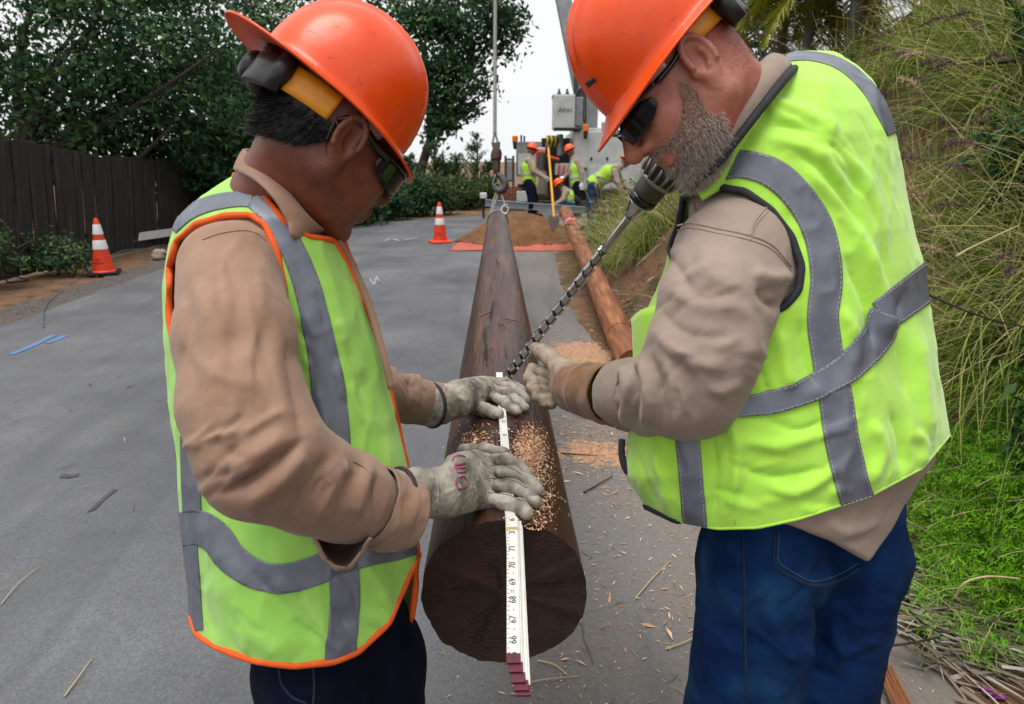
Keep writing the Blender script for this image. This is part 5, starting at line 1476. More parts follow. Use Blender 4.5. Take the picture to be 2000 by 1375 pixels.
    def field(G2):
        S = loft(G2, rows, 2.2) + 0.012
        arm = smin(chain(G2, up, [0.092, 0.080, 0.077, 0.073], 0.02), chain(G2, fo, [0.073, 0.068, 0.060, 0.052], 0.02), 0.03)
        arm2 = chain(G2, fr_, [0.085, 0.07, 0.055, 0.045], 0.02)
        S = smin(smin(S, arm, 0.02), arm2, 0.02)
        hemline = np.interp(G2.px(), [1300, 1540, 1620, 1695, 1740, 1795, 1830], [1020, 1022, 1055, 1096, 1040, 935, 900])
        return smax(S, (G2.py() - hemline) / 1200, 0.006)
    sV, sQ = solve(field, (0.10, -0.50, 0.78), (0.92, 0.60, 1.80), 0.0042); sV = relax(sV, sQ, 1, 0.5)
    N = normals(sV, sQ); px, py = proj(sV); face = N[:, 2] < 0.25
    fl = [([(1195, 722), (1205, 765), (1200, 815)], 7, -0.008), ([(1212, 712), (1224, 765), (1218, 835)], 9, 0.009), ([(1232, 706), (1243, 760), (1240, 840)], 7, -0.008), ([(1250, 700), (1264, 760), (1262, 845)], 9, 0.009), ([(1272, 694), (1288, 755), (1290, 850)], 8, -0.008), ([(1296, 690), (1315, 750), (1320, 850)], 12, 0.008),
          ([(1330, 700), (1350, 760), (1360, 830)], 12, -0.007), ([(1270, 640), (1340, 700), (1420, 720)], 14, 0.007), ([(1280, 600), (1340, 650), (1430, 660)], 14, -0.006), ([(1300, 560), (1370, 600), (1450, 600)], 14, 0.006), ([(1480, 560), (1500, 590), (1530, 600)], 12, -0.012), ([(1470, 530), (1500, 545), (1550, 540)], 14, 0.010), ([(1440, 590), (1470, 640), (1460, 720)], 16, 0.006), ([(1300, 480), (1330, 540), (1360, 580)], 12, -0.004), ([(1370, 480), (1400, 540), (1450, 570)], 16, 0.005),
          ([(1380, 760), (1420, 760), (1450, 740)], 12, 0.006), ([(1600, 1010), (1660, 1040), (1740, 1010)], 14, 0.006), ([(1640, 1060), (1700, 1040), (1770, 960)], 12, -0.005),
          ([(1299, 499), (1268, 522), (1250, 555)], 9, -0.0023), ([(1449, 564), (1409, 578), (1360, 589)], 5, -0.0038), ([(1440, 535), (1464, 580), (1495, 609)], 9, 0.0017), ([(1362, 680), (1328, 688), (1308, 697)], 9, 0.0026), ([(1368, 505), (1331, 522), (1300, 539)], 7, -0.0023), ([(1364, 490), (1328, 530), (1287, 560)], 9, -0.0024), ([(1311, 671), (1342, 690), (1362, 693)], 5, 0.0036), ([(1332, 570), (1284, 601), (1244, 623)], 5, -0.0034), ([(1372, 512), (1389, 522), (1410, 547)], 9, -0.0025), ([(1347, 687), (1313, 728), (1288, 768)], 5, -0.0038), ([(1438, 693), (1502, 712), (1551, 736)], 9, -0.0040), ([(1340, 481), (1310, 498), (1289, 525)], 9, 0.0028), ([(1302, 493), (1327, 526), (1355, 564)], 9, -0.0029), ([(1326, 699), (1299, 711), (1275, 732)], 5, -0.0021), ([(1408, 552), (1349, 592), (1300, 622)], 9, -0.0038), ([(1398, 514), (1347, 535), (1311, 556)], 9, 0.0032), ([(1451, 655), (1418, 672), (1394, 675)], 9, 0.0029), ([(1474, 668), (1505, 713), (1551, 770)], 9, 0.0022), ([(1341, 706), (1380, 747), (1428, 790)], 7, 0.0019), ([(1453, 515), (1463, 540), (1486, 559)], 7, -0.0029), ([(1424, 679), (1467, 722), (1515, 750)], 5, -0.0017), ([(1318, 489), (1291, 519), (1266, 538)], 5, 0.0030), ([(1308, 645), (1259, 684), (1218, 718)], 7, -0.0019), ([(1458, 534), (1502, 567), (1548, 600)], 7, -0.0020), ([(1392, 684), (1345, 701), (1286, 729)], 9, -0.0018), ([(1374, 641), (1339, 675), (1292, 714)], 9, -0.0017), ([(1244, 725), (1249, 756), (1261, 791)], 3, -0.0032), ([(1243, 725), (1249, 747), (1259, 774)], 4, -0.0021), ([(1217, 731), (1210, 751), (1208, 779)], 5, -0.0042), ([(1327, 749), (1335, 779), (1346, 815)], 4, 0.0046), ([(1250, 712), (1237, 749), (1230, 783)], 5, -0.0045), ([(1290, 726), (1291, 743), (1284, 770)], 4, -0.0043), ([(1198, 738), (1200, 762), (1205, 787)], 3, -0.0025), ([(1200, 760), (1189, 784), (1187, 800)], 5, -0.0050), ([(1324, 755), (1323, 787), (1319, 818)], 4, -0.0046), ([(1246, 745), (1235, 776), (1228, 806)], 4, -0.0042), ([(1263, 752), (1269, 776), (1275, 793)], 3, 0.0021), ([(1280, 761), (1279, 805), (1271, 840)], 5, -0.0025), ([(1316, 740), (1327, 762), (1329, 791)], 4, -0.0021), ([(1322, 756), (1320, 780), (1316, 806)], 5, -0.0034)]
    w = fbm(sV * np.array([1, 0.6, 1]), 15, 3, 5.0); rd = 1 - np.abs(2 * w - 1)
    sV = relax(sV + N * (np.where(face, folds(px, py, fl), 0) + 0.0025 * (rd ** 4 - 0.25))[:, None], sQ, 1, 0.35)
    shirt = put('shirt', sV, sQ, M['khaki'], root)
    sf = Surf(sV, sQ)
    for nm, pts in (('shoulder_seam', [(1322, 441), (1350, 436), (1400, 446), (1465, 460), (1510, 480), (1545, 520)]), ('yoke_seam', [(1356, 396), (1360, 420), (1356, 440)]), ('back_seam', [(1500, 402), (1476, 430), (1466, 460)])):
        sewn(nm, sf, pts, M['khaki'], shirt, 0.0013)
        sewn(nm, sf, [(x + 1, y + 9) for x, y in pts], M['khaki'], shirt, 0.0008)
    ct = [C(1318, 340, 1.13), C(1326, 332, 1.06), C(1362, 280, 1.015), C(1403, 228, 0.995), C(1448, 168, 1.0), C(1492, 116, 1.04), C(1512, 106, 1.11), C(1505, 118, 1.18), C(1450, 170, 1.22), C(1360, 300, 1.2)]
    cb = [C(1330, 356, 1.12), C(1350, 358, 1.03), C(1400, 310, 0.995), C(1446, 252, 0.985), C(1492, 192, 0.995), C(1532, 142, 1.03), C(1545, 128, 1.11), C(1530, 140, 1.2), C(1480, 210, 1.24), C(1380, 330, 1.22)]
    col = strip('collar', ct, cb, M['khaki'], shirt, 0.0045, 10, 8, 0.009)
    yk = [c + np.array([0, 0, 0.012]) for c in cb[1:6]]
    yb = [C(1372, 392, 1.03), C(1432, 352, 1.03), C(1484, 296, 1.05), C(1528, 232, 1.08), C(1560, 170, 1.13)]
    strip('shoulder_yoke', yk, yb, M['lime_b'], vest, 0.003, 8, 6, 0.004)
    tube_obj('neck_binding', smooth_line([C(1352, 366, 1.025), C(1403, 317, 0.99), C(1450, 259, 0.98), C(1497, 199, 0.99), C(1538, 149, 1.026), C(1552, 134, 1.10)], 6), 0.0065, M['black_trim'], vest, 8)
    sewn_p = smooth_line([c * 0.94 + t * 0.06 - np.array([0, 0, 0.005]) for c, t in zip(cb[1:6], ct[1:6])], 8)
    dashes('stitching', [sewn_p], M['khaki'], col, 0.004, 0.002, 0.0007)
    cloth_tube('cuff', [C(1268, 772, 1.14), C(1250, 772, 1.185), C(1224, 771, 1.25)], [0.0585, 0.065, 0.0645], M['khaki'], shirt, wob=0.08, seed=7.0)
    # ---- jeans, boots
    hn, hf = P(1492, 1085, 1.145), P(1645, 1085, 1.20)
    ch = [([list(np.array(hn) + [0.03, 0.02, 0.16]), list(hn), [hn.x - 0.01, hn.y + 0.0, 0.46], [hn.x - 0.01, hn.y + 0.01, 0.08]], [0.09, 0.101, 0.092, 0.08]),
          ([list(np.array(hf) + [-0.03, -0.02, 0.16]), list(hf), [hf.x - 0.005, hf.y, 0.46], [hf.x + 0.01, hf.y, 0.08]], [0.09, 0.101, 0.092, 0.08])]
    fl = [([(1590, 1150), (1605, 1220), (1600, 1300)], 14, -0.014), ([(1500, 1180), (1530, 1260), (1570, 1340)], 20, 0.009), ([(1470, 1200), (1490, 1280), (1500, 1360)], 14, -0.006), ([(1620, 1290), (1680, 1260), (1720, 1250)], 12, 0.008), ([(1610, 1240), (1660, 1200), (1690, 1140)], 16, -0.007), ([(1560, 1120), (1600, 1140), (1680, 1120)], 14, 0.006),
          ([(1509, 1240), (1552, 1258), (1597, 1272)], 8, 0.0038), ([(1640, 1195), (1654, 1239), (1660, 1270)], 6, -0.0043), ([(1602, 1070), (1609, 1124), (1621, 1168)], 11, -0.0040), ([(1622, 1299), (1625, 1334), (1624, 1365)], 8, -0.0032), ([(1430, 1081), (1427, 1132), (1425, 1168)], 11, -0.0022), ([(1693, 1145), (1748, 1166), (1792, 1187)], 8, -0.0034), ([(1670, 1261), (1700, 1260), (1724, 1273)], 6, -0.0031), ([(1536, 1178), (1603, 1196), (1655, 1211)], 6, -0.0023), ([(1625, 1198), (1631, 1250), (1653, 1295)], 6, 0.0027), ([(1636, 1070), (1640, 1133), (1644, 1187)], 11, -0.0048), ([(1654, 1199), (1615, 1238), (1574, 1282)], 6, 0.0026), ([(1526, 1164), (1533, 1213), (1540, 1256)], 8, -0.0024), ([(1455, 1217), (1511, 1257), (1561, 1292)], 6, 0.0044), ([(1568, 1154), (1557, 1213), (1554, 1269)], 11, -0.0029), ([(1591, 1115), (1553, 1168), (1500, 1207)], 11, -0.0044), ([(1573, 1296), (1605, 1318), (1649, 1335)], 8, -0.0036), ([(1512, 1141), (1464, 1172), (1423, 1217)], 6, 0.0037), ([(1490, 1086), (1492, 1120), (1483, 1153)], 8, -0.0024), ([(1484, 1109), (1516, 1124), (1535, 1130)], 8, -0.0031), ([(1593, 1249), (1640, 1284), (1702, 1310)], 8, -0.0044), ([(1472, 1094), (1450, 1106), (1440, 1124)], 6, -0.0041), ([(1461, 1234), (1452, 1286), (1437, 1347)], 6, -0.0043), ([(1532, 1264), (1581, 1284), (1624, 1299)], 11, 0.0047), ([(1676, 1063), (1619, 1093), (1575, 1131)], 11, -0.0050), ([(1503, 1091), (1496, 1123), (1496, 1145)], 11, -0.0025), ([(1557, 1259), (1596, 1280), (1630, 1295)], 11, 0.0026)]
    V, Q = legs(root, ch, M['denim'], 0.005, fl, 2.0)
    je = put('jeans', V, Q, M['denim'], root)
    sf = Surf(V, Q)
    sewn('side_seam', sf, [(1452, 1050), (1454, 1150), (1456, 1260), (1458, 1372)], M['denim_seam'], je, 0.0022)
    sewn('pocket', sf, [(1514, 1040), (1512, 1075), (1514, 1105), (1550, 1128), (1590, 1144), (1640, 1132), (1680, 1108)], M['denim_seam'], je, 0.0024)
    sewn('pocket_stitch', sf, [(1522, 1040), (1520, 1075), (1522, 1098), (1554, 1120), (1590, 1135), (1638, 1122), (1676, 1100)], M['denim_light'], je, 0.0006)
    boots(root, [ch[0][0][3], ch[1][0][3]], math.pi - 0.4, M['boot'])
    # ---- gloved hand on the bit: leather palm, brown suede gauntlet
    Hd = 1.63
    fingers = [[C(1092, 738, 1.520), C(1062, 728, 1.577), C(1040, 722, 1.616), C(1034, 738, 1.601), C(1046, 750, 1.581)],
               [C(1094, 752, 1.520), C(1062, 744, 1.572), C(1042, 742, 1.601), C(1040, 756, 1.586), C(1052, 766, 1.568)],
               [C(1098, 764, 1.511), C(1068, 760, 1.558), C(1050, 762, 1.581), C(1052, 774, 1.568), C(1064, 780, 1.548)],
               [C(1102, 774, 1.501), C(1078, 776, 1.539), C(1062, 778, 1.563), C(1066, 788, 1.548), C(1078, 790, 1.529)]]
    palm = [(C(1128, 755, 1.454), C(1092, 738, 1.520), 0.036, 0.022), (C(1130, 762, 1.444), C(1096, 758, 1.511), 0.038, 0.022), (C(1130, 770, 1.444), C(1104, 774, 1.496), 0.034, 0.02), (C(1122, 735, 1.463), C(1090, 718, 1.520), 0.028, 0.02)]
    cf = ([C(1118, 757, 1.468), C(1135, 760, 1.435), C(1172, 766, 1.378)], [0.04, 0.048, 0.058])
    V, Q = glove(root, 'glove', fingers, [0.0135, 0.0135, 0.013, 0.012], [C(1100, 722, 1.501), C(1078, 702, 1.544), C(1060, 688, 1.577), C(1047, 681, 1.655)], [0.022, 0.0185, 0.0175, 0.0155], palm, ([cf[0][0], cf[0][1]], [0.042, 0.046]), M['glove_b'])
    g = put('glove', V, Q, M['glove_b'], root)
    cu = cloth_tube('gauntlet', [C(1112, 756, 1.477), C(1128, 759, 1.448), C(1150, 763, 1.411), C(1180, 768, 1.363), C(1204, 770, 1.31)], [0.0475, 0.052, 0.056, 0.0585, 0.0605], M['suede'], g, wob=0.07, seed=9.0)
    for c, r in ((C(1117, 757, 1.469), 0.0515), (C(1148, 763, 1.414), 0.0592)):
        dashes('stitching', [wrap_ring(None, c, C(1172, 766, 1.378) - C(1118, 757, 1.468), r, 40)], M['thread'], cu, 0.005, 0.002, 0.0007)
    # right hand on the drill grip, hidden behind the face from here
    gp = C(1385, 348, 1.37)
    fg = [[gp + np.array([0.02, 0.02 - 0.02 * k, -0.045]), gp + np.array([-0.03, 0.02 - 0.02 * k, -0.04]), gp + np.array([-0.045, 0.02 - 0.02 * k, 0.0]), gp + np.array([-0.02, 0.02 - 0.02 * k, 0.035])] for k in range(4)]
    V, Q = glove(root, 'glove', fg, [0.012] * 4, [gp + np.array([0.025, 0.03, -0.03]), gp + np.array([0.0, 0.05, 0.0]), gp + np.array([-0.03, 0.045, 0.03])], [0.016, 0.014, 0.012], [(gp + np.array([0.05, -0.02, -0.01]), gp + np.array([0.02, 0.015, -0.04]), 0.03, 0.02), (gp + np.array([0.05, -0.02, -0.01]), gp + np.array([0.02, -0.04, -0.04]), 0.03, 0.02)], ([gp + np.array([0.05, -0.03, 0.0]), C(1415, 395, 1.41)], [0.032, 0.042]), M['glove_b'], 0.003)
    put('glove', V, Q, M['glove_b'], root)
    return root
man_right()
# ------------------------------------------------------------------ timber
def pole_mats():
    m = mat('creosoted_wood', srgb(74, 44, 32), 0.42, srgb(34, 21, 18), 3.2, 8, (0.32, 0.7), bump=0.5, bscale=9, bdist=0.006, stretch=(9, 0.7, 9), spec=0.35, col3=srgb(96, 60, 42), scale3=2.2, c3=(0.52, 0.72), bump2=0.5, bscale2=30, bdist2=0.003)
    N, L = m.node_tree.nodes, m.node_tree.links; b = N['Principled BSDF']
    base = b.inputs['Base Color'].links[0].from_socket
    tc = N.new('ShaderNodeTexCoord'); mp = N.new('ShaderNodeMapping'); mp.inputs['Scale'].default_value = (26, 1.1, 26); L.new(tc.outputs['Object'], mp.inputs[0])
    nz = N.new('ShaderNodeTexNoise'); nz.inputs['Scale'].default_value = 1.0; nz.inputs['Detail'].default_value = 5; nz.inputs['Distortion'].default_value = 0.6; L.new(mp.outputs[0], nz.inputs['Vector'])
    # drying checks: thin dark lines where the stretched noise crosses its middle
    sb = N.new('ShaderNodeMath'); sb.operation = 'SUBTRACT'; sb.inputs[1].default_value = 0.5; L.new(nz.outputs['Fac'], sb.inputs[0])
    ab = N.new('ShaderNodeMath'); ab.operation = 'ABSOLUTE'; L.new(sb.outputs[0], ab.inputs[0])
    mr = N.new('ShaderNodeMapRange'); mr.inputs[1].default_value, mr.inputs[2].default_value = 0.0, 0.012; L.new(ab.outputs[0], mr.inputs[0])
    n2 = N.new('ShaderNodeTexNoise'); n2.inputs['Scale'].default_value = 5; L.new(tc.outputs['Object'], n2.inputs['Vector'])
    r2 = N.new('ShaderNodeMapRange'); r2.inputs[1].default_value, r2.inputs[2].default_value = 0.5, 0.6; L.new(n2.outputs['Fac'], r2.inputs[0])
    iv = N.new('ShaderNodeMath'); iv.operation = 'SUBTRACT'; iv.inputs[0].default_value = 1.0; L.new(mr.outputs[0], iv.inputs[1])
    ml = N.new('ShaderNodeMath'); ml.operation = 'MULTIPLY'; L.new(iv.outputs[0], ml.inputs[0]); L.new(r2.outputs[0], ml.inputs[1])
    mx = N.new('ShaderNodeMix'); mx.data_type = 'RGBA'; mx.inputs[7].default_value = srgb(20, 14, 12)
    L.new(ml.outputs[0], mx.inputs[0]); L.new(base, mx.inputs[6]); L.new(mx.outputs[2], b.inputs['Base Color'])
    bp = N.new('ShaderNodeBump'); bp.inputs['Strength'].default_value = 0.8; bp.inputs['Distance'].default_value = 0.004; bp.invert = True
    L.new(ml.outputs[0], bp.inputs['Height'])
    old = b.inputs['Normal'].links[0].from_socket; L.new(old, bp.inputs['Normal']); L.new(bp.outputs[0], b.inputs['Normal'])
    M['pole'] = m
    # sawn end: growth rings, rough and dark with preservative
    m = mat('sawn_end_grain', srgb(58, 35, 22), 0.95, srgb(24, 15, 10), 9, 7, (0.35, 0.68), bump=0.9, bscale=220, bdist=0.004)
    N, L = m.node_tree.nodes, m.node_tree.links; b = N['Principled BSDF']
    base = b.inputs['Base Color'].links[0].from_socket
    tc = N.new('ShaderNodeTexCoord'); mp = N.new('ShaderNodeMapping'); mp.inputs['Location'].default_value = (0.012, 0, 0.01); mp.inputs['Scale'].default_value = (1, 0, 1); L.new(tc.outputs['Object'], mp.inputs[0])
    wv = N.new('ShaderNodeTexWave'); wv.wave_type = 'RINGS'; wv.rings_direction = 'SPHERICAL'; wv.inputs['Scale'].default_value = 38; wv.inputs['Distortion'].default_value = 4.5; wv.inputs['Detail'].default_value = 3; wv.inputs['Detail Scale'].default_value = 0.5
    L.new(mp.outputs[0], wv.inputs['Vector'])
    n2 = N.new('ShaderNodeTexNoise'); n2.inputs['Scale'].default_value = 7; L.new(tc.outputs['Object'], n2.inputs['Vector'])
    r2 = N.new('ShaderNodeMapRange'); r2.inputs[1].default_value, r2.inputs[2].default_value, r2.inputs[4].default_value = 0.48, 0.8, 0.32; L.new(n2.outputs['Fac'], r2.inputs[0])
    ml = N.new('ShaderNodeMath'); ml.operation = 'MULTIPLY'; L.new(wv.outputs['Fac'], ml.inputs[0]); L.new(r2.outputs[0], ml.inputs[1])
    mx = N.new('ShaderNodeMix'); mx.data_type = 'RGBA'; mx.inputs[7].default_value = srgb(96, 62, 34)
    L.new(ml.outputs[0], mx.inputs[0]); L.new(base, mx.inputs[6]); L.new(mx.outputs[2], b.inputs['Base Color'])
    M["pole_end"] = m
    M['log'] = mat('fresh_peeled_wood', srgb(140, 84, 50), 0.75, srgb(86, 50, 32), 4, 8, (0.32, 0.72), bump=0.5, bscale=12, bdist=0.008, stretch=(9, 0.8, 9), col3=srgb(168, 110, 64), scale3=3, c3=(0.5, 0.72))
    M['chip'] = tint_mat('wood_chip', [(0, srgb(160, 112, 84)), (0.5, srgb(204, 158, 124)), (1, srgb(232, 202, 172))], trans=0.1)
    M['sawdust'] = mat('sawdust', srgb(186, 144, 112), 0.97, srgb(146, 116, 92), 30, 8, (0.35, 0.65), bump=1.0, bscale=160, bdist=0.008)
pole_mats()

def log_thing(name, label, A, Bp, ra, rb, m, m_end, end_jag=0.006, nl=90, na=64, seed=0, cat='pole', bands=()):
    A, Bp = Vector(A), Vector(Bp); ax = (Bp - A); Ln = ax.length; ax.normalize()
    e = empty(name, A, label, cat)
    rot = ax.to_track_quat('Y', 'Z')
    e.rotation_euler = rot.to_euler()
    V = []
    ss = np.concatenate([np.linspace(0, 1.2, nl), np.linspace(1.25, Ln, nl)])
    def rad(s, t):
        n = mnoise.fractal(Vector((math.cos(t) * 1.3 + seed, s * 0.6, math.sin(t) * 1.3)), 1.0, 2.0, 4)
        return (ra + (rb - ra) * s / Ln) * (1 + 0.022 * n)
    for s in ss:
        for k in range(na):
            t = 2 * math.pi * k / na; r = rad(s, t)
            o = 0
            if s < 0.001:
                o = end_jag * mnoise.fractal(Vector((math.cos(t) * 5, seed, math.sin(t) * 5)), 1, 2, 3)
                r *= 1 + 0.022 * mnoise.fractal(Vector((math.cos(t) * 3.1, seed + 4, math.sin(t) * 3.1)), 1, 2, 4) - 0.02 * max(0, mnoise.noise(Vector((math.cos(t) * 9, seed + 9, math.sin(t) * 9))))
            V.append((r * math.cos(t), s + o, r * math.sin(t)))
    n = len(ss)
    F = [(j * na + k, (j + 1) * na + k, (j + 1) * na + (k + 1) % na, j * na + (k + 1) % na) for j in range(n - 1) for k in range(na)]
    me = mesh_np('shaft', V, np.array(F))
    o = obj('shaft', me, m, e, False)
    for nm, s, row, sg in (('butt_end', 0.0, 0, -1), ('tip_end', Ln, n - 1, 1)):
        vs = []; nr = 14
        for j in range(nr + 1):
            q = j / nr
            for k in range(na):
                b = V[row * na + k]
                vs.append((b[0] * q * 0.998, b[1] * q + (1 - q) * s - (0.004 * sg * (1 - q ** 6)) + 0.0015 * mnoise.noise(Vector((b[0] * q * 90, 1, b[2] * q * 90))), b[2] * q * 0.998))
        F = [(j * na + k, j * na + (k + 1) % na, (j + 1) * na + (k + 1) % na, (j + 1) * na + k) for j in range(nr) for k in range(na)]
        F = np.array(F)
        if sg < 0: F = F[:, ::-1]
        obj(nm, mesh_np(nm, vs, F), m_end, e, False)
    for s, w, mm, nm in bands:
        vs = []
        for ds in (0, w):
            for k in range(na):
                t = 2 * math.pi * k / na; r = rad(s + ds, t) + 0.005; vs.append((r * math.cos(t), s + ds, r * math.sin(t)))
        F = [(k, na + k, na + (k + 1) % na, (k + 1) % na) for k in range(na)]
        b_ = obj(nm, mesh_np(nm, vs, np.array(F)), mm, e, False); md = b_.modifiers.new('t', 'SOLIDIFY'); md.thickness = 0.006
    return e

log_thing('utility_pole', 'long dark creosoted pole slung over the road, held by both men', pa_w, pb_w, POLE_RA, POLE_RB, M['pole'], M['pole_end'], 0.006, 110, 96, 3.0)
M['pink'] = mat('pink_tape', srgb(206, 110, 104), 0.6)
la, lb = gpt(1236, 712, 0.105), P(1104, 412, 11.9)
log_thing('peeled_log', 'reddish freshly peeled log lying beside the dirt bank on the right', la, lb, 0.105, 0.1, M['log'], M['log'], 0.01, 40, 40, 8.0, 'log', ((0.62, 0.03, M['log'], 'knot_ring'), (6.0, 0.2, M['pink'], 'marking_tape')))
M['crack'] = mat('check_void', srgb(22, 15, 12), 0.95)
def gouge(px0, py0, px1, py1, w, seed):
    """an open drying check in the pole, cut as a thin wedge lying in its surface"""
    rng = np.random.default_rng(seed); n = 14; a = []; b = []
    for i in range(n + 1):
        t = i / n; x = px0 + (px1 - px0) * t + rng.normal() * 0.8; y = py0 + (py1 - py0) * t
        h = w * math.sin(math.pi * t) ** 0.6 + 0.15
        a.append(on_pole(x - h, y, 0.0026)); b.append(on_pole(x + h, y, 0.0026))
    V = np.vstack([a, b]); n1 = n + 1
    F = np.array([(i, i + 1, n1 + i + 1, n1 + i) for i in range(n)])
    return c2w(V), F
def pole_checks():
    par = bpy.data.objects['utility_pole']
    inv = (Matrix.Translation(par.location) @ par.rotation_euler.to_matrix().to_4x4()).inverted()
    for i, (x0, y0, x1, y1, w) in enumerate([(944, 640, 951, 715, 1.2), (963, 585, 957, 622, 0.9), (985, 622, 1013, 628, 0.8), (970, 505, 974, 520, 0.6), (1012, 818, 1016, 850, 0.9), (925, 880, 922, 960, 0.8), (906, 1020, 906, 1040, 0.8), (1046, 700, 1050, 730, 0.6), (939, 620, 962, 608, 1.0), (1060, 960, 1072, 1020, 0.6)]):
        V, F = gouge(x0, y0, x1, y1, w, i)
        me = mesh_np('drying_check', V, F); me.transform(inv)
        o = obj('drying_check', me, M['crack'], par, False)
        md = o.modifiers.new('t', 'SOLIDIFY'); md.thickness = 0.002
pole_checks()
def end_splits():
    par = bpy.data.objects['utility_pole']; rng = random.Random(8)
    for a0, L in ((0.4, 0.085), (1.9, 0.06), (2.9, 0.075), (4.1, 0.09), (5.3, 0.05)):
        n = 9; V = []
        for i in range(n + 1):
            t = i / n; r = 0.012 + L * t; a = a0 + 0.12 * math.sin(5 * t + a0); w = 0.0011 * (1 - t) + 0.0003
            for s in (-1, 1): V.append((r * math.cos(a) - s * w * math.sin(a), 0.0015, r * math.sin(a) + s * w * math.cos(a)))
        F = np.array([(2 * i, 2 * i + 1, 2 * i + 3, 2 * i + 2) for i in range(n)])
        o = obj('end_split', mesh_np('end_split', V, F), M['crack'], par, False); md = o.modifiers.new('t', 'SOLIDIFY'); md.thickness = 0.003
end_splits()

# ------------------------------------------------------------------ folding rule
M['rule'] = mat('white_rule_enamel', srgb(216, 216, 210), 0.45, srgb(200, 199, 190), 40, 5)
M['rule_tip'] = mat('maroon_rule_tip', srgb(84, 22, 36), 0.5)
M['num'] = mat('black_print', srgb(40, 40, 44), 0.6)
M['num_red'] = mat('red_print', srgb(190, 44, 40), 0.6)
M['brass'] = mat('brass_joint', (0.6, 0.45, 0.18), 0.35, metal=1.0)
def text_mesh(s, size, origin, ex, ey, m, parent, name):
    cu = bpy.data.curves.new('t', 'FONT'); cu.body = s; cu.size = size; cu.align_x = 'CENTER'; cu.align_y = 'CENTER'; cu.extrude = 0.00015
    to = bpy.data.objects.new('t', cu); COL.objects.link(to)
    dg = bpy.context.evaluated_depsgraph_get(); me = bpy.data.meshes.new_from_object(to.evaluated_get(dg))
    bpy.data.objects.remove(to, do_unlink=True)
    ex, ey = Vector(ex).normalized(), Vector(ey).normalized(); ez = ex.cross(ey)
    Mx = Matrix((ex, ey, ez)).transposed().to_4x4(); Mx.translation = Vector(origin)
    me.transform(Mx); me.name = name
    me.materials.clear()
    return obj(name, me, m, parent)

def folding_rule():
    a = Vector(c2w(on_pole(975, 728, 0.003))); b = Vector(c2w(on_pole(997, 1012, 0.003)))
    root = empty('folding_rule', b, 'white folding carpenter\'s rule on top of the pole, folded end toward the camera', 'ruler')
    ax = (b - a).normalized(); up = Vector((0, 0, 1)); side = ax.cross(up).normalized(); up = side.cross(ax)
    R = lambda x, z: Matrix((side, x, z)).transposed()
    w = 0.0168
    def blade(p, q, name, tip=None):
        d = (q - p); L = d.length; d.normalize(); z = side.cross(d)
        mb = MB(); mb.box((p + q) / 2, (w, L, 0.0028), Matrix((side, d, z)).transposed(), 0.0005); o = mb.build(name, M['rule'], root)
        if tip is not None:
            mb = MB(); mb.box(q - d * 0.004, (w + 0.0008, 0.014, 0.0036), Matrix((side, d, z)).transposed(), 0.0004); mb.build('tip', tip, o)
        return o, d, z
    o, d, z = blade(a, b, 'blade')
    # numbers run up the blade, tops to the left
    L = (b - a).length
    for t, s in ((0.2, '8'), (0.27, '9'), (0.345, '10'), (0.46, '12'), (0.56, '13'), (0.66, '14'), (0.77, '15'), (0.88, '16')):
        text_mesh(s, 0.0125, a + (b - a) * t + z * 0.0018 - side * 0.002, -d, -side if (-side).x < 0 else side, M['num'], o, 'numeral')
    for k in range(44):
        t = (k + 0.5) / 44; p = a + (b - a) * t + z * 0.0016 + side * (w / 2 - 0.002)
        mb = MB(); mb.box(p, (0.0035, 0.0006, 0.0003), R(d, z)); mb.build('graduation', M['num'], o)
    # folded bundle standing out over the cut end
    s0 = Vector(c2w(on_pole(1000, 1010, 0.010)))
    e0 = P(1003, 1292, 0.835)
    dd = (e0 - s0).normalized(); zz = side.cross(dd)
    if zz.z < 0: zz = -zz
    offs = [(0.0, 0.0, 0.0, 0.0), (0.0, 0.010, -0.0035, 0.002), (-0.004, 0.022, -0.007, 0.004), (-0.002, 0.03, -0.0105, 0.0065), (0.004, 0.034, -0.014, 0.0085)]
    for i, (st, ln, dz, dx) in enumerate(offs):
        p = s0 + dd * st + zz * dz - side * 0 + Vector((dx - (0.006 if i == 2 else 0), 0, 0)); q = e0 + dd * ln + zz * dz + Vector((dx * 1.4, 0, 0))
        bo, bd, bz = blade(p, q, 'blade', M['rule_tip'])
        if i == 0: top = bo
    lf = Vector((-1, 0, 0)); lf = (lf - dd * lf.dot(dd)).normalized()
    for t, s, mm in ((0.03, '6', M['num']), (0.14, '3', M['num']), (0.27, '71', M['num']), (0.345, '-', M['num_red']), (0.40, '70', M['num']), (0.46, '-', M['num_red']), (0.52, '69', M['num']), (0.583, '=', M['num_red']), (0.64, '68', M['num']), (0.705, '-', M['num_red']), (0.765, '67', M['num']), (0.825, '-', M['num_red']), (0.885, '66', M['num']), (0.975, '65', M['num'])):
        text_mesh(s, 0.013, s0 + (e0 - s0) * t + zz * 0.0019, -dd, lf, mm, top, 'numeral')
    for k in range(36):
        t = (k + 0.5) / 36; p = s0 + (e0 - s0) * t + zz * 0.0016 + side * (w / 2 - 0.0022)
        mb = MB(); mb.box(p, (0.0035, 0.0006, 0.0003), Matrix((side, dd, zz)).transposed()); mb.build('graduation', M['num'], top)
    mb = MB(); mb.box(s0 + (e0 - s0) * 0.105 + zz * 0.0004, (w + 0.001, 0.006, 0.0035), Matrix((side, dd, zz)).transposed()); mb.build('joint', M['brass'], top)
folding_rule()

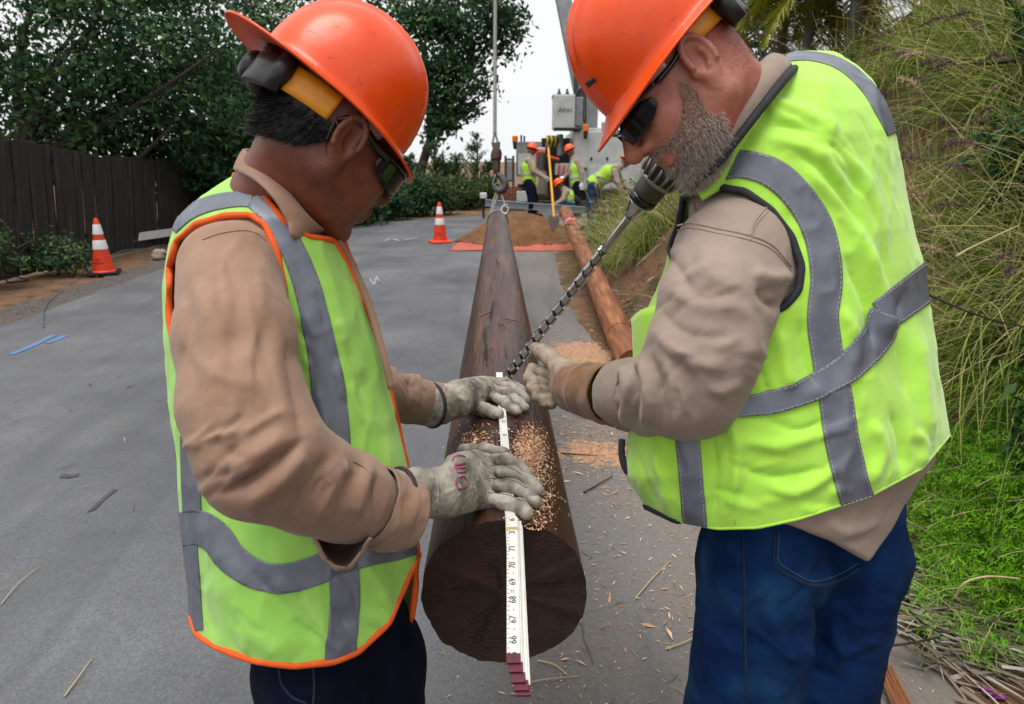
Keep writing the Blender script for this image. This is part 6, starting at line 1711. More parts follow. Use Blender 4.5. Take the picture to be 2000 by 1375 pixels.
# ------------------------------------------------------------------ drill and auger bit
def drill():
    T0 = on_pole(986, 742, 0.0); K = C(1236, 414, 1.40)
    ax = (K - T0); Ln = np.linalg.norm(ax); ax /= Ln
    root = empty('cordless_drill', Vector(c2w(K)), 'cordless drill with long spiral auger bit boring toward the pole', 'drill')
    e = np.cross(ax, [0, 1, 0.2]); e /= np.linalg.norm(e); g = np.cross(ax, e)
    pt = lambda s, r, t: T0 + ax * s + r * (e * math.cos(t) + g * math.sin(t))
    # helical flute: a flat band wound round the axis
    s0, s1 = 0.008, Ln * 0.81; pitch = (s1 - s0) / 14.0; n = 14 * 24
    V = []
    for i in range(n + 1):
        s = s0 + (s1 - s0) * i / n; t = 2 * math.pi * (s - s0) / pitch
        R = 0.0122 * min(1, 0.45 + s / 0.02)
        for ds, r in ((-0.34, R), (0.34, R), (0.34, R - 0.005), (-0.34, R - 0.005)): V.append(pt(s + ds * pitch, r, t))
    F = [(i * 4 + k, i * 4 + (k + 1) % 4, (i + 1) * 4 + (k + 1) % 4, (i + 1) * 4 + k) for i in range(n) for k in range(4)]
    V = np.array(V)
    me = mesh_np('auger_flute', c2w(V), np.array(F)); bm = bmesh.new(); bm.from_mesh(me); bmesh.ops.recalc_face_normals(bm, faces=bm.faces); bm.to_mesh(me); bm.free()
    try: me.set_sharp_from_angle(angle=math.radians(40))
    except Exception: pass
    bit = obj('auger_flute', me, M['bit'], root)
    tube_obj('auger_core', [pt(0, 0, 0), pt(0.012, 0, 0), pt(Ln * 0.82, 0, 0)], [0.0008, 0.005, 0.0058], M['dark_steel'], bit, 10)
    tube_obj('shank', [pt(Ln * 0.80, 0, 0), pt(Ln * 0.815, 0, 0), pt(Ln * 0.985, 0, 0), pt(Ln * 1.02, 0, 0)], [0.005, 0.0085, 0.0085, 0.006], M['chrome'], root, 16)
    L0 = Ln
    q = lambda s: pt(L0 + s, 0, 0)
    tube_obj('chuck_nose', [q(-0.014), q(0.0), q(0.024), q(0.028)], [0.0105, 0.0145, 0.0245, 0.025], M['chrome'], root, 28)
    tube_obj('chuck_ring', [q(0.027), q(0.030), q(0.042), q(0.045)], [0.026, 0.029, 0.030, 0.028], M['black_gloss'], root, 28)
    tube_obj('chuck_sleeve', [q(0.044), q(0.048), q(0.078), q(0.082)], [0.027, 0.0295, 0.0305, 0.029], M['dark_steel'], root, 28)
    tube_obj('collar_rim', [q(0.080), q(0.083), q(0.089), q(0.091)], [0.035, 0.0385, 0.039, 0.037], M['steel'], root, 32)
    tube_obj('torque_collar', [q(0.088), q(0.092), q(0.12), q(0.123)], [0.036, 0.0375, 0.043, 0.042], M['black_plastic'], root, 32)
    for k in range(16):
        t = 2 * math.pi * k / 16
        a, b = pt(L0 + 0.09, 0.038, t), pt(L0 + 0.122, 0.0435, t)
        tube_obj('collar_rib', [a, b], [0.0035, 0.0042], M['steel'], root, 6)
    tube_obj('gear_case', [q(0.122), q(0.126), q(0.15), q(0.20), q(0.21)], [0.044, 0.047, 0.046, 0.038, 0.033], M['black_plastic'], root, 32)
    tl = mat('teal_plastic', srgb(28, 110, 108), 0.4)
    body = tube_obj('motor_housing', [q(0.208), q(0.215), q(0.30), q(0.33), q(0.338)], [0.034, 0.037, 0.036, 0.03, 0.015], tl, root, 32)
    tube_obj('label_band', [q(0.2), q(0.213)], [0.0365, 0.0385], M['white_paint'], body, 32)
    dn = np.array([0.55, -0.8, 0.3]); dn -= ax * (dn @ ax); dn /= np.linalg.norm(dn)
    h0 = q(0.27)
    tube_obj('grip', [h0 + dn * 0.02, h0 + dn * 0.06, h0 + dn * 0.13], [0.022, 0.02, 0.022], M['black_plastic'], root, 16)
    mb = MB(); R = Matrix([list(c2w(v) - ORG) for v in (ax, dn, np.cross(ax, dn))]).transposed()
    mb.box(Vector(c2w(h0 + dn * 0.155)), (0.11, 0.05, 0.07), R, 0.006); mb.build('battery', M['black_plastic'], root)
    mb = MB(); mb.box(Vector(c2w(h0 + dn * 0.05 - ax * 0.026)), (0.012, 0.024, 0.014), R, 0.003); mb.build('trigger', M['helmet_far'], root)
drill()

# ------------------------------------------------------------------ chips, sawdust, litter
def chips(name, label, pts, nrm, size, m, asp=0.35, kind='stuff', tint=(0.2, 1.0), seed=3, elong=1.0):
    rng = np.random.default_rng(seed); n = len(pts)
    a = rng.normal(size=(n, 3)); a -= nrm * (a * nrm).sum(1)[:, None] * 0.75; a /= np.linalg.norm(a, axis=1)[:, None]
    b = np.cross(nrm + 0.5 * rng.normal(size=(n, 3)), a); b /= np.linalg.norm(b, axis=1)[:, None]
    s = (size * rng.lognormal(0, 0.45, n))[:, None]; c = np.cross(a, b) * s * 0.25
    V = np.stack([pts - a * s * elong, pts + b * s * asp + c, pts + a * s * elong, pts - b * s * asp], 1).reshape(-1, 3)
    i = np.arange(n) * 4; F = np.stack([i, i + 1, i + 2, i + 3], 1)
    o = tinted(name, V, F, np.repeat(rng.uniform(*tint, n), 4), m)
    tag(o, label, 'wood chips' if kind == 'stuff' else None, None, kind); return o
def pole_chips():
    rng = np.random.default_rng(5); pts = []; nr = []
    for _ in range(5200):
        if rng.random() < 0.62: x, y = rng.normal(1034, 15), rng.normal(880, 24); h = max(0, 1 - ((x - 1034) / 28) ** 2 - ((y - 880) / 46) ** 2)
        elif rng.random() < 0.75: x, y = rng.normal(1050, 20), rng.normal(950, 48); h = 0
        else: x, y = rng.normal(925, 26), rng.normal(862, 20); h = 0
        if y < 820 or y > 1035: continue
        c = on_pole(x, y, 0.002 + 0.007 * h * rng.random()); w = c2w(c)
        axp = pa_w + (pb_w - pa_w) * ((w - pa_w) @ (pb_w - pa_w)) / ((pb_w - pa_w) @ (pb_w - pa_w))
        nn = w - axp; r = np.linalg.norm(nn)
        if r > POLE_RA + 0.02: continue
        pts.append(w); nr.append(nn / r)
    chips('wood_chips', 'pale wood chips heaped on top of the pole beside the rule', np.array(pts), np.array(nr), 0.0022, M['chip'], 0.4, seed=6)
pole_chips()
def sawdust_patch(name, label, cx, cy, rx, ry, h, seed):
    n, mrings = 60, 14; V = []
    for j in range(mrings + 1):
        q = j / mrings
        for k in range(n):
            t = 2 * math.pi * k / n; w = 1 + 0.4 * mnoise.fractal(Vector((math.cos(t) * 1.6 + seed, math.sin(t) * 1.6, 0)), 1, 2, 4)
            x, y = cx + rx * q * w * math.cos(t), cy + ry * q * w * math.sin(t)
            z = h * (1 - q ** 1.5) * (0.6 + 0.8 * mnoise.noise(Vector((x * 9, y * 9, seed)))) + 0.012 * mnoise.fractal(Vector((x * 26, y * 26, seed)), 1, 2, 3) + 0.004 - 0.02 * q ** 3
            V.append((x, y, z))
    F = np.array([(j * n + k, (j + 1) * n + k, (j + 1) * n + (k + 1) % n, j * n + (k + 1) % n) for j in range(mrings) for k in range(n)])
    o = obj(name, mesh_np(name, V, F), M['sawdust']); tag(o, label, 'sawdust', None, 'stuff')
c1, c2 = gpt(1140, 690), gpt(1165, 882)
sawdust_patch('sawdust', 'orange sawdust drift on the road beside the peeled log', c1.x, c1.y, 0.34, 0.55, 0.008, 2)
sawdust_patch('sawdust', 'orange sawdust drift on the road right of the pole\'s near end', c2.x, c2.y, 0.26, 0.24, 0.004, 5)
def ground_litter():
    rng = np.random.default_rng(9); pts = []
    for cx, cy, sx, sy, n in ((c1.x, c1.y, 0.3, 0.5, 1500), (c2.x, c2.y, 0.22, 0.28, 1700), (0.45, 2.2, 0.4, 0.5, 900), (0.6, 1.6, 0.4, 0.35, 500)):
        pts.append(np.stack([rng.normal(cx, sx, n), rng.normal(cy, sy, n), np.full(n, 0.006)], 1))
    p = np.vstack(pts); p = p[p[:, 0] < 1.25]
    chips('wood_shavings', 'scattered pale shavings on the road between the pole and the man in jeans', p, np.tile([0, 0, 1.0], (len(p), 1)), 0.005, M['chip'], 0.25, seed=4, elong=1.5)
    n = 420; q = np.stack([rng.uniform(0.2, 1.5, n), rng.uniform(1.2, 5, n), np.full(n, 0.006)], 1)
    q2 = np.stack([rng.uniform(-3.6, 0.2, 150), rng.uniform(1.0, 7, 150), np.full(150, 0.005)], 1)
    q = np.vstack([q, q2])
    chips('plant_litter', 'thin dry twigs and needles scattered over the asphalt', q, np.tile([0, 0, 1.0], (len(q), 1)), 0.012, M['dry'], 0.06, seed=8, elong=2.6)
    # single sticks and pale straws that can be told apart
    st = [((1140, 962), (1196, 930), 0.0045, 'short reddish splinter of wood on the road right of the pole'), ((1095, 885), (1180, 890), 0.004, 'thin brown stick lying across the sawdust right of the pole'), ((1240, 1170), (1310, 1095), 0.003, 'bent straw on the road by the jeans leg'),
          ((1300, 1268), (1385, 1228), 0.0028, 'pale curved straw near the knee of the jeans'), ((126, 1360), (178, 1288), 0.0028, 'dry pine needle at the lower left of the road'), ((2, 1180), (78, 1106), 0.0022, 'thin dry needle at the left picture edge'),
          ((1050, 1290), (1110, 1318), 0.0026, 'knot of dry twigs under the rule\'s end'), ((1000, 1340), (1130, 1320), 0.002, 'long thin twig below the pole\'s cut end')]
    for (x0, y0), (x1, y1), r, lb in st:
        a, b = gpt(x0, y0, 0.006), gpt(x1, y1, 0.006)
        mid = (a + b) / 2 + Vector((rng.normal() * 0.006, rng.normal() * 0.006, 0.004))
        mb = MB(); mb.tube(smooth_line([a, mid, b], 5), np.linspace(r, r * 0.5, 11), 6)
        o = mb.build('stick', M['bark'] if r > 0.0035 else M['straw'], None, True); recentre(o, a); tag(o, lb, 'stick')
    # dark tar marks, chalk and blue paint on the asphalt
    def patch(name, label, pts, m, jit=0.0):
        c = [gpt(x, y, 0.0045) for x, y in pts]
        me = bpy.data.meshes.new(name); me.from_pydata([tuple(v) for v in c], [], [list(range(len(c)))]); me.update()
        o = obj(name, me, m); recentre(o, c[0]); tag(o, label, 'road mark'); return o
    patch('tar_mark', 'long dark tar smear on the left of the road', [(170, 1000), (198, 973), (222, 954), (230, 955), (206, 974), (186, 994)], M['tar'])
    patch('tar_mark', 'small dark tar smear above the long one on the road', [(116, 932), (122, 925), (140, 927), (155, 924), (152, 930), (132, 933)], M['tar'])
    def paint(label, lines, w, m):
        mb = MB()
        for ln in lines:
            s = smooth_line([list(gpt(x, y, 0.0045)) for x, y in ln], 6) if len(ln) > 2 else np.array([list(gpt(x, y, 0.0045)) for x, y in ln])
            for i in range(len(s) - 1):
                a, b = Vector(s[i]), Vector(s[i + 1]); n = Vector((-(b - a).y, (b - a).x, 0)).normalized() * w
                mb.poly([a - n, b - n, b + n, a + n])
        o = mb.build('paint_mark', m); recentre(o, gpt(*lines[0][0])); tag(o, label, 'road mark')
    paint('thin dark crack running along the road seam right of the pole', [[(1121, 1178), (1126, 1200), (1137, 1224), (1141, 1250), (1153, 1278), (1158, 1296)]], 0.0014, M['tar'])
    paint('blue sprayed utility arrow on the left of the road', [[(20, 692), (60, 676), (105, 654)], [(90, 670), (108, 664), (128, 655)]], 0.028, M['blue_paint'])
    paint('white chalk W on the asphalt beyond the left man\'s chest', [[(722, 543), (731, 556), (733, 541), (742, 553), (735, 538)]], 0.008, M['chalk'])
    paint('faint white chalk squiggle on the road left of the traffic cone', [[(750, 470), (765, 466), (780, 470)], [(790, 468), (815, 464)]], 0.03, M['chalk'])
M['straw'] = mat('dry_straw', srgb(176, 158, 122), 0.85)
M['tar'] = mat('tar', srgb(58, 58, 62), 0.9, srgb(80, 80, 85), 60, 6, (0.45, 0.6))
M['blue_paint'] = mat('blue_spray_paint', srgb(74, 116, 168), 0.85, srgb(100, 112, 130), 14, 8, (0.45, 0.62))
M['chalk'] = mat('chalk', srgb(170, 168, 170), 0.95, srgb(120, 119, 122), 20, 6, (0.4, 0.6))
ground_litter()
# ------------------------------------------------------------------ traffic cones
M['cone'] = mat('cone_orange', srgb(226, 64, 24), 0.55, srgb(206, 52, 18), 12, 5)
M['cone_white'] = mat('cone_sleeve', srgb(214, 214, 212), 0.5, srgb(190, 190, 188), 14, 5)
def cone(label, base, h=0.72, lean=0.0, dirty=False):
    e = empty('traffic_cone', base, label, 'traffic cone', 'traffic cones beside the road')
    b = Vector(base)
    mb = MB(); mb.box(b + Vector((0, 0, 0.018)), (0.36, 0.36, 0.034), Matrix.Rotation(0.35, 3, 'Z'), 0.008); mb.build('base', M['cone'] if not dirty else M['black_plastic'], e)
    r = lambda z: 0.135 - (0.135 - 0.028) * z / h
    mb = MB(); zs = [0.03, 0.05, 0.2, 0.4, 0.6, h - 0.02, h]; mb.tube([b + Vector((0, 0, z)) for z in zs], [r(0) + 0.02, r(0.05), r(0.2), r(0.4), r(0.6), r(h), 0.016], 28); mb.build('body', M['cone'], e, True)
    for z0, z1 in ((0.32, 0.44), (0.51, 0.64)):
        mb = MB(); mb.tube([b + Vector((0, 0, z)) for z in (z0, z0 + 0.004, z1 - 0.004, z1)], [r(z0) + 0.001, r(z0) + 0.0045, r(z1) + 0.0045, r(z1) + 0.001], 28); mb.build('reflective_collar', M['cone_white'], e, True)
    for row, n in ((0.2, 3), (0.15, 6)):      # two rows of worn stencilled marks, too faint to read
        for k in range(n):
            a = -math.pi / 2 + (k - (n - 1) / 2) * 0.2; rr = r(row) + 0.002
            mb = MB(); mb.box(b + Vector((rr * math.cos(a), rr * math.sin(a), row)), (0.004, 0.014, 0.02), Matrix.Rotation(a, 3, 'Z')); mb.build('stencil_mark', M['worn_ink'], e)
    return e
M['worn_ink'] = mat('worn_ink', srgb(150, 44, 24), 0.7)
cone('orange and white traffic cone standing alone on the asphalt', gpt(860, 474))
cone('orange and white traffic cone against the board fence', gpt(204, 534), dirty=True)
def verge_things():
    a, b = P(232, 468, 11.0), P(345, 452, 12.2)
    e = empty('barrier_rail', (a.x, a.y, 0), 'low white painted rail behind the fence cone', 'barrier')
    d = (b - a).normalized(); R = Matrix((d, Vector((0, 0, 1)).cross(d), Vector((0, 0, 1)))).transposed()
    mb = MB(); mb.box((a + b) / 2, ((b - a).length, 0.03, 0.13), R, 0.004); mb.build('rail', M['white_paint'], e)
    for p in (a + d * 0.1, b - d * 0.1):
        mb = MB(); mb.box((p.x, p.y + 0.05, p.z / 2), (0.08, 0.06, p.z), None, 0.004); mb.build('post', M['wood_old'], e)
    rng = random.Random(2)
    for px, py, s, lb in ((62, 522, 0.1, 'pale rock at the foot of the fence left of the bush'), (312, 503, 0.13, 'pale rock under the white rail by the left man\'s sleeve')):
        bm = bmesh.new(); bmesh.ops.create_icosphere(bm, subdivisions=3, radius=s)
        for v in bm.verts: v.co *= 1 + 0.35 * mnoise.fractal(v.co * 9 + Vector((px, 0, 0)), 1, 2, 3); v.co.z *= 0.65
        me = bpy.data.meshes.new('rock'); bm.to_mesh(me); bm.free()
        me.polygons.foreach_set('use_smooth', [True] * len(me.polygons))
        o = obj('rock', me, mat('pale_rock', srgb(150, 138, 124), 0.9, srgb(110, 98, 86), 14, 6, bump=0.6, bscale=40)); o.location = gpt(px, py) + Vector((0, 0, s * 0.3)); tag(o, lb, 'rock')
    pts = [gpt(84, 640, 0.01), gpt(88, 600, 0.01), gpt(110, 575, 0.01), gpt(180, 520, 0.02), P(240, 490, 10.0), P(300, 488, 10.5), gpt(340, 500, 0.05)]
    mb = MB(); mb.tube(smooth_line(pts, 8), 0.005, 8); o = mb.build('hose', mat('grey_hose', srgb(88, 96, 98), 0.6), None, True); recentre(o, pts[0]); tag(o, 'thin grey hose trailing over the dirt verge', 'hose')
verge_things()

# ------------------------------------------------------------------ sand heap on its orange sheet
def sand_and_sheet():
    m = mat('orange_tarp', srgb(182, 88, 66), 0.7, srgb(156, 70, 52), 6, 6, bump=0.5, bscale=14, bdist=0.02)
    q = [gpt(876, 490), gpt(1132, 491), gpt(1108, 455), gpt(925, 452)]
    nx, ny = 40, 24; V = []
    for j in range(ny + 1):
        for i in range(nx + 1):
            u, v = i / nx, j / ny
            p = (q[0] * (1 - u) + q[1] * u) * (1 - v) + (q[3] * (1 - u) + q[2] * u) * v
            edge = min(u, 1 - u, v, 1 - v)
            p.z = 0.012 + 0.03 * max(0, mnoise.fractal(Vector((p.x * 3, p.y * 2, 1)), 1, 2, 3)) * min(1, edge * 10 + 0.3)
            p.x += 0.04 * mnoise.noise(Vector((p.y * 3, u * 5, 0))) ; p.y += 0.05 * mnoise.noise(Vector((p.x * 3, 4, v * 3)))
            V.append(tuple(p))
    F = np.array([(j * (nx + 1) + i, j * (nx + 1) + i + 1, (j + 1) * (nx + 1) + i + 1, (j + 1) * (nx + 1) + i) for j in range(ny) for i in range(nx)])
    o = obj('tarpaulin', mesh_np('tarpaulin', V, F), m); md = o.modifiers.new('t', 'SOLIDIFY'); md.thickness = 0.004
    recentre(o, gpt(1000, 490)); tag(o, 'orange tarpaulin spread on the road under the sand heap', 'tarpaulin')
    c = gpt(1018, 470); n, r_ = 80, 36; V = []
    for j in range(r_ + 1):
        t = j / r_
        for k in range(n):
            a = 2 * math.pi * k / n; w = 1 + 0.16 * mnoise.fractal(Vector((math.cos(a) * 1.4, math.sin(a) * 1.4, 2)), 1, 2, 4)
            x, y = c.x + 1.16 * t * w * math.cos(a), c.y + 0.9 * t * w * math.sin(a)
            z = 0.46 * (1 - t ** 1.6) * (1 + 0.25 * mnoise.noise(Vector((x * 2.2, y * 2.2, 0)))) + 0.05 * mnoise.fractal(Vector((x * 5, y * 5, 0)), 1, 2, 5) * (1 - t * 0.6) + 0.03 - 0.03 * t
            V.append((x, y, max(z, 0.02)))
    F = np.array([(j * n + k, (j + 1) * n + k, (j + 1) * n + (k + 1) % n, j * n + (k + 1) % n) for j in range(r_) for k in range(n)])
    o = obj('sand_heap', mesh_np('sand_heap', V, F), M['sand']); recentre(o, (c.x, c.y, 0)); tag(o, 'heap of brown dug sand on the orange tarpaulin', 'sand heap')
    # loose clods
    rng = np.random.default_rng(3); k = 260; a = rng.uniform(0, 6.28, k); t = rng.uniform(0.5, 1.15, k)
    pts = np.stack([c.x + 1.02 * t * np.cos(a), c.y + 0.9 * t * np.sin(a), 0.3 * np.clip(1 - t, 0, 1) + 0.04], 1)
    V, F = leaves(pts, np.tile([0, 0, 1.0], (k, 1)), np.full(k, 0.022), 0.7, rng)
    tag(obj('sand_clods', mesh_np('sand_clods', V, F, False), M['sand']), 'loose clods round the foot of the sand heap', 'clods', None, 'stuff')
sand_and_sheet()

# ------------------------------------------------------------------ winch line, hook and sling over the pole's far end
def lifting_gear():
    d = 7.25
    base = P(967, 300, d)
    e = empty('lifting_hook', base, 'steel hook block hanging on the winch line over the pole\'s far end', 'crane hook')
    top = P(969, -700, d + 0.4)
    rope = mat('wire_rope', srgb(150, 148, 142), 0.6, srgb(96, 94, 90), 90, 3, bump=0.6, bscale=140, bdist=0.004)
    mb = MB(); mb.tube([P(966.5, 262, d), top], 0.02, 10); mb.build('winch_line', rope, e, True)
    mb = MB(); mb.tube(smooth_line([P(962, 280, d), P(964, 270, d), P(967, 258, d), P(970, 270, d), P(973, 280, d)], 4), 0.012, 8); mb.build('rope_eye', rope, e, True)
    mb = MB(); mb.prism([P(959, 279, d - 0.05), P(977, 277, d - 0.05), P(976, 293, d - 0.05), P(970, 298, d - 0.05), P(963, 293, d - 0.05)], (0, 0.1, 0)); mb.build('wedge_socket', M['dark_steel'], e)
    rust = mat('rusty_steel', srgb(84, 62, 52), 0.7, srgb(54, 44, 40), 30, 6, metal=0.4, bump=0.4, bscale=60)
    mb = MB(); mb.tube([P(970, 293, d), P(970, 299, d), P(969, 305, d), P(969, 312, d), P(970, 314, d), P(970, 330, d), P(970, 337, d), P(971, 342, d)], [0.05, 0.058, 0.06, 0.058, 0.042, 0.04, 0.036, 0.02], 18); mb.build('swivel', rust, e, True)
    hk = smooth_line([P(971, 340, d), P(980, 347, d), P(986, 358, d), P(983, 369, d), P(974, 373, d), P(966, 368, d), P(964, 360, d)], 6)
    mb = MB(); mb.tube(hk, np.interp(np.linspace(0, 1, len(hk)), [0, 0.3, 0.6, 1], [0.03, 0.045, 0.042, 0.012]), 12); mb.build('hook', M['dark_steel'], e, True)
    mb = MB(); mb.tube([P(968, 341, d - 0.03), P(962, 358, d - 0.03), P(976, 371, d - 0.03)], 0.007, 6); mb.build('latch', M['steel'], e, True)
    s = empty('wire_sling', P(974, 372, d), 'wire sling choked round the pole\'s far end below the hook', 'sling')
    for pts in ([(972, 370), (966, 384), (961, 402), (958, 420)], [(976, 372), (982, 388), (987, 402)], [(974, 371), (970, 386), (964, 404), (960, 424)]):
        dd = [d, d - 0.02, d - 0.08, d - 0.12]
        mb = MB(); mb.tube(smooth_line([P(x, y, dd[i]) for i, (x, y) in enumerate(pts)], 5), 0.008, 6); mb.build('sling_leg', rope, s, True)
    ring = [P(986 + 6.5 * math.cos(t), 410 + 8 * math.sin(t), d - 0.16) for t in np.linspace(0, 2 * math.pi, 20)]
    mb = MB(); mb.tube(ring, 0.0125, 8, False); mb.build('shackle', M['chrome'], s, True)
    mb = MB(); mb.tube([P(980, 401, d - 0.16), P(993, 400, d - 0.16)], 0.012, 8); mb.build('shackle_pin', M['steel'], s, True)
    ax = (pb_w - pa_w) / np.linalg.norm(pb_w - pa_w); cc = pa_w + ax * (np.linalg.norm(pb_w - pa_w) - 0.32)
    u = np.cross(ax, [0, 0, 1]); u /= np.linalg.norm(u); v = np.cross(u, ax)
    mb = MB(); mb.tube([cc + (u * math.cos(t) + v * math.sin(t)) * 0.112 for t in np.linspace(0, 2 * math.pi, 28)], 0.008, 6, False); mb.build('choker_loop', rope, s, True)
lifting_gear()

# ------------------------------------------------------------------ steel beam, shovel, gate
M['galv'] = mat('galvanised_steel', srgb(150, 160, 166), 0.5, srgb(126, 136, 142), 12, 5, metal=0.35)
def far_gear():
    a, b = P(948, 396, 17.3), P(1148, 411, 17.0)
    e = empty('steel_beam', (a.x, a.y, 0), 'long grey steel beam on stands across the work area', 'beam')
    d = (b - a).normalized(); R = Matrix((d, Vector((0, 0, 1)).cross(d).normalized(), d.cross(Vector((0, 0, 1)).cross(d)).normalized())).transposed()
    for dz, sz, nm in ((0, (0.02, 0.13), 'web'), (0.075, (0.12, 0.018), 'flange'), (-0.075, (0.12, 0.018), 'flange')):
        mb = MB(); mb.box((a + b) / 2 + R @ Vector((0, 0, dz)), ((b - a).length, sz[0], sz[1]), R); mb.build(nm, M['galv'], e)
    for t in (0.12, 0.63):
        p = a + (b - a) * t; mb = MB(); mb.box((p.x, p.y, (p.z - 0.08) / 2), (0.16, 0.14, p.z - 0.09), None, 0.01); mb.build('stand', M['galv'], e)
    y = mat('yellow_fibreglass', srgb(222, 158, 36), 0.5)
    h0, h1 = P(1071, 288, 12.5), P(1082, 424, 12.1)
    s = empty('shovel', h1, 'yellow-handled long shovel stuck upright in the sand heap', 'shovel')
    mb = MB(); mb.tube([h0, h0 + (h1 - h0) * 0.5, h1], [0.02, 0.024, 0.024], 10); mb.build('handle', y, s, True)
    mb = MB(); mb.tube([h0 + Vector((0, 0, 0.06)), h0], 0.022, 10); mb.build('handle_end', M['steel'], s, True)
    mb = MB(); mb.prism([h1 + Vector((-0.1, 0, 0.03)), h1 + Vector((0.1, 0, 0.03)), h1 + Vector((0.09, 0, -0.15)), h1 + Vector((0, 0, -0.24)), h1 + Vector((-0.09, 0, -0.15))], (0, 0.01, 0)); mb.build('blade', M['steel'], s)
    g = empty('metal_gate', gpt(995, 398), 'dark metal gate with grey panel behind the lifting hook', 'gate')
    blk = mat('dark_gate_paint', srgb(46, 58, 62), 0.6); D = 20.5
    for x in (987.5, 1002.5):
        t, b = P(x, 306, D), P(x, 400, D); mb = MB(); mb.box((t + b) / 2, (0.07, 0.07, (t - b).length), None, 0.005); mb.build('post', blk, g)
    for k in range(6):
        x = 990 + k * 2.1; t, b = P(x, 312, D), P(x, 352, D); mb = MB(); mb.box((t + b) / 2, (0.026, 0.02, (t - b).length)); mb.build('slat', M['galv'], g)
    for yy in (311, 353):
        t, b = P(988, yy, D), P(1002, yy, D); mb = MB(); mb.box((t + b) / 2, ((b - t).length, 0.04, 0.05)); mb.build('rail', blk, g)
    p = empty('brick_pillar', gpt(992, 404), 'low brick pillar below the metal gate', 'pillar')
    bk = mat('brick', srgb(132, 84, 66), 0.9, srgb(104, 66, 52), 9, 5, bump=0.4, bscale=40); lo = P(992, 404, 20.2)
    for j in range(9):
        for i in range(3):
            mb = MB(); mb.box((lo.x - 0.22 + 0.21 * i + 0.1 * (j % 2) , lo.y + 0.2, 0.05 + j * 0.075), (0.2, 0.2, 0.066), None, 0.004); mb.build('brick', bk, p)
    # white mailbox-like box among the shrubs
    c = P(944, 382, 17.4); w = empty('utility_box', (c.x, c.y, 0), 'small white box on a post among the verge shrubs', 'box')
    mb = MB(); mb.box(c, (0.17, 0.2, 0.14), None, 0.02); mb.build('housing', M['white_paint'], w)
    mb = MB(); mb.box((c.x, c.y, c.z / 2 - 0.03), (0.06, 0.06, c.z - 0.08)); mb.build('post', M['wood_old'], w)
far_gear()

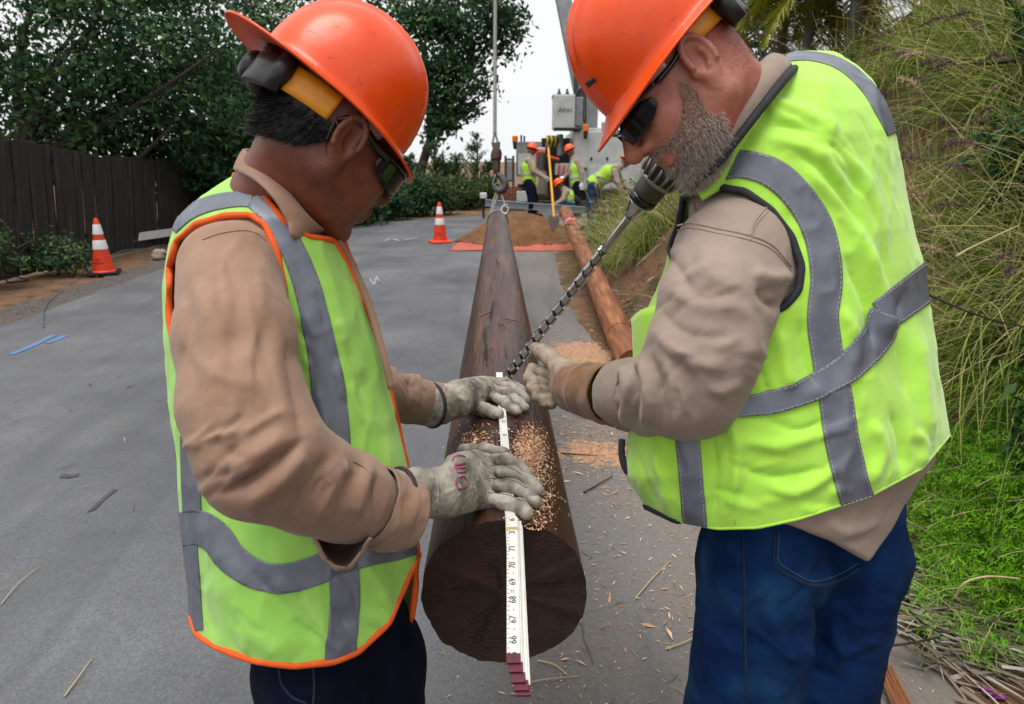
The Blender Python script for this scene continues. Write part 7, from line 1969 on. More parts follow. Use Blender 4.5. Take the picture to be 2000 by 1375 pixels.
# ------------------------------------------------------------------ utility truck with raised boom
def truck():
    D = 20.6
    b0 = gpt(1120, 409); e = empty('utility_truck', (b0.x, b0.y, 0), 'white utility truck with raised boom and bucket behind the crew', 'truck')
    wh = mat('truck_white', srgb(196, 200, 198), 0.45, srgb(172, 176, 174), 3, 6); gy = mat('truck_grey', srgb(140, 145, 147), 0.5, srgb(112, 116, 118), 5, 6)
    dk = mat('truck_dark', srgb(30, 32, 34), 0.6, srgb(52, 50, 48), 9, 5); am = mat('amber_lens', srgb(232, 120, 16), 0.3); rd = mat('red_plastic', srgb(196, 62, 40), 0.5)
    ln = mat('panel_gap', srgb(96, 100, 102), 0.7); yl = mat('yellow_hose', srgb(198, 158, 40), 0.6); st = mat('red_stripe', srgb(170, 40, 34), 0.5); gr = mat('green_plastic', srgb(26, 64, 52), 0.6)
    k = D / FPX
    def slab(nm, x0, y0, x1, y1, d, depth, m, par=e, bev=0.015):
        a, b = P(x0, y0, d), P(x1, y1, d); c = (a + b) / 2
        mb = MB(); mb.box((c.x, c.y + depth / 2, c.z), (abs(b.x - a.x), depth, abs(a.z - b.z)), None, bev); return mb.build(nm, m, par)
    # chassis and wheels
    slab('chassis', 1012, 372, 1250, 392, D + 0.3, 4.5, dk)
    for x, dd in ((1020, D + 0.4), (1215, D + 0.4), (1030, D + 4.0), (1215, D + 4.0)):
        c = P(x, 386, dd); mb = MB(); mb.tube([c + Vector((-0.14, 0.2, -0.02)), c + Vector((0.14, 0.2, -0.02))], 0.42, 24); w = mb.build('wheel', dk, e, True)
        mb = MB(); mb.tube([c + Vector((-0.15, 0.2, -0.02)), c + Vector((0.15, 0.2, -0.02))], 0.2, 16); mb.build('rim', gy, w, True)
    # left and right bins
    lb = slab('side_bin', 1009, 277, 1058, 345, D - 0.2, 3.0, gy)
    slab('door_panel', 1012, 300, 1034, 342, D - 0.225, 0.02, wh, lb, 0.004); slab('door_panel', 1036, 300, 1055, 342, D - 0.225, 0.02, wh, lb, 0.004); slab('vent', 1016, 283, 1023, 291, D - 0.23, 0.02, dk, lb, 0.003); slab('latch', 1030, 318, 1033, 322, D - 0.24, 0.02, dk, lb, 0.002)
    rb = slab('side_bin', 1119, 258, 1262, 372, D - 0.6, 3.2, wh)
    for x0, x1, y0, y1 in ((1122, 1147, 262, 368), (1150, 1176, 266, 318), (1180, 1258, 266, 318), (1180, 1258, 322, 368), (1150, 1176, 322, 368)):
        slab('door_panel', x0, y0, x1, y1, D - 0.625, 0.02, wh, rb, 0.006)
    for x, y in ((1155, 310), (1186, 310), (1144, 300), (1144, 330), (1186, 340)): slab('latch', x - 2, y - 3, x + 2, y + 3, D - 0.65, 0.025, dk, rb, 0.002)
    for x, y, w, h, m in ((1122, 264, 14, 8, ln), (1128, 274, 12, 3, st), (1185, 269, 8, 3, st), (1182, 292, 14, 8, ln), (1186, 300, 9, 4, dk)): slab('decal', x, y, x + w, y + h, D - 0.645, 0.008, m, rb, 0)
    slab('bumper', 1009, 374, 1030, 394, D - 0.5, 0.3, wh)
    # middle: tool well with gear
    slab('tool_well', 1058, 270, 1119, 372, D + 0.6, 0.5, dk)
    slab('water_jug', 1047, 293, 1066, 324, D - 0.45, 0.3, rd, bev=0.05); slab('jug_lid', 1047, 288, 1066, 294, D - 0.46, 0.31, wh, bev=0.04)
    mb = MB(); mb.tube([P(1094, 264, D), P(1094, 305, D)], 0.1, 16); mb.build('post', gy, e, True)
    slab('striped_board', 1084, 319, 1112, 342, D - 0.4, 0.05, wh)
    for x in (1088, 1097, 1106):
        mb = MB(); mb.prism([P(x, 341, D - 0.43), P(x + 4, 320, D - 0.43), P(x + 8, 320, D - 0.43), P(x + 4, 341, D - 0.43)], (0, 0.02, 0)); mb.build('red_stripe', st, e)
    for x in range(1068, 1092, 4):
        mb = MB(); mb.tube(smooth_line([P(x, 266, D), P(x + 2, 274, D - 0.1), P(x - 1, 286, D)], 4), 0.035, 8); mb.build('coiled_hose', yl if x % 8 else gr, e, True)
    mb = MB(); mb.tube(smooth_line([P(1052, 300, D - 0.5), P(1070, 306, D - 0.5), P(1092, 312, D - 0.5)], 4), 0.05, 8); mb.build('red_arm', rd, e, True)
    mb = MB(); mb.tube(smooth_line([P(1060, 300, D - 0.6), P(1056, 330, D - 0.6), P(1064, 360, D - 0.6)], 4), [0.12] * 9, 10); mb.build('hanging_bag', dk, e, True)
    sk = mat('canvas', srgb(92, 86, 76), 0.9)
    mb = MB(); mb.tube([P(1062, 335, 18.2), P(1060, 360, 18.2), P(1057, 382, 18.2), P(1056, 388, 18.2)], [0.08, 0.13, 0.17, 0.1], 14); mb.build('canvas_bucket', sk, e, True)
    # bucket
    bk = empty('bucket', P(1110, 252, D - 0.8)); bk.parent = e; bk.location = Vector(P(1110, 252, D - 0.8)) - e.location
    bx = slab('bucket_shell', 1081, 186, 1123, 251, D - 1.0, 0.75, wh, bk, 0.03)
    slab('bucket_lip', 1080, 184, 1124, 189, D - 1.02, 0.79, gy, bk, 0.02); slab('bucket_side', 1123, 190, 1139, 246, D - 0.8, 0.5, gy, bk, 0.02); slab('bucket_base', 1083, 249, 1137, 254, D - 0.98, 0.7, dk, bk, 0.01)
    text_mesh('Altec', 0.2, P(1104, 215, D - 1.0) + Vector((0, -0.06, 0)), (1, 0, 0.02), (0, 0, 1), dk, bk, 'lettering')
    for x in (1092, 1108):
        mb = MB(); mb.tube([P(x, 187, D - 0.8), P(x, 180, D - 0.8), P(x, 178, D - 0.8), P(x, 174, D - 0.8)], [0.06, 0.05, 0.03, 0.03], 10); mb.build('control_knob', dk, bk, True)
    # boom, turret
    mb = MB()
    a, b = P(1150, 235, D), P(1078, -120, D - 0.6); mb.prism([a + Vector((-0.26, 0, 0)), a + Vector((0.26, 0, 0)), b + Vector((0.2, 0, 0)), b + Vector((-0.2, 0, 0))], (0, 0.5, 0)); mb.build('boom', gy, e)
    slab('turret', 1128, 176, 1168, 262, D - 0.2, 0.9, gy); slab('turret_pedestal', 1120, 250, 1175, 262, D - 0.4, 1.4, wh)
    mb = MB(); mb.tube([P(1128, 245, D - 0.3), P(1122, 60, D - 0.5)], 0.07, 10); mb.build('lift_cylinder', dk, e, True)
    for k_ in range(5):
        mb = MB(); mb.tube(smooth_line([P(1122 + k_ * 2, 190 - 4 * k_, D - 0.9), P(1130 + k_ * 3, 175, D - 0.9), P(1128 + k_ * 4, 215 + 5 * k_, D - 0.7), P(1140, 236, D - 0.6)], 5), 0.022, 6); mb.build('hydraulic_hose', dk, e, True)
    # beacons, rails
    for x, y, dd in ((1006, 271, D - 0.2), (1144, 250, D - 1.0)):
        c = P(x, y, dd); mb = MB(); mb.tube([c - Vector((0, 0, 0.09)), c - Vector((0, 0, 0.08)), c + Vector((0, 0, 0.07)), c + Vector((0, 0, 0.09))], [0.07, 0.085, 0.085, 0.06], 16); mb.build('beacon', am, e, True)
        mb = MB(); mb.tube([c - Vector((0, 0, 0.3)), c - Vector((0, 0, 0.09))], [0.05, 0.075], 10); mb.build('beacon_bracket', dk, e, True)
    for x in (1178, 1206, 1245):
        mb = MB(); mb.tube([P(x, 258, D), P(x, 240, D)], 0.05, 8); mb.build('rail_post', gy, e, True)
    mb = MB(); mb.tube([P(1176, 243, D), P(1250, 243, D)], 0.07, 8); mb.build('top_rail', gy, e, True)
    for x, y in ((1018, 264), (1024, 266), (1192, 228), (1206, 222)):
        mb = MB(); mb.tube([P(x, y + 18, D), P(x, y, D)], 0.03, 6); mb.build('mast', dk, e, True)
truck()

# ------------------------------------------------------------------ the crew by the truck
M['vest_far'] = mat('lime_vest', srgb(166, 206, 66), 0.85, srgb(148, 190, 54), 6, 5)
M['tape_far'] = mat('grey_tape', srgb(140, 144, 146), 0.5)
def crew(label, D, head, face, chain_t, arms, leg, shirt_m, pant_m, k=1.0, vest_r=(0.165, 0.17, 0.165), glove_m=None):
    """head: px; face: image direction; chain_t: hips->chest->neck px; arms, leg: px chains"""
    S = lambda p: C(p[0], p[1], p[2] if len(p) > 2 else D)
    low = max((q for c in leg for q in c), key=lambda q: q[1])
    fw = P(low[0], low[1], low[2] if len(low) > 2 else D)
    root = empty('person', (fw.x, fw.y, 0), label, 'person', 'crew working by the truck')
    hc = S(head); B = basis((face[0], face[1], face[2] if len(face) > 2 else -0.05), (0, 1, 0))
    nk = S(chain_t[-1])
    def fbody(G):
        d = ellip(G, hc, (0.098, 0.12, 0.078), B)
        d = smin(d, ellip(G, hc + B[0] * 0.045 - B[1] * 0.06, (0.055, 0.06, 0.055), B), 0.03)
        d = smin(d, ellip(G, hc + B[0] * 0.1 - B[1] * 0.02, (0.02, 0.022, 0.014), B), 0.015)
        for s in (-1, 1): d = smin(d, ellip(G, hc - B[0] * 0.01 - B[1] * 0.01 + B[2] * 0.08 * s, (0.02, 0.034, 0.012), B), 0.005)
        d = smin(d, seg(G, hc - B[1] * 0.06 - B[0] * 0.02, nk, 0.058, 0.065), 0.02)
        return d
    lo, hi = bounds([hc, nk], 0.2)
    V, Q = solve(fbody, lo, hi, 0.012, 3); put('body', V, Q, M['skin_a'], root)
    T = [S(p) for p in chain_t]
    def fsh(G):
        d = chain(G, T, [0.15, 0.16, 0.1], 0.08)
        for a in arms: d = smin(d, chain(G, [S(p) for p in a], [0.082, 0.066, 0.046], 0.02), 0.03)
        return d
    lo, hi = bounds(T + [S(p) for a in arms for p in a], 0.24)
    V, Q = solve(fsh, lo, hi, 0.014, 3); N = normals(V, Q); V = V + N * (0.018 * (fbm(V, 9, 2) - 0.5))[:, None]; put('shirt', V, Q, shirt_m, root)
    def fv(G):
        d = chain(G, T, [vest_r[0], vest_r[1] + 0.008, 0.085], 0.08)
        return d
    V, Q = solve(fv, *bounds(T, 0.26), 0.014, 3); N = normals(V, Q); V = V + N * (0.012 * (fbm(V, 8, 2, 3.0) - 0.4) + 0.008)[:, None]
    ax = T[-1] - T[0]; Lx = np.linalg.norm(ax); ax /= Lx; t = (V - T[0]) @ ax
    sd = np.abs((V - T[0]) @ B[2])
    sv = np.minimum(t + 0.1, Lx * 0.93 - t)
    for a in arms:
        sh = S(a[0]); sv = np.minimum(sv, np.linalg.norm(V - sh, axis=1) - 0.1)
    vV, vT = clip(V, Q, sv * 1000); vest = put('vest', vV, vT, M['vest_far'], root, 0.006)
    N = normals(vV, vT); t = (vV - T[0]) @ ax; lat = (vV - T[0]) @ B[2]
    for sc in (0.03 - np.abs(t - 0.1), np.minimum(0.028 - np.abs(np.abs(lat) - 0.085), t - 0.1)):
        a_, b_ = clip(vV + N * 0.006, vT, sc * 1000)
        if len(b_): put('reflective_band', a_, b_, M['tape_far'], vest, 0.004)
    def fl_(G):
        d = None
        for c in leg:
            q = chain(G, [S(p) for p in c], [0.125, 0.092, 0.068], 0.03); d = q if d is None else smin(d, q, 0.03)
        return d
    V, Q = solve(fl_, *bounds([S(p) for c in leg for p in c], 0.18), 0.014, 3); N = normals(V, Q); V = V + N * (0.02 * (fbm(V, 8, 2, 6.0) - 0.5))[:, None]; put('trousers', V, Q, pant_m, root)
    for c in leg:
        f = S(c[-1]); dr = np.array([face[0], 0, 0.0]); dr /= np.linalg.norm(dr) + 1e-9
        def fb(G): return chain(G, [f + np.array([0, 0.04, 0]), f + np.array([0, -0.05, 0]), f + np.array([0, -0.06, 0]) + dr * 0.16], [0.062, 0.06, 0.045], 0.03)
        V, Q = solve(fb, *bounds([f], 0.26), 0.016, 3); put('boot', V, Q, M['boot'], root)
    for a in arms:
        h = S(a[-1]); dv = h - S(a[-2]); dv /= np.linalg.norm(dv)
        sdv = np.cross(dv, [0, 0, 1.0]); sdv /= np.linalg.norm(sdv)
        def fh(G):
            d = seg(G, h, h + dv * 0.09, 0.042, 0.04)
            for i in range(4): d = smin(d, seg(G, h + dv * 0.08 + sdv * (i - 1.5) * 0.022, h + dv * 0.16 + sdv * (i - 1.5) * 0.024, 0.014, 0.012), 0.008)
            return smin(d, seg(G, h + dv * 0.03 + sdv * 0.04, h + dv * 0.09 + sdv * 0.075, 0.016, 0.013), 0.012)
        V, Q = solve(fh, *bounds([h], 0.24), 0.009, 3); put('glove', V, Q, glove_m or M['glove'], root)
    HB = basis((face[0], face[1] * 0.8, -0.05), (0, 1, 0))
    hard_hat(root, hc + HB[1] * 0.055, HB, M['helmet_far'], brim_f=0.05, brim_b=0.03, brim_s=0.025, H=0.15, af=0.135, as_=0.115, ratchet=False, far=True)
    return root
crew('crewman standing side-on in navy trousers at the truck\'s left bin', 17.30, (1038, 294), (1, -0.3), [(1033, 352), (1032, 328), (1034, 307)],
     [[(1032, 314, 17.15), (1041, 334, 17.10), (1060, 346, 17.10)], [(1036, 313, 17.50), (1046, 333, 17.60), (1064, 345, 17.50)]], [[(1032, 358, 17.20), (1038, 390, 17.20), (1036, 420, 17.20)], [(1036, 358, 17.40), (1044, 390, 17.45), (1045, 416, 17.45)]], M['khaki'], M['denim_dark'])
crew('crewman standing with arms lowered, facing left beside the white bin', 17.70, (1114, 296), (-1, -0.5), [(1127, 358), (1126, 330), (1122, 310)],
     [[(1128, 316, 17.55), (1136, 338, 17.50), (1136, 358, 17.50)], [(1122, 316, 17.90), (1114, 338, 17.95), (1102, 346, 17.90)]], [[(1128, 362, 17.60), (1130, 392, 17.60), (1130, 422, 17.60)], [(1124, 362, 17.85), (1122, 392, 17.85), (1122, 420, 17.85)]], M['khaki'], M['denim_dark'], glove_m=M['white_paint'])
crew('crewman crouching low behind the grey beam, head bowed left', 17.80, (1094, 362), (-1, -0.75), [(1116, 402), (1114, 386), (1102, 371)],
     [[(1106, 376, 17.65), (1100, 390, 17.60), (1084, 400, 17.55)], [(1104, 376, 17.95), (1096, 392, 18.00), (1082, 402, 18.00)]], [[(1118, 404, 17.70), (1098, 402, 17.60), (1104, 428, 17.60)], [(1116, 404, 17.90), (1096, 404, 18.00), (1100, 430, 18.00)]], M['khaki'], M['denim'])
crew('crewman bent far over to the right behind the grass, blue jeans', 15.40, (1222, 316), (1, -0.6), [(1160, 358), (1188, 338), (1210, 326)],
     [[(1200, 334, 15.25), (1206, 356, 15.20), (1216, 374, 15.20)], [(1204, 334, 15.60), (1212, 356, 15.65), (1222, 372, 15.60)]], [[(1158, 366, 15.30), (1152, 400, 15.30), (1154, 438, 15.30)], [(1164, 366, 15.50), (1168, 400, 15.60), (1172, 438, 15.60)]], M['khaki'], M['denim'])
# ------------------------------------------------------------------ the planted bank on the right
def hpt(x, y): return np.array([x, y, hill_z(x, y)])
def grass_tuft(rng, n, L, dry, spread=0.11, wid=0.0022, out=0.55, bend=1.3):
    base = np.stack([rng.normal(0, spread, n), rng.normal(0, spread, n), np.zeros(n) - 0.02], 1)
    d = np.stack([base[:, 0] / spread * out * 0.6 + rng.normal(0, 0.28, n), base[:, 1] / spread * out * 0.6 + rng.normal(0, 0.28, n), np.full(n, 1.0)], 1)
    d /= np.linalg.norm(d, axis=1)[:, None]
    ln = L * rng.uniform(0.55, 1.25, n)
    V, F, m = ribbons(base, d, ln, np.full(n, wid) * rng.uniform(0.6, 1.4, n), bend * rng.uniform(0.6, 1.5, n), 5, rng)
    t = np.clip(rng.normal(dry, 0.2, n), 0, 1)
    g = np.tile(np.linspace(0, 1, m // 2).repeat(2), n)
    return V, F, np.clip(np.repeat(t, m) + 0.16 * g * (np.repeat(rng.random(n), m) > 0.5), 0, 1)

def hillside_grass():
    rng = np.random.default_rng(31); Vs, Fs, Ts = [], [], []; off = 0
    def put_t(x, y, n, L, dry, **kw):
        nonlocal off
        V, F, T = grass_tuft(rng, n, L, dry, **kw)
        V = V + hpt(x, y); Vs.append(V); Fs.append(F + off); Ts.append(T); off += len(V)
    for _ in range(300):            # ground cover over the slope
        y = rng.uniform(1.3, 12.0); u = rng.uniform(0.1, 3.2) ** 1.0
        x = xe(y) + u
        if u < 0.8 and 3.0 < y < 9.6: continue
        if y < 3.0 and u < 0.85: continue
        near = y < 5
        put_t(x, y, 75 if near else 44, rng.uniform(0.3, 0.6), rng.choice([rng.uniform(0.02, 0.25), rng.uniform(0.3, 0.55), rng.uniform(0.7, 0.95)], p=[0.45, 0.3, 0.25]), spread=0.16, wid=0.0019 if near else 0.0036)
    o = tinted('hillside_grass', np.vstack(Vs), np.vstack(Fs), np.concatenate(Ts), M['grass'])
    tag(o, 'long mixed green and dry grass covering the right-hand bank', 'grass', None, 'stuff')
hillside_grass()

def fountain_tufts():
    """big arching tufts with purple plumes, each a plant of its own"""
    protos = []
    for v in range(4):
        rng = np.random.default_rng(60 + v)
        Vb, Fb, Tb = grass_tuft(rng, 330, 0.72, (0.38, 0.6, 0.5, 0.3)[v], spread=0.10, wid=0.0024, out=0.9, bend=1.7)
        me = mesh_np('blades', Vb, Fb, False); a = me.attributes.new('tint', 'FLOAT', 'POINT'); a.data.foreach_set('value', Tb.astype(np.float32)); me.materials.append(M['grass'])
        # plumes: bristly spikes on thin stalks
        n = 9; ang = rng.uniform(0, 6.28, n); sp = rng.uniform(0.25, 0.75, n)
        PV, PF, PT = [], [], []; off = 0; mb = MB()
        for k in range(n):
            d = Vector((math.cos(ang[k]) * sp[k], math.sin(ang[k]) * sp[k], 1)).normalized(); L = rng.uniform(0.62, 0.9)
            pts = []; p = Vector((0, 0, 0)); dd = d.copy()
            for j in range(9):
                pts.append(p.copy()); p = p + dd * (L / 8); dd = (dd + Vector((d.x, d.y, -0.6)) * 0.09).normalized()
            mb.tube(pts, np.linspace(0.0022, 0.001, 9), 4)
            tip = pts[-1]; q = 170; s = rng.uniform(0, 1, q); c = np.array([list(tip + dd * (0.15 * x) - Vector((0, 0, 0.05 * x * x))) for x in s])
            dirs = np.array(dd) * 0.7 + rng.normal(size=(q, 3)) * 0.65; dirs /= np.linalg.norm(dirs, axis=1)[:, None]
            V, F, m = ribbons(c, dirs, np.full(q, 0.02) * (0.4 + np.sin(np.pi * s) * 0.9), np.full(q, 0.0013), np.full(q, 0.1), 2, rng)
            PV.append(V); PF.append(F + off); off += len(V); PT.append(np.full(len(V), rng.uniform(0, 0.5) if rng.random() < 0.75 else 0.95))
        pm = mesh_np('plumes', np.vstack(PV), np.vstack(PF), False); a = pm.attributes.new('tint', 'FLOAT', 'POINT'); a.data.foreach_set('value', np.concatenate(PT).astype(np.float32)); pm.materials.append(M['plume'])
        sm = bpy.data.meshes.new('stalks'); sm.from_pydata(mb.v, [], mb.f); sm.update(); sm.materials.append(M['straw'])
        protos.append((me, pm, sm))
    rng = random.Random(5)
    spots = []
    for px, py, d in ((1760, 120, 3.6), (1850, 60, 3.4), (1950, 180, 2.9), (1830, 250, 3.1), (1900, 330, 2.7), (1780, 380, 3.4), (1980, 420, 2.5), (1850, 460, 2.8), (1930, 500, 2.6), (1990, 540, 2.45), (1870, 560, 2.75), (1960, 600, 2.55), (1720, 60, 4.6), (1660, 150, 5.4), (1800, 20, 4.2), (1900, 20, 3.8), (1980, 40, 3.2)):
        w = P(px, py, d); y = w.y
        x = xe(y) + 0.2
        while hill_z(x, y) < w.z - 0.25 and x < 9: x += 0.05
        spots.append((x, y, 1.0))
    for px, py, d in ((1225, 372, 8.2), (1250, 335, 8.8), (1200, 408, 8.6), (1290, 380, 7.4), (1300, 345, 7.6), (1262, 420, 7.4), (1215, 330, 10.4), (1250, 300, 10.6), (1185, 372, 10.6)):
        w = P(px, py, d); y = w.y; x = max(w.x, xe(y) + 0.12); spots.append((x, y, 0.95))
    for i, (x, y, sc) in enumerate(spots):
        me, pm, sm = protos[i % 4]
        e = empty('fountain_grass', (x, y, hill_z(x, y)), 'arching tuft of fountain grass with drooping plumes on the bank', 'grass tuft', 'fountain grass tufts on the bank')
        e.rotation_euler = (0, -0.35, rng.uniform(0, 6.28) * 0); e.scale = (sc * rng.uniform(0.85, 1.15),) * 3
        a = rng.uniform(0, 6.28)
        for nm, q in (('blades', me), ('plumes', pm), ('stalks', sm)):
            o = bpy.data.objects.new(nm, q); COL.objects.link(o); o.parent = e; o.rotation_euler = (0, 0, a)
fountain_tufts()

def asparagus_fern():
    rng = np.random.default_rng(77)
    c = Vector(hpt(1.82, 2.0))
    e = empty('asparagus_fern', c, 'bright green feathery fern mound low on the bank', 'fern')
    cs = []; ds = []; mb = MB()
    for k in range(1200):
        u = rng.normal(size=2) * np.array([0.17, 0.25]); b = np.array([c.x + u[0], c.y + 0.1 + u[1], 0]); b[2] = hill_z(b[0], b[1]) + 0.16 * max(0, 1 - (u[0] / 0.34) ** 2 - (u[1] / 0.5) ** 2) * rng.uniform(0.5, 1)
        d = np.array([rng.normal(-0.45, 0.5), rng.normal(-0.2, 0.5), 0.9]); d /= np.linalg.norm(d); L = rng.uniform(0.2, 0.42); p = b.copy(); pts = [p.copy()]
        for j in range(7):
            p = p + d * L / 7; d = d + np.array([0, 0, -0.2]); d /= np.linalg.norm(d); pts.append(p.copy())
        pts = np.array(pts)
        if k % 3 == 0: mb.tube([Vector(q) for q in pts], np.linspace(0.002, 0.0008, 8), 4)
        n = 70; s = rng.uniform(0.1, 1, n) * 7; i = np.minimum(s.astype(int), 6); f = (s - i)[:, None]
        cs.append(pts[i] * (1 - f) + pts[i + 1] * f + rng.normal(size=(n, 3)) * 0.012)
        dd = pts[i + 1] - pts[i]; dd /= np.linalg.norm(dd, axis=1)[:, None]
        ds.append(dd * 0.7 + rng.normal(size=(n, 3)) * 0.7)
    tag(mb.build('stems', M['straw'], e), kind='stuff')
    cs, ds = np.vstack(cs), np.vstack(ds); ds /= np.linalg.norm(ds, axis=1)[:, None]; n = len(cs)
    V, F, m = ribbons(cs, ds, rng.uniform(0.014, 0.03, n), np.full(n, 0.0012), np.full(n, 0.2), 1, rng)
    z = cs[:, 2] - np.array([hill_z(a, b) for a, b in cs[:, :2]])
    tinted('needles', V, F, np.repeat(np.clip(0.45 + rng.normal(0, 0.22, n), 0, 1), m), M['fern'], e)
asparagus_fern()
def bank_shrub(px, py, d, r, label, seed, m='leaf_dark'):
    w = P(px, py, d); y = w.y; x = xe(y) + 0.2
    while hill_z(x, y) < w.z - r * 0.5 and x < 9: x += 0.04
    z = hill_z(x, y)
    tree('bank_shrub', label, 'shrub', (x, y, z), [((x - 0.12, y - 0.1, z + r * 0.9), (r * 1.2, r * 1.3, r))], 70, 30, 0.026, M[m], 0.06, 0.012, 'leafy shrubs among the bank grass', seed=seed)
bank_shrub(1830, 330, 3.0, 0.2, 'dark leafy shrub beside the right man\'s shoulder', 131)
bank_shrub(1900, 440, 2.6, 0.2, 'dark leafy shrub in the middle of the bank', 132)
bank_shrub(1960, 110, 3.2, 0.25, 'dark leafy shrub near the upper right corner', 133)
bank_shrub(1850, 880, 2.3, 0.16, 'dark low shrub just above the bright fern', 134)
bank_shrub(1980, 860, 2.15, 0.16, 'dark low shrub at the right edge above the fern', 135)

def sage(px, py, d, label, seed, n=110, L=0.17):
    rng = np.random.default_rng(seed); w = P(px, py, d); y = w.y; x = xe(y) + 0.2
    while hill_z(x, y) < w.z - 0.12 and x < 9: x += 0.04
    c = np.array([x, y, hill_z(x, y)]); e = empty('sage_plant', c, label, 'shrub', 'grey-green sage plants on the bank')
    mb = MB(); B_, D_ = [], []
    for k in range(12):
        tip = c + np.array([rng.normal(-0.2, 0.1), rng.normal(-0.08, 0.14), rng.uniform(0.3, 0.58)]); ln = smooth_line([c, (c + tip) / 2 + rng.normal(size=3) * 0.02, tip], 4)
        mb.tube(ln, np.linspace(0.005, 0.002, len(ln)), 5)
        for j in range(n // 9 * 2):
            q = ln[rng.integers(3, len(ln))]; B_.append(q); D_.append(rng.normal(size=3) + np.array([-0.3, -0.3, 0.6]))
    mb.build('stem', M['bark'], e)
    B_, D_ = np.array(B_), np.array(D_); D_ /= np.linalg.norm(D_, axis=1)[:, None]
    V, F, m = ribbons(B_, D_, rng.uniform(0.5, 1.1, len(B_)) * L, np.full(len(B_), 0.0075), np.full(len(B_), 0.5), 4, rng)
    tinted('foliage', V, F, np.repeat(np.clip(rng.normal(0.55, 0.22, len(B_)), 0, 1), m), M['sage'], e)
sage(1970, 210, 2.7, 'grey-green sage with strap leaves at the right picture edge, upper one', 81)
sage(1990, 290, 2.5, 'grey-green sage with strap leaves at the right picture edge, lower one', 82)
sage(1930, 270, 2.8, 'grey-green sage plant left of the two at the picture edge', 83)
sage(1820, 395, 2.9, 'small grey-green sage plant close to the right man\'s vest', 84, 36, 0.1)

def dry_litter():
    rng = np.random.default_rng(91); B_, D_, L_ = [], [], []
    for px0, py0, sx, sy, n, dx in ((1770, 1130, 45, 50, 420, (0.75, -0.62)), (1830, 1190, 40, 36, 200, (0.75, -0.62)), (1880, 1270, 60, 40, 120, (0.8, -0.4)), (1950, 1200, 40, 40, 80, (0.6, -0.3))):
        for k in range(n):
            g = gpt(rng.normal(px0, sx), rng.normal(py0, sy), 0.02); z = max(0, hill_z(g.x, g.y)) + rng.uniform(0.005, 0.07)
            B_.append((g.x, g.y, z)); D_.append((dx[0] + rng.normal() * 0.35, dx[1] + rng.normal() * 0.35, rng.normal(0.06, 0.12))); L_.append(rng.uniform(0.12, 0.34))
    for k in range(420):       # dry stuff down the cut bank and at its toe
        y = rng.uniform(2.2, 11); u = abs(rng.normal(0.15, 0.35)); x = xe(y) + u; B_.append((x, y, hill_z(x, y) + rng.uniform(0.0, 0.04)))
        a = rng.uniform(0, 6.28); D_.append((math.cos(a), math.sin(a), rng.normal(0.1, 0.2))); L_.append(rng.uniform(0.1, 0.4))
    B_, D_, L_ = np.array(B_), np.array(D_), np.array(L_); D_ /= np.linalg.norm(D_, axis=1)[:, None]
    V, F, m = ribbons(B_, D_, L_, np.full(len(B_), 0.0042) * rng.uniform(0.4, 1.5, len(B_)), np.full(len(B_), 0.3), 4, rng)
    tag(tinted('dry_leaf_litter', V, F, np.repeat(np.clip(rng.normal(0.55, 0.25, len(B_)), 0, 1), m), M['dry']), 'grey dead strap leaves matted along the foot of the bank', 'leaf litter', None, 'stuff')
dry_litter()

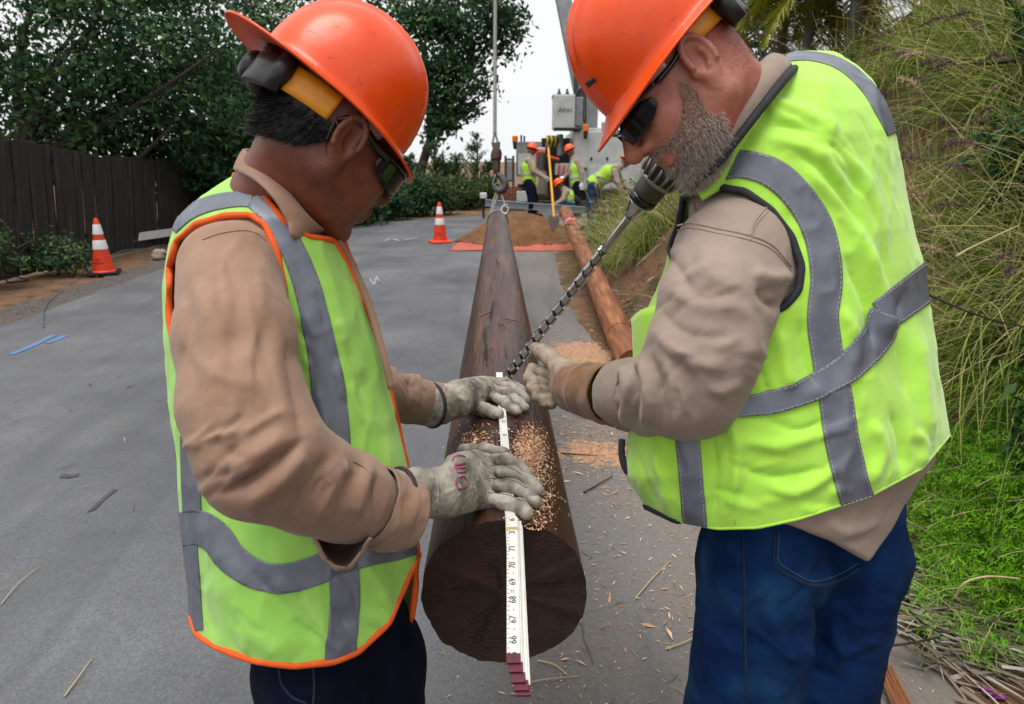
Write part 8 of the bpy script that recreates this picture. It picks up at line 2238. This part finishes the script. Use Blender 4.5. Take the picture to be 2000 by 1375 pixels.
def vine_and_twigs():
    rng = np.random.default_rng(7)
    lf = tint_mat('ivy_leaf', [(0, srgb(52, 78, 30)), (1, srgb(98, 128, 56))], trans=0.25)
    pts = [P(1770, 1185, 2.02), P(1800, 1215, 2.0), P(1840, 1235, 1.98), P(1875, 1222, 2.0), P(1930, 1215, 2.02), P(2000, 1180, 2.05)]
    e = empty('ivy_vine', pts[2], 'ivy shoot with broad green leaves at the foot of the bank', 'vine')
    mb = MB(); mb.tube(smooth_line(pts, 6), 0.0035, 6); mb.build('stem', M['bark'], e, True)
    for i, (px, py, r, rot) in enumerate(((1772, 1188, 0.026, 2.6), (1800, 1176, 0.022, 1.7), (1805, 1225, 0.034, 3.4), (1832, 1212, 0.022, 0.9), (1862, 1232, 0.026, 0.6), (1846, 1258, 0.024, 4.4), (1800, 1205, 0.026, 2.4))):
        c = P(px, py, 1.97 + 0.01 * (i % 3)); n = 12; V = [(0, 0, 0.004)]
        for k in range(n):
            t = 2 * math.pi * k / n; s = 1.15 if k == 0 else (0.95 if k in (3, 9) else (0.72 if k in (1, 2, 10, 11) else 0.85))
            if k == 6: s = 0.5
            V.append((r * s * math.cos(t), r * s * math.sin(t) * 0.9, -0.003 * (k % 2)))
        R = Matrix.Rotation(-0.5, 3, 'X') @ Matrix.Rotation(0.3 * rng.normal(), 3, 'Y') @ Matrix.Rotation(rot, 3, 'Z')
        V = [c + R @ Vector(v) for v in V]; F = np.array([(0, 1 + k, 1 + (k + 1) % n) for k in range(n)])
        tinted('leaf', np.array([list(v) for v in V]), F, np.full(len(V), 0.2 + 0.6 * rng.random()), lf, e)
    for lb, pp, r in (('bare brown twig reaching from behind the right man\'s vest', [(1812, 575, 2.0), (1850, 592, 2.0), (1900, 612, 2.0), (1950, 628, 2.02), (2010, 640, 2.05)], 0.0042), ('thin crooked twig over the dead leaves', [(1730, 1262, 2.0), (1780, 1256, 2.0), (1838, 1244, 2.0)], 0.0045), ('pale curved root arching over the fern', [(1866, 1166, 1.95), (1885, 1138, 1.92), (1930, 1126, 1.92), (1990, 1130, 1.95)], 0.0036), ('weathered grey branch lying in the upper grass', [(1868, 500, 2.3), (1900, 482, 2.4), (1990, 440, 2.45)], 0.004)):
        p = [P(*q) for q in pp]; mb = MB(); mb.tube(smooth_line(p, 6), np.linspace(r, r * 0.6, 6 * (len(p) - 1) + 1), 7); o = mb.build('twig', M['bark'] if 'brown' in lb or 'crooked' in lb else M['straw'], None, True); recentre(o, p[0]); tag(o, lb, 'twig')
    f = empty('purple_flower', gpt(1955, 1357, 0.01), 'fallen purple flower at the lower right corner', 'flower'); pm = mat('purple_petal', srgb(120, 40, 120), 0.7)
    for k in range(5):
        c = gpt(1955 + rng.normal() * 14, 1357 + rng.normal() * 8, 0.012); n = Vector((rng.normal(), rng.normal(), 0.3)).normalized() * 0.03; s = Vector((-n.y, n.x, 0.012)) * 0.45
        mb = MB(); mb.add([c - n, c + s, c + n, c - s + Vector((0, 0, 0.008))], [(0, 1, 2), (0, 2, 3)]); mb.build('petal', pm, f)
    a, b = gpt(1722, 1290, 0.03), gpt(1790, 1440, 0.03)
    mb = MB(); V = []
    d = (b - a).normalized(); s = Vector((-d.y, d.x, 0))
    for k in range(7):
        o_ = (k - 3) * 0.006; mb.tube([a + s * o_ + Vector((0, 0, 0.01 * math.sin(k * 2.1))) + d * rng.uniform(-0.03, 0.03), b + s * o_ * 1.4], [0.004, 0.006], 6)
    o = mb.build('split_wood', M['log'], None, True); recentre(o, a); tag(o, 'reddish split length of wood lying by the jeans leg', 'wood')
vine_and_twigs()

# ------------------------------------------------------------------ palms on top of the bank
def palm(label, px, d, trunk_top_py, seed, base_py=140, nf=13, L=0.95, dead=6, lean=0.0):
    rng = np.random.default_rng(seed); top = P(px, trunk_top_py, d); y = top.y; gx = top.x
    z0 = hill_z(gx, y) if gx > xe(y) else 0
    e = empty('palm', (gx, y, z0), label, 'palm', 'slender palms on top of the bank')
    tr = mat('ringed_palm_trunk', srgb(104, 106, 96), 0.85, srgb(70, 70, 62), 4, 5, bump=0.8, bscale=9, bdist=0.02, stretch=(0.3, 0.3, 4))
    mb = MB(); pts = [Vector((gx + lean * t * t, y, z0 - 0.1 + (top.z - z0 + 0.1) * t)) for t in np.linspace(0, 1, 9)]; mb.tube(pts, [0.055 - 0.012 * i / 8 + 0.003 * (i % 2) for i in range(9)], 12); mb.build('trunk', tr, e, True)
    tp = pts[-1]
    for k in range(nf + dead):
        isd = k >= nf; a = 2 * math.pi * k / nf + rng.uniform(-0.2, 0.2); el = rng.uniform(0.2, 1.1) if not isd else rng.uniform(-0.9, -0.3)
        dd = Vector((math.cos(a) * math.cos(el), math.sin(a) * math.cos(el), math.sin(el))); p = tp.copy(); pts_ = [p.copy()]; Lf = L * rng.uniform(0.8, 1.15) * (0.75 if isd else 1)
        for j in range(12):
            p = p + dd * Lf / 12; dd = (dd + Vector((0, 0, -0.2 if not isd else -0.22))).normalized(); pts_.append(p.copy())
        q = np.array([list(v) for v in pts_]); B_, D_, L2 = [], [], []
        for s in np.linspace(0.12, 0.99, 46):
            i = min(11, int(s * 12)); f = s * 12 - i; c = q[i] * (1 - f) + q[i + 1] * f; t = q[i + 1] - q[i]; t /= np.linalg.norm(t); sd = np.cross(t, [0, 0, 1.0]); sd /= np.linalg.norm(sd) + 1e-9
            for sg in (-1, 1): B_.append(c); D_.append(sd * sg + t * 0.7 + np.array([0, 0, 0.15]) + rng.normal(size=3) * 0.08); L2.append(0.3 * L * math.sin(math.pi * min(0.97, s * 0.85 + 0.12)) + 0.04)
        B_, D_ = np.array(B_), np.array(D_); D_ /= np.linalg.norm(D_, axis=1)[:, None]
        V, F, m = ribbons(B_, D_, np.array(L2), np.full(len(B_), 0.0075), np.full(len(B_), 0.5), 3, rng)
        v2, f2 = sweep(pts_, np.linspace(0.009, 0.002, 13), 5); f2 = np.array([f_ for f_ in f2 if len(f_) == 4]); n0 = len(V)
        V = np.vstack([V, np.array([list(v) for v in v2])])
        tone = (rng.uniform(0.25, 0.75) if not isd else 1.0)
        tinted('frond', V, [np.vstack([F, f2 + n0])], np.concatenate([np.clip(np.repeat(tone + rng.normal(0, 0.08, len(B_)), m), 0, 1), np.full(len(v2), 0.75)]), M['palm'], e)
palm('yellow-green palm just behind the right man\'s hard hat', 1535, 7.0, 5, 101, nf=18, L=1.0, dead=0)
palm('palm with a ringed grey trunk above the right man\'s shoulder', 1678, 5.6, -40, 102, nf=13, L=1.1, dead=3)
palm('palm with a dead frond skirt between the other two', 1590, 6.4, -30, 103, nf=12, L=1.0, dead=4)
tree('far_tree', 'hazy tree seen under the palm fronds behind the right man\'s neck', 'tree', (8.5, 24.0, 0.5), [(W(1500, 60, 26), (1.6, 1.2, 1.2)), (W(1460, 40, 26), (1.2, 1.2, 1.2)), (W(1540, 130, 26), (1.4, 1.2, 0.7))], 90, 34, 0.11, M['leaf_mid'], 0.36, 0.15, seed=120)

# fallen leaves and twigs on the left verge
def verge_litter():
    rng = np.random.default_rng(55); n = 1500
    x = rng.uniform(-6.2, -4.7, n); y = rng.uniform(4.5, 14, n)
    V, F = leaves(np.stack([x, y, np.full(n, 0.0)], 1), np.tile([0, 0, 1.0], (n, 1)), np.full(n, 0.02), 0.5, rng); V[:, 2] = np.abs(V[:, 2]) * 0.5 - 0.005
    tag(tinted('verge_leaf_litter', V, F, np.repeat(rng.uniform(0, 1, n), 4), tint_mat('fallen_leaf', [(0, srgb(70, 44, 28)), (0.5, srgb(116, 78, 46)), (1, srgb(150, 122, 84))])), 'brown fallen leaves on the dirt verge below the fence', 'leaf litter', None, 'stuff')
verge_litter()
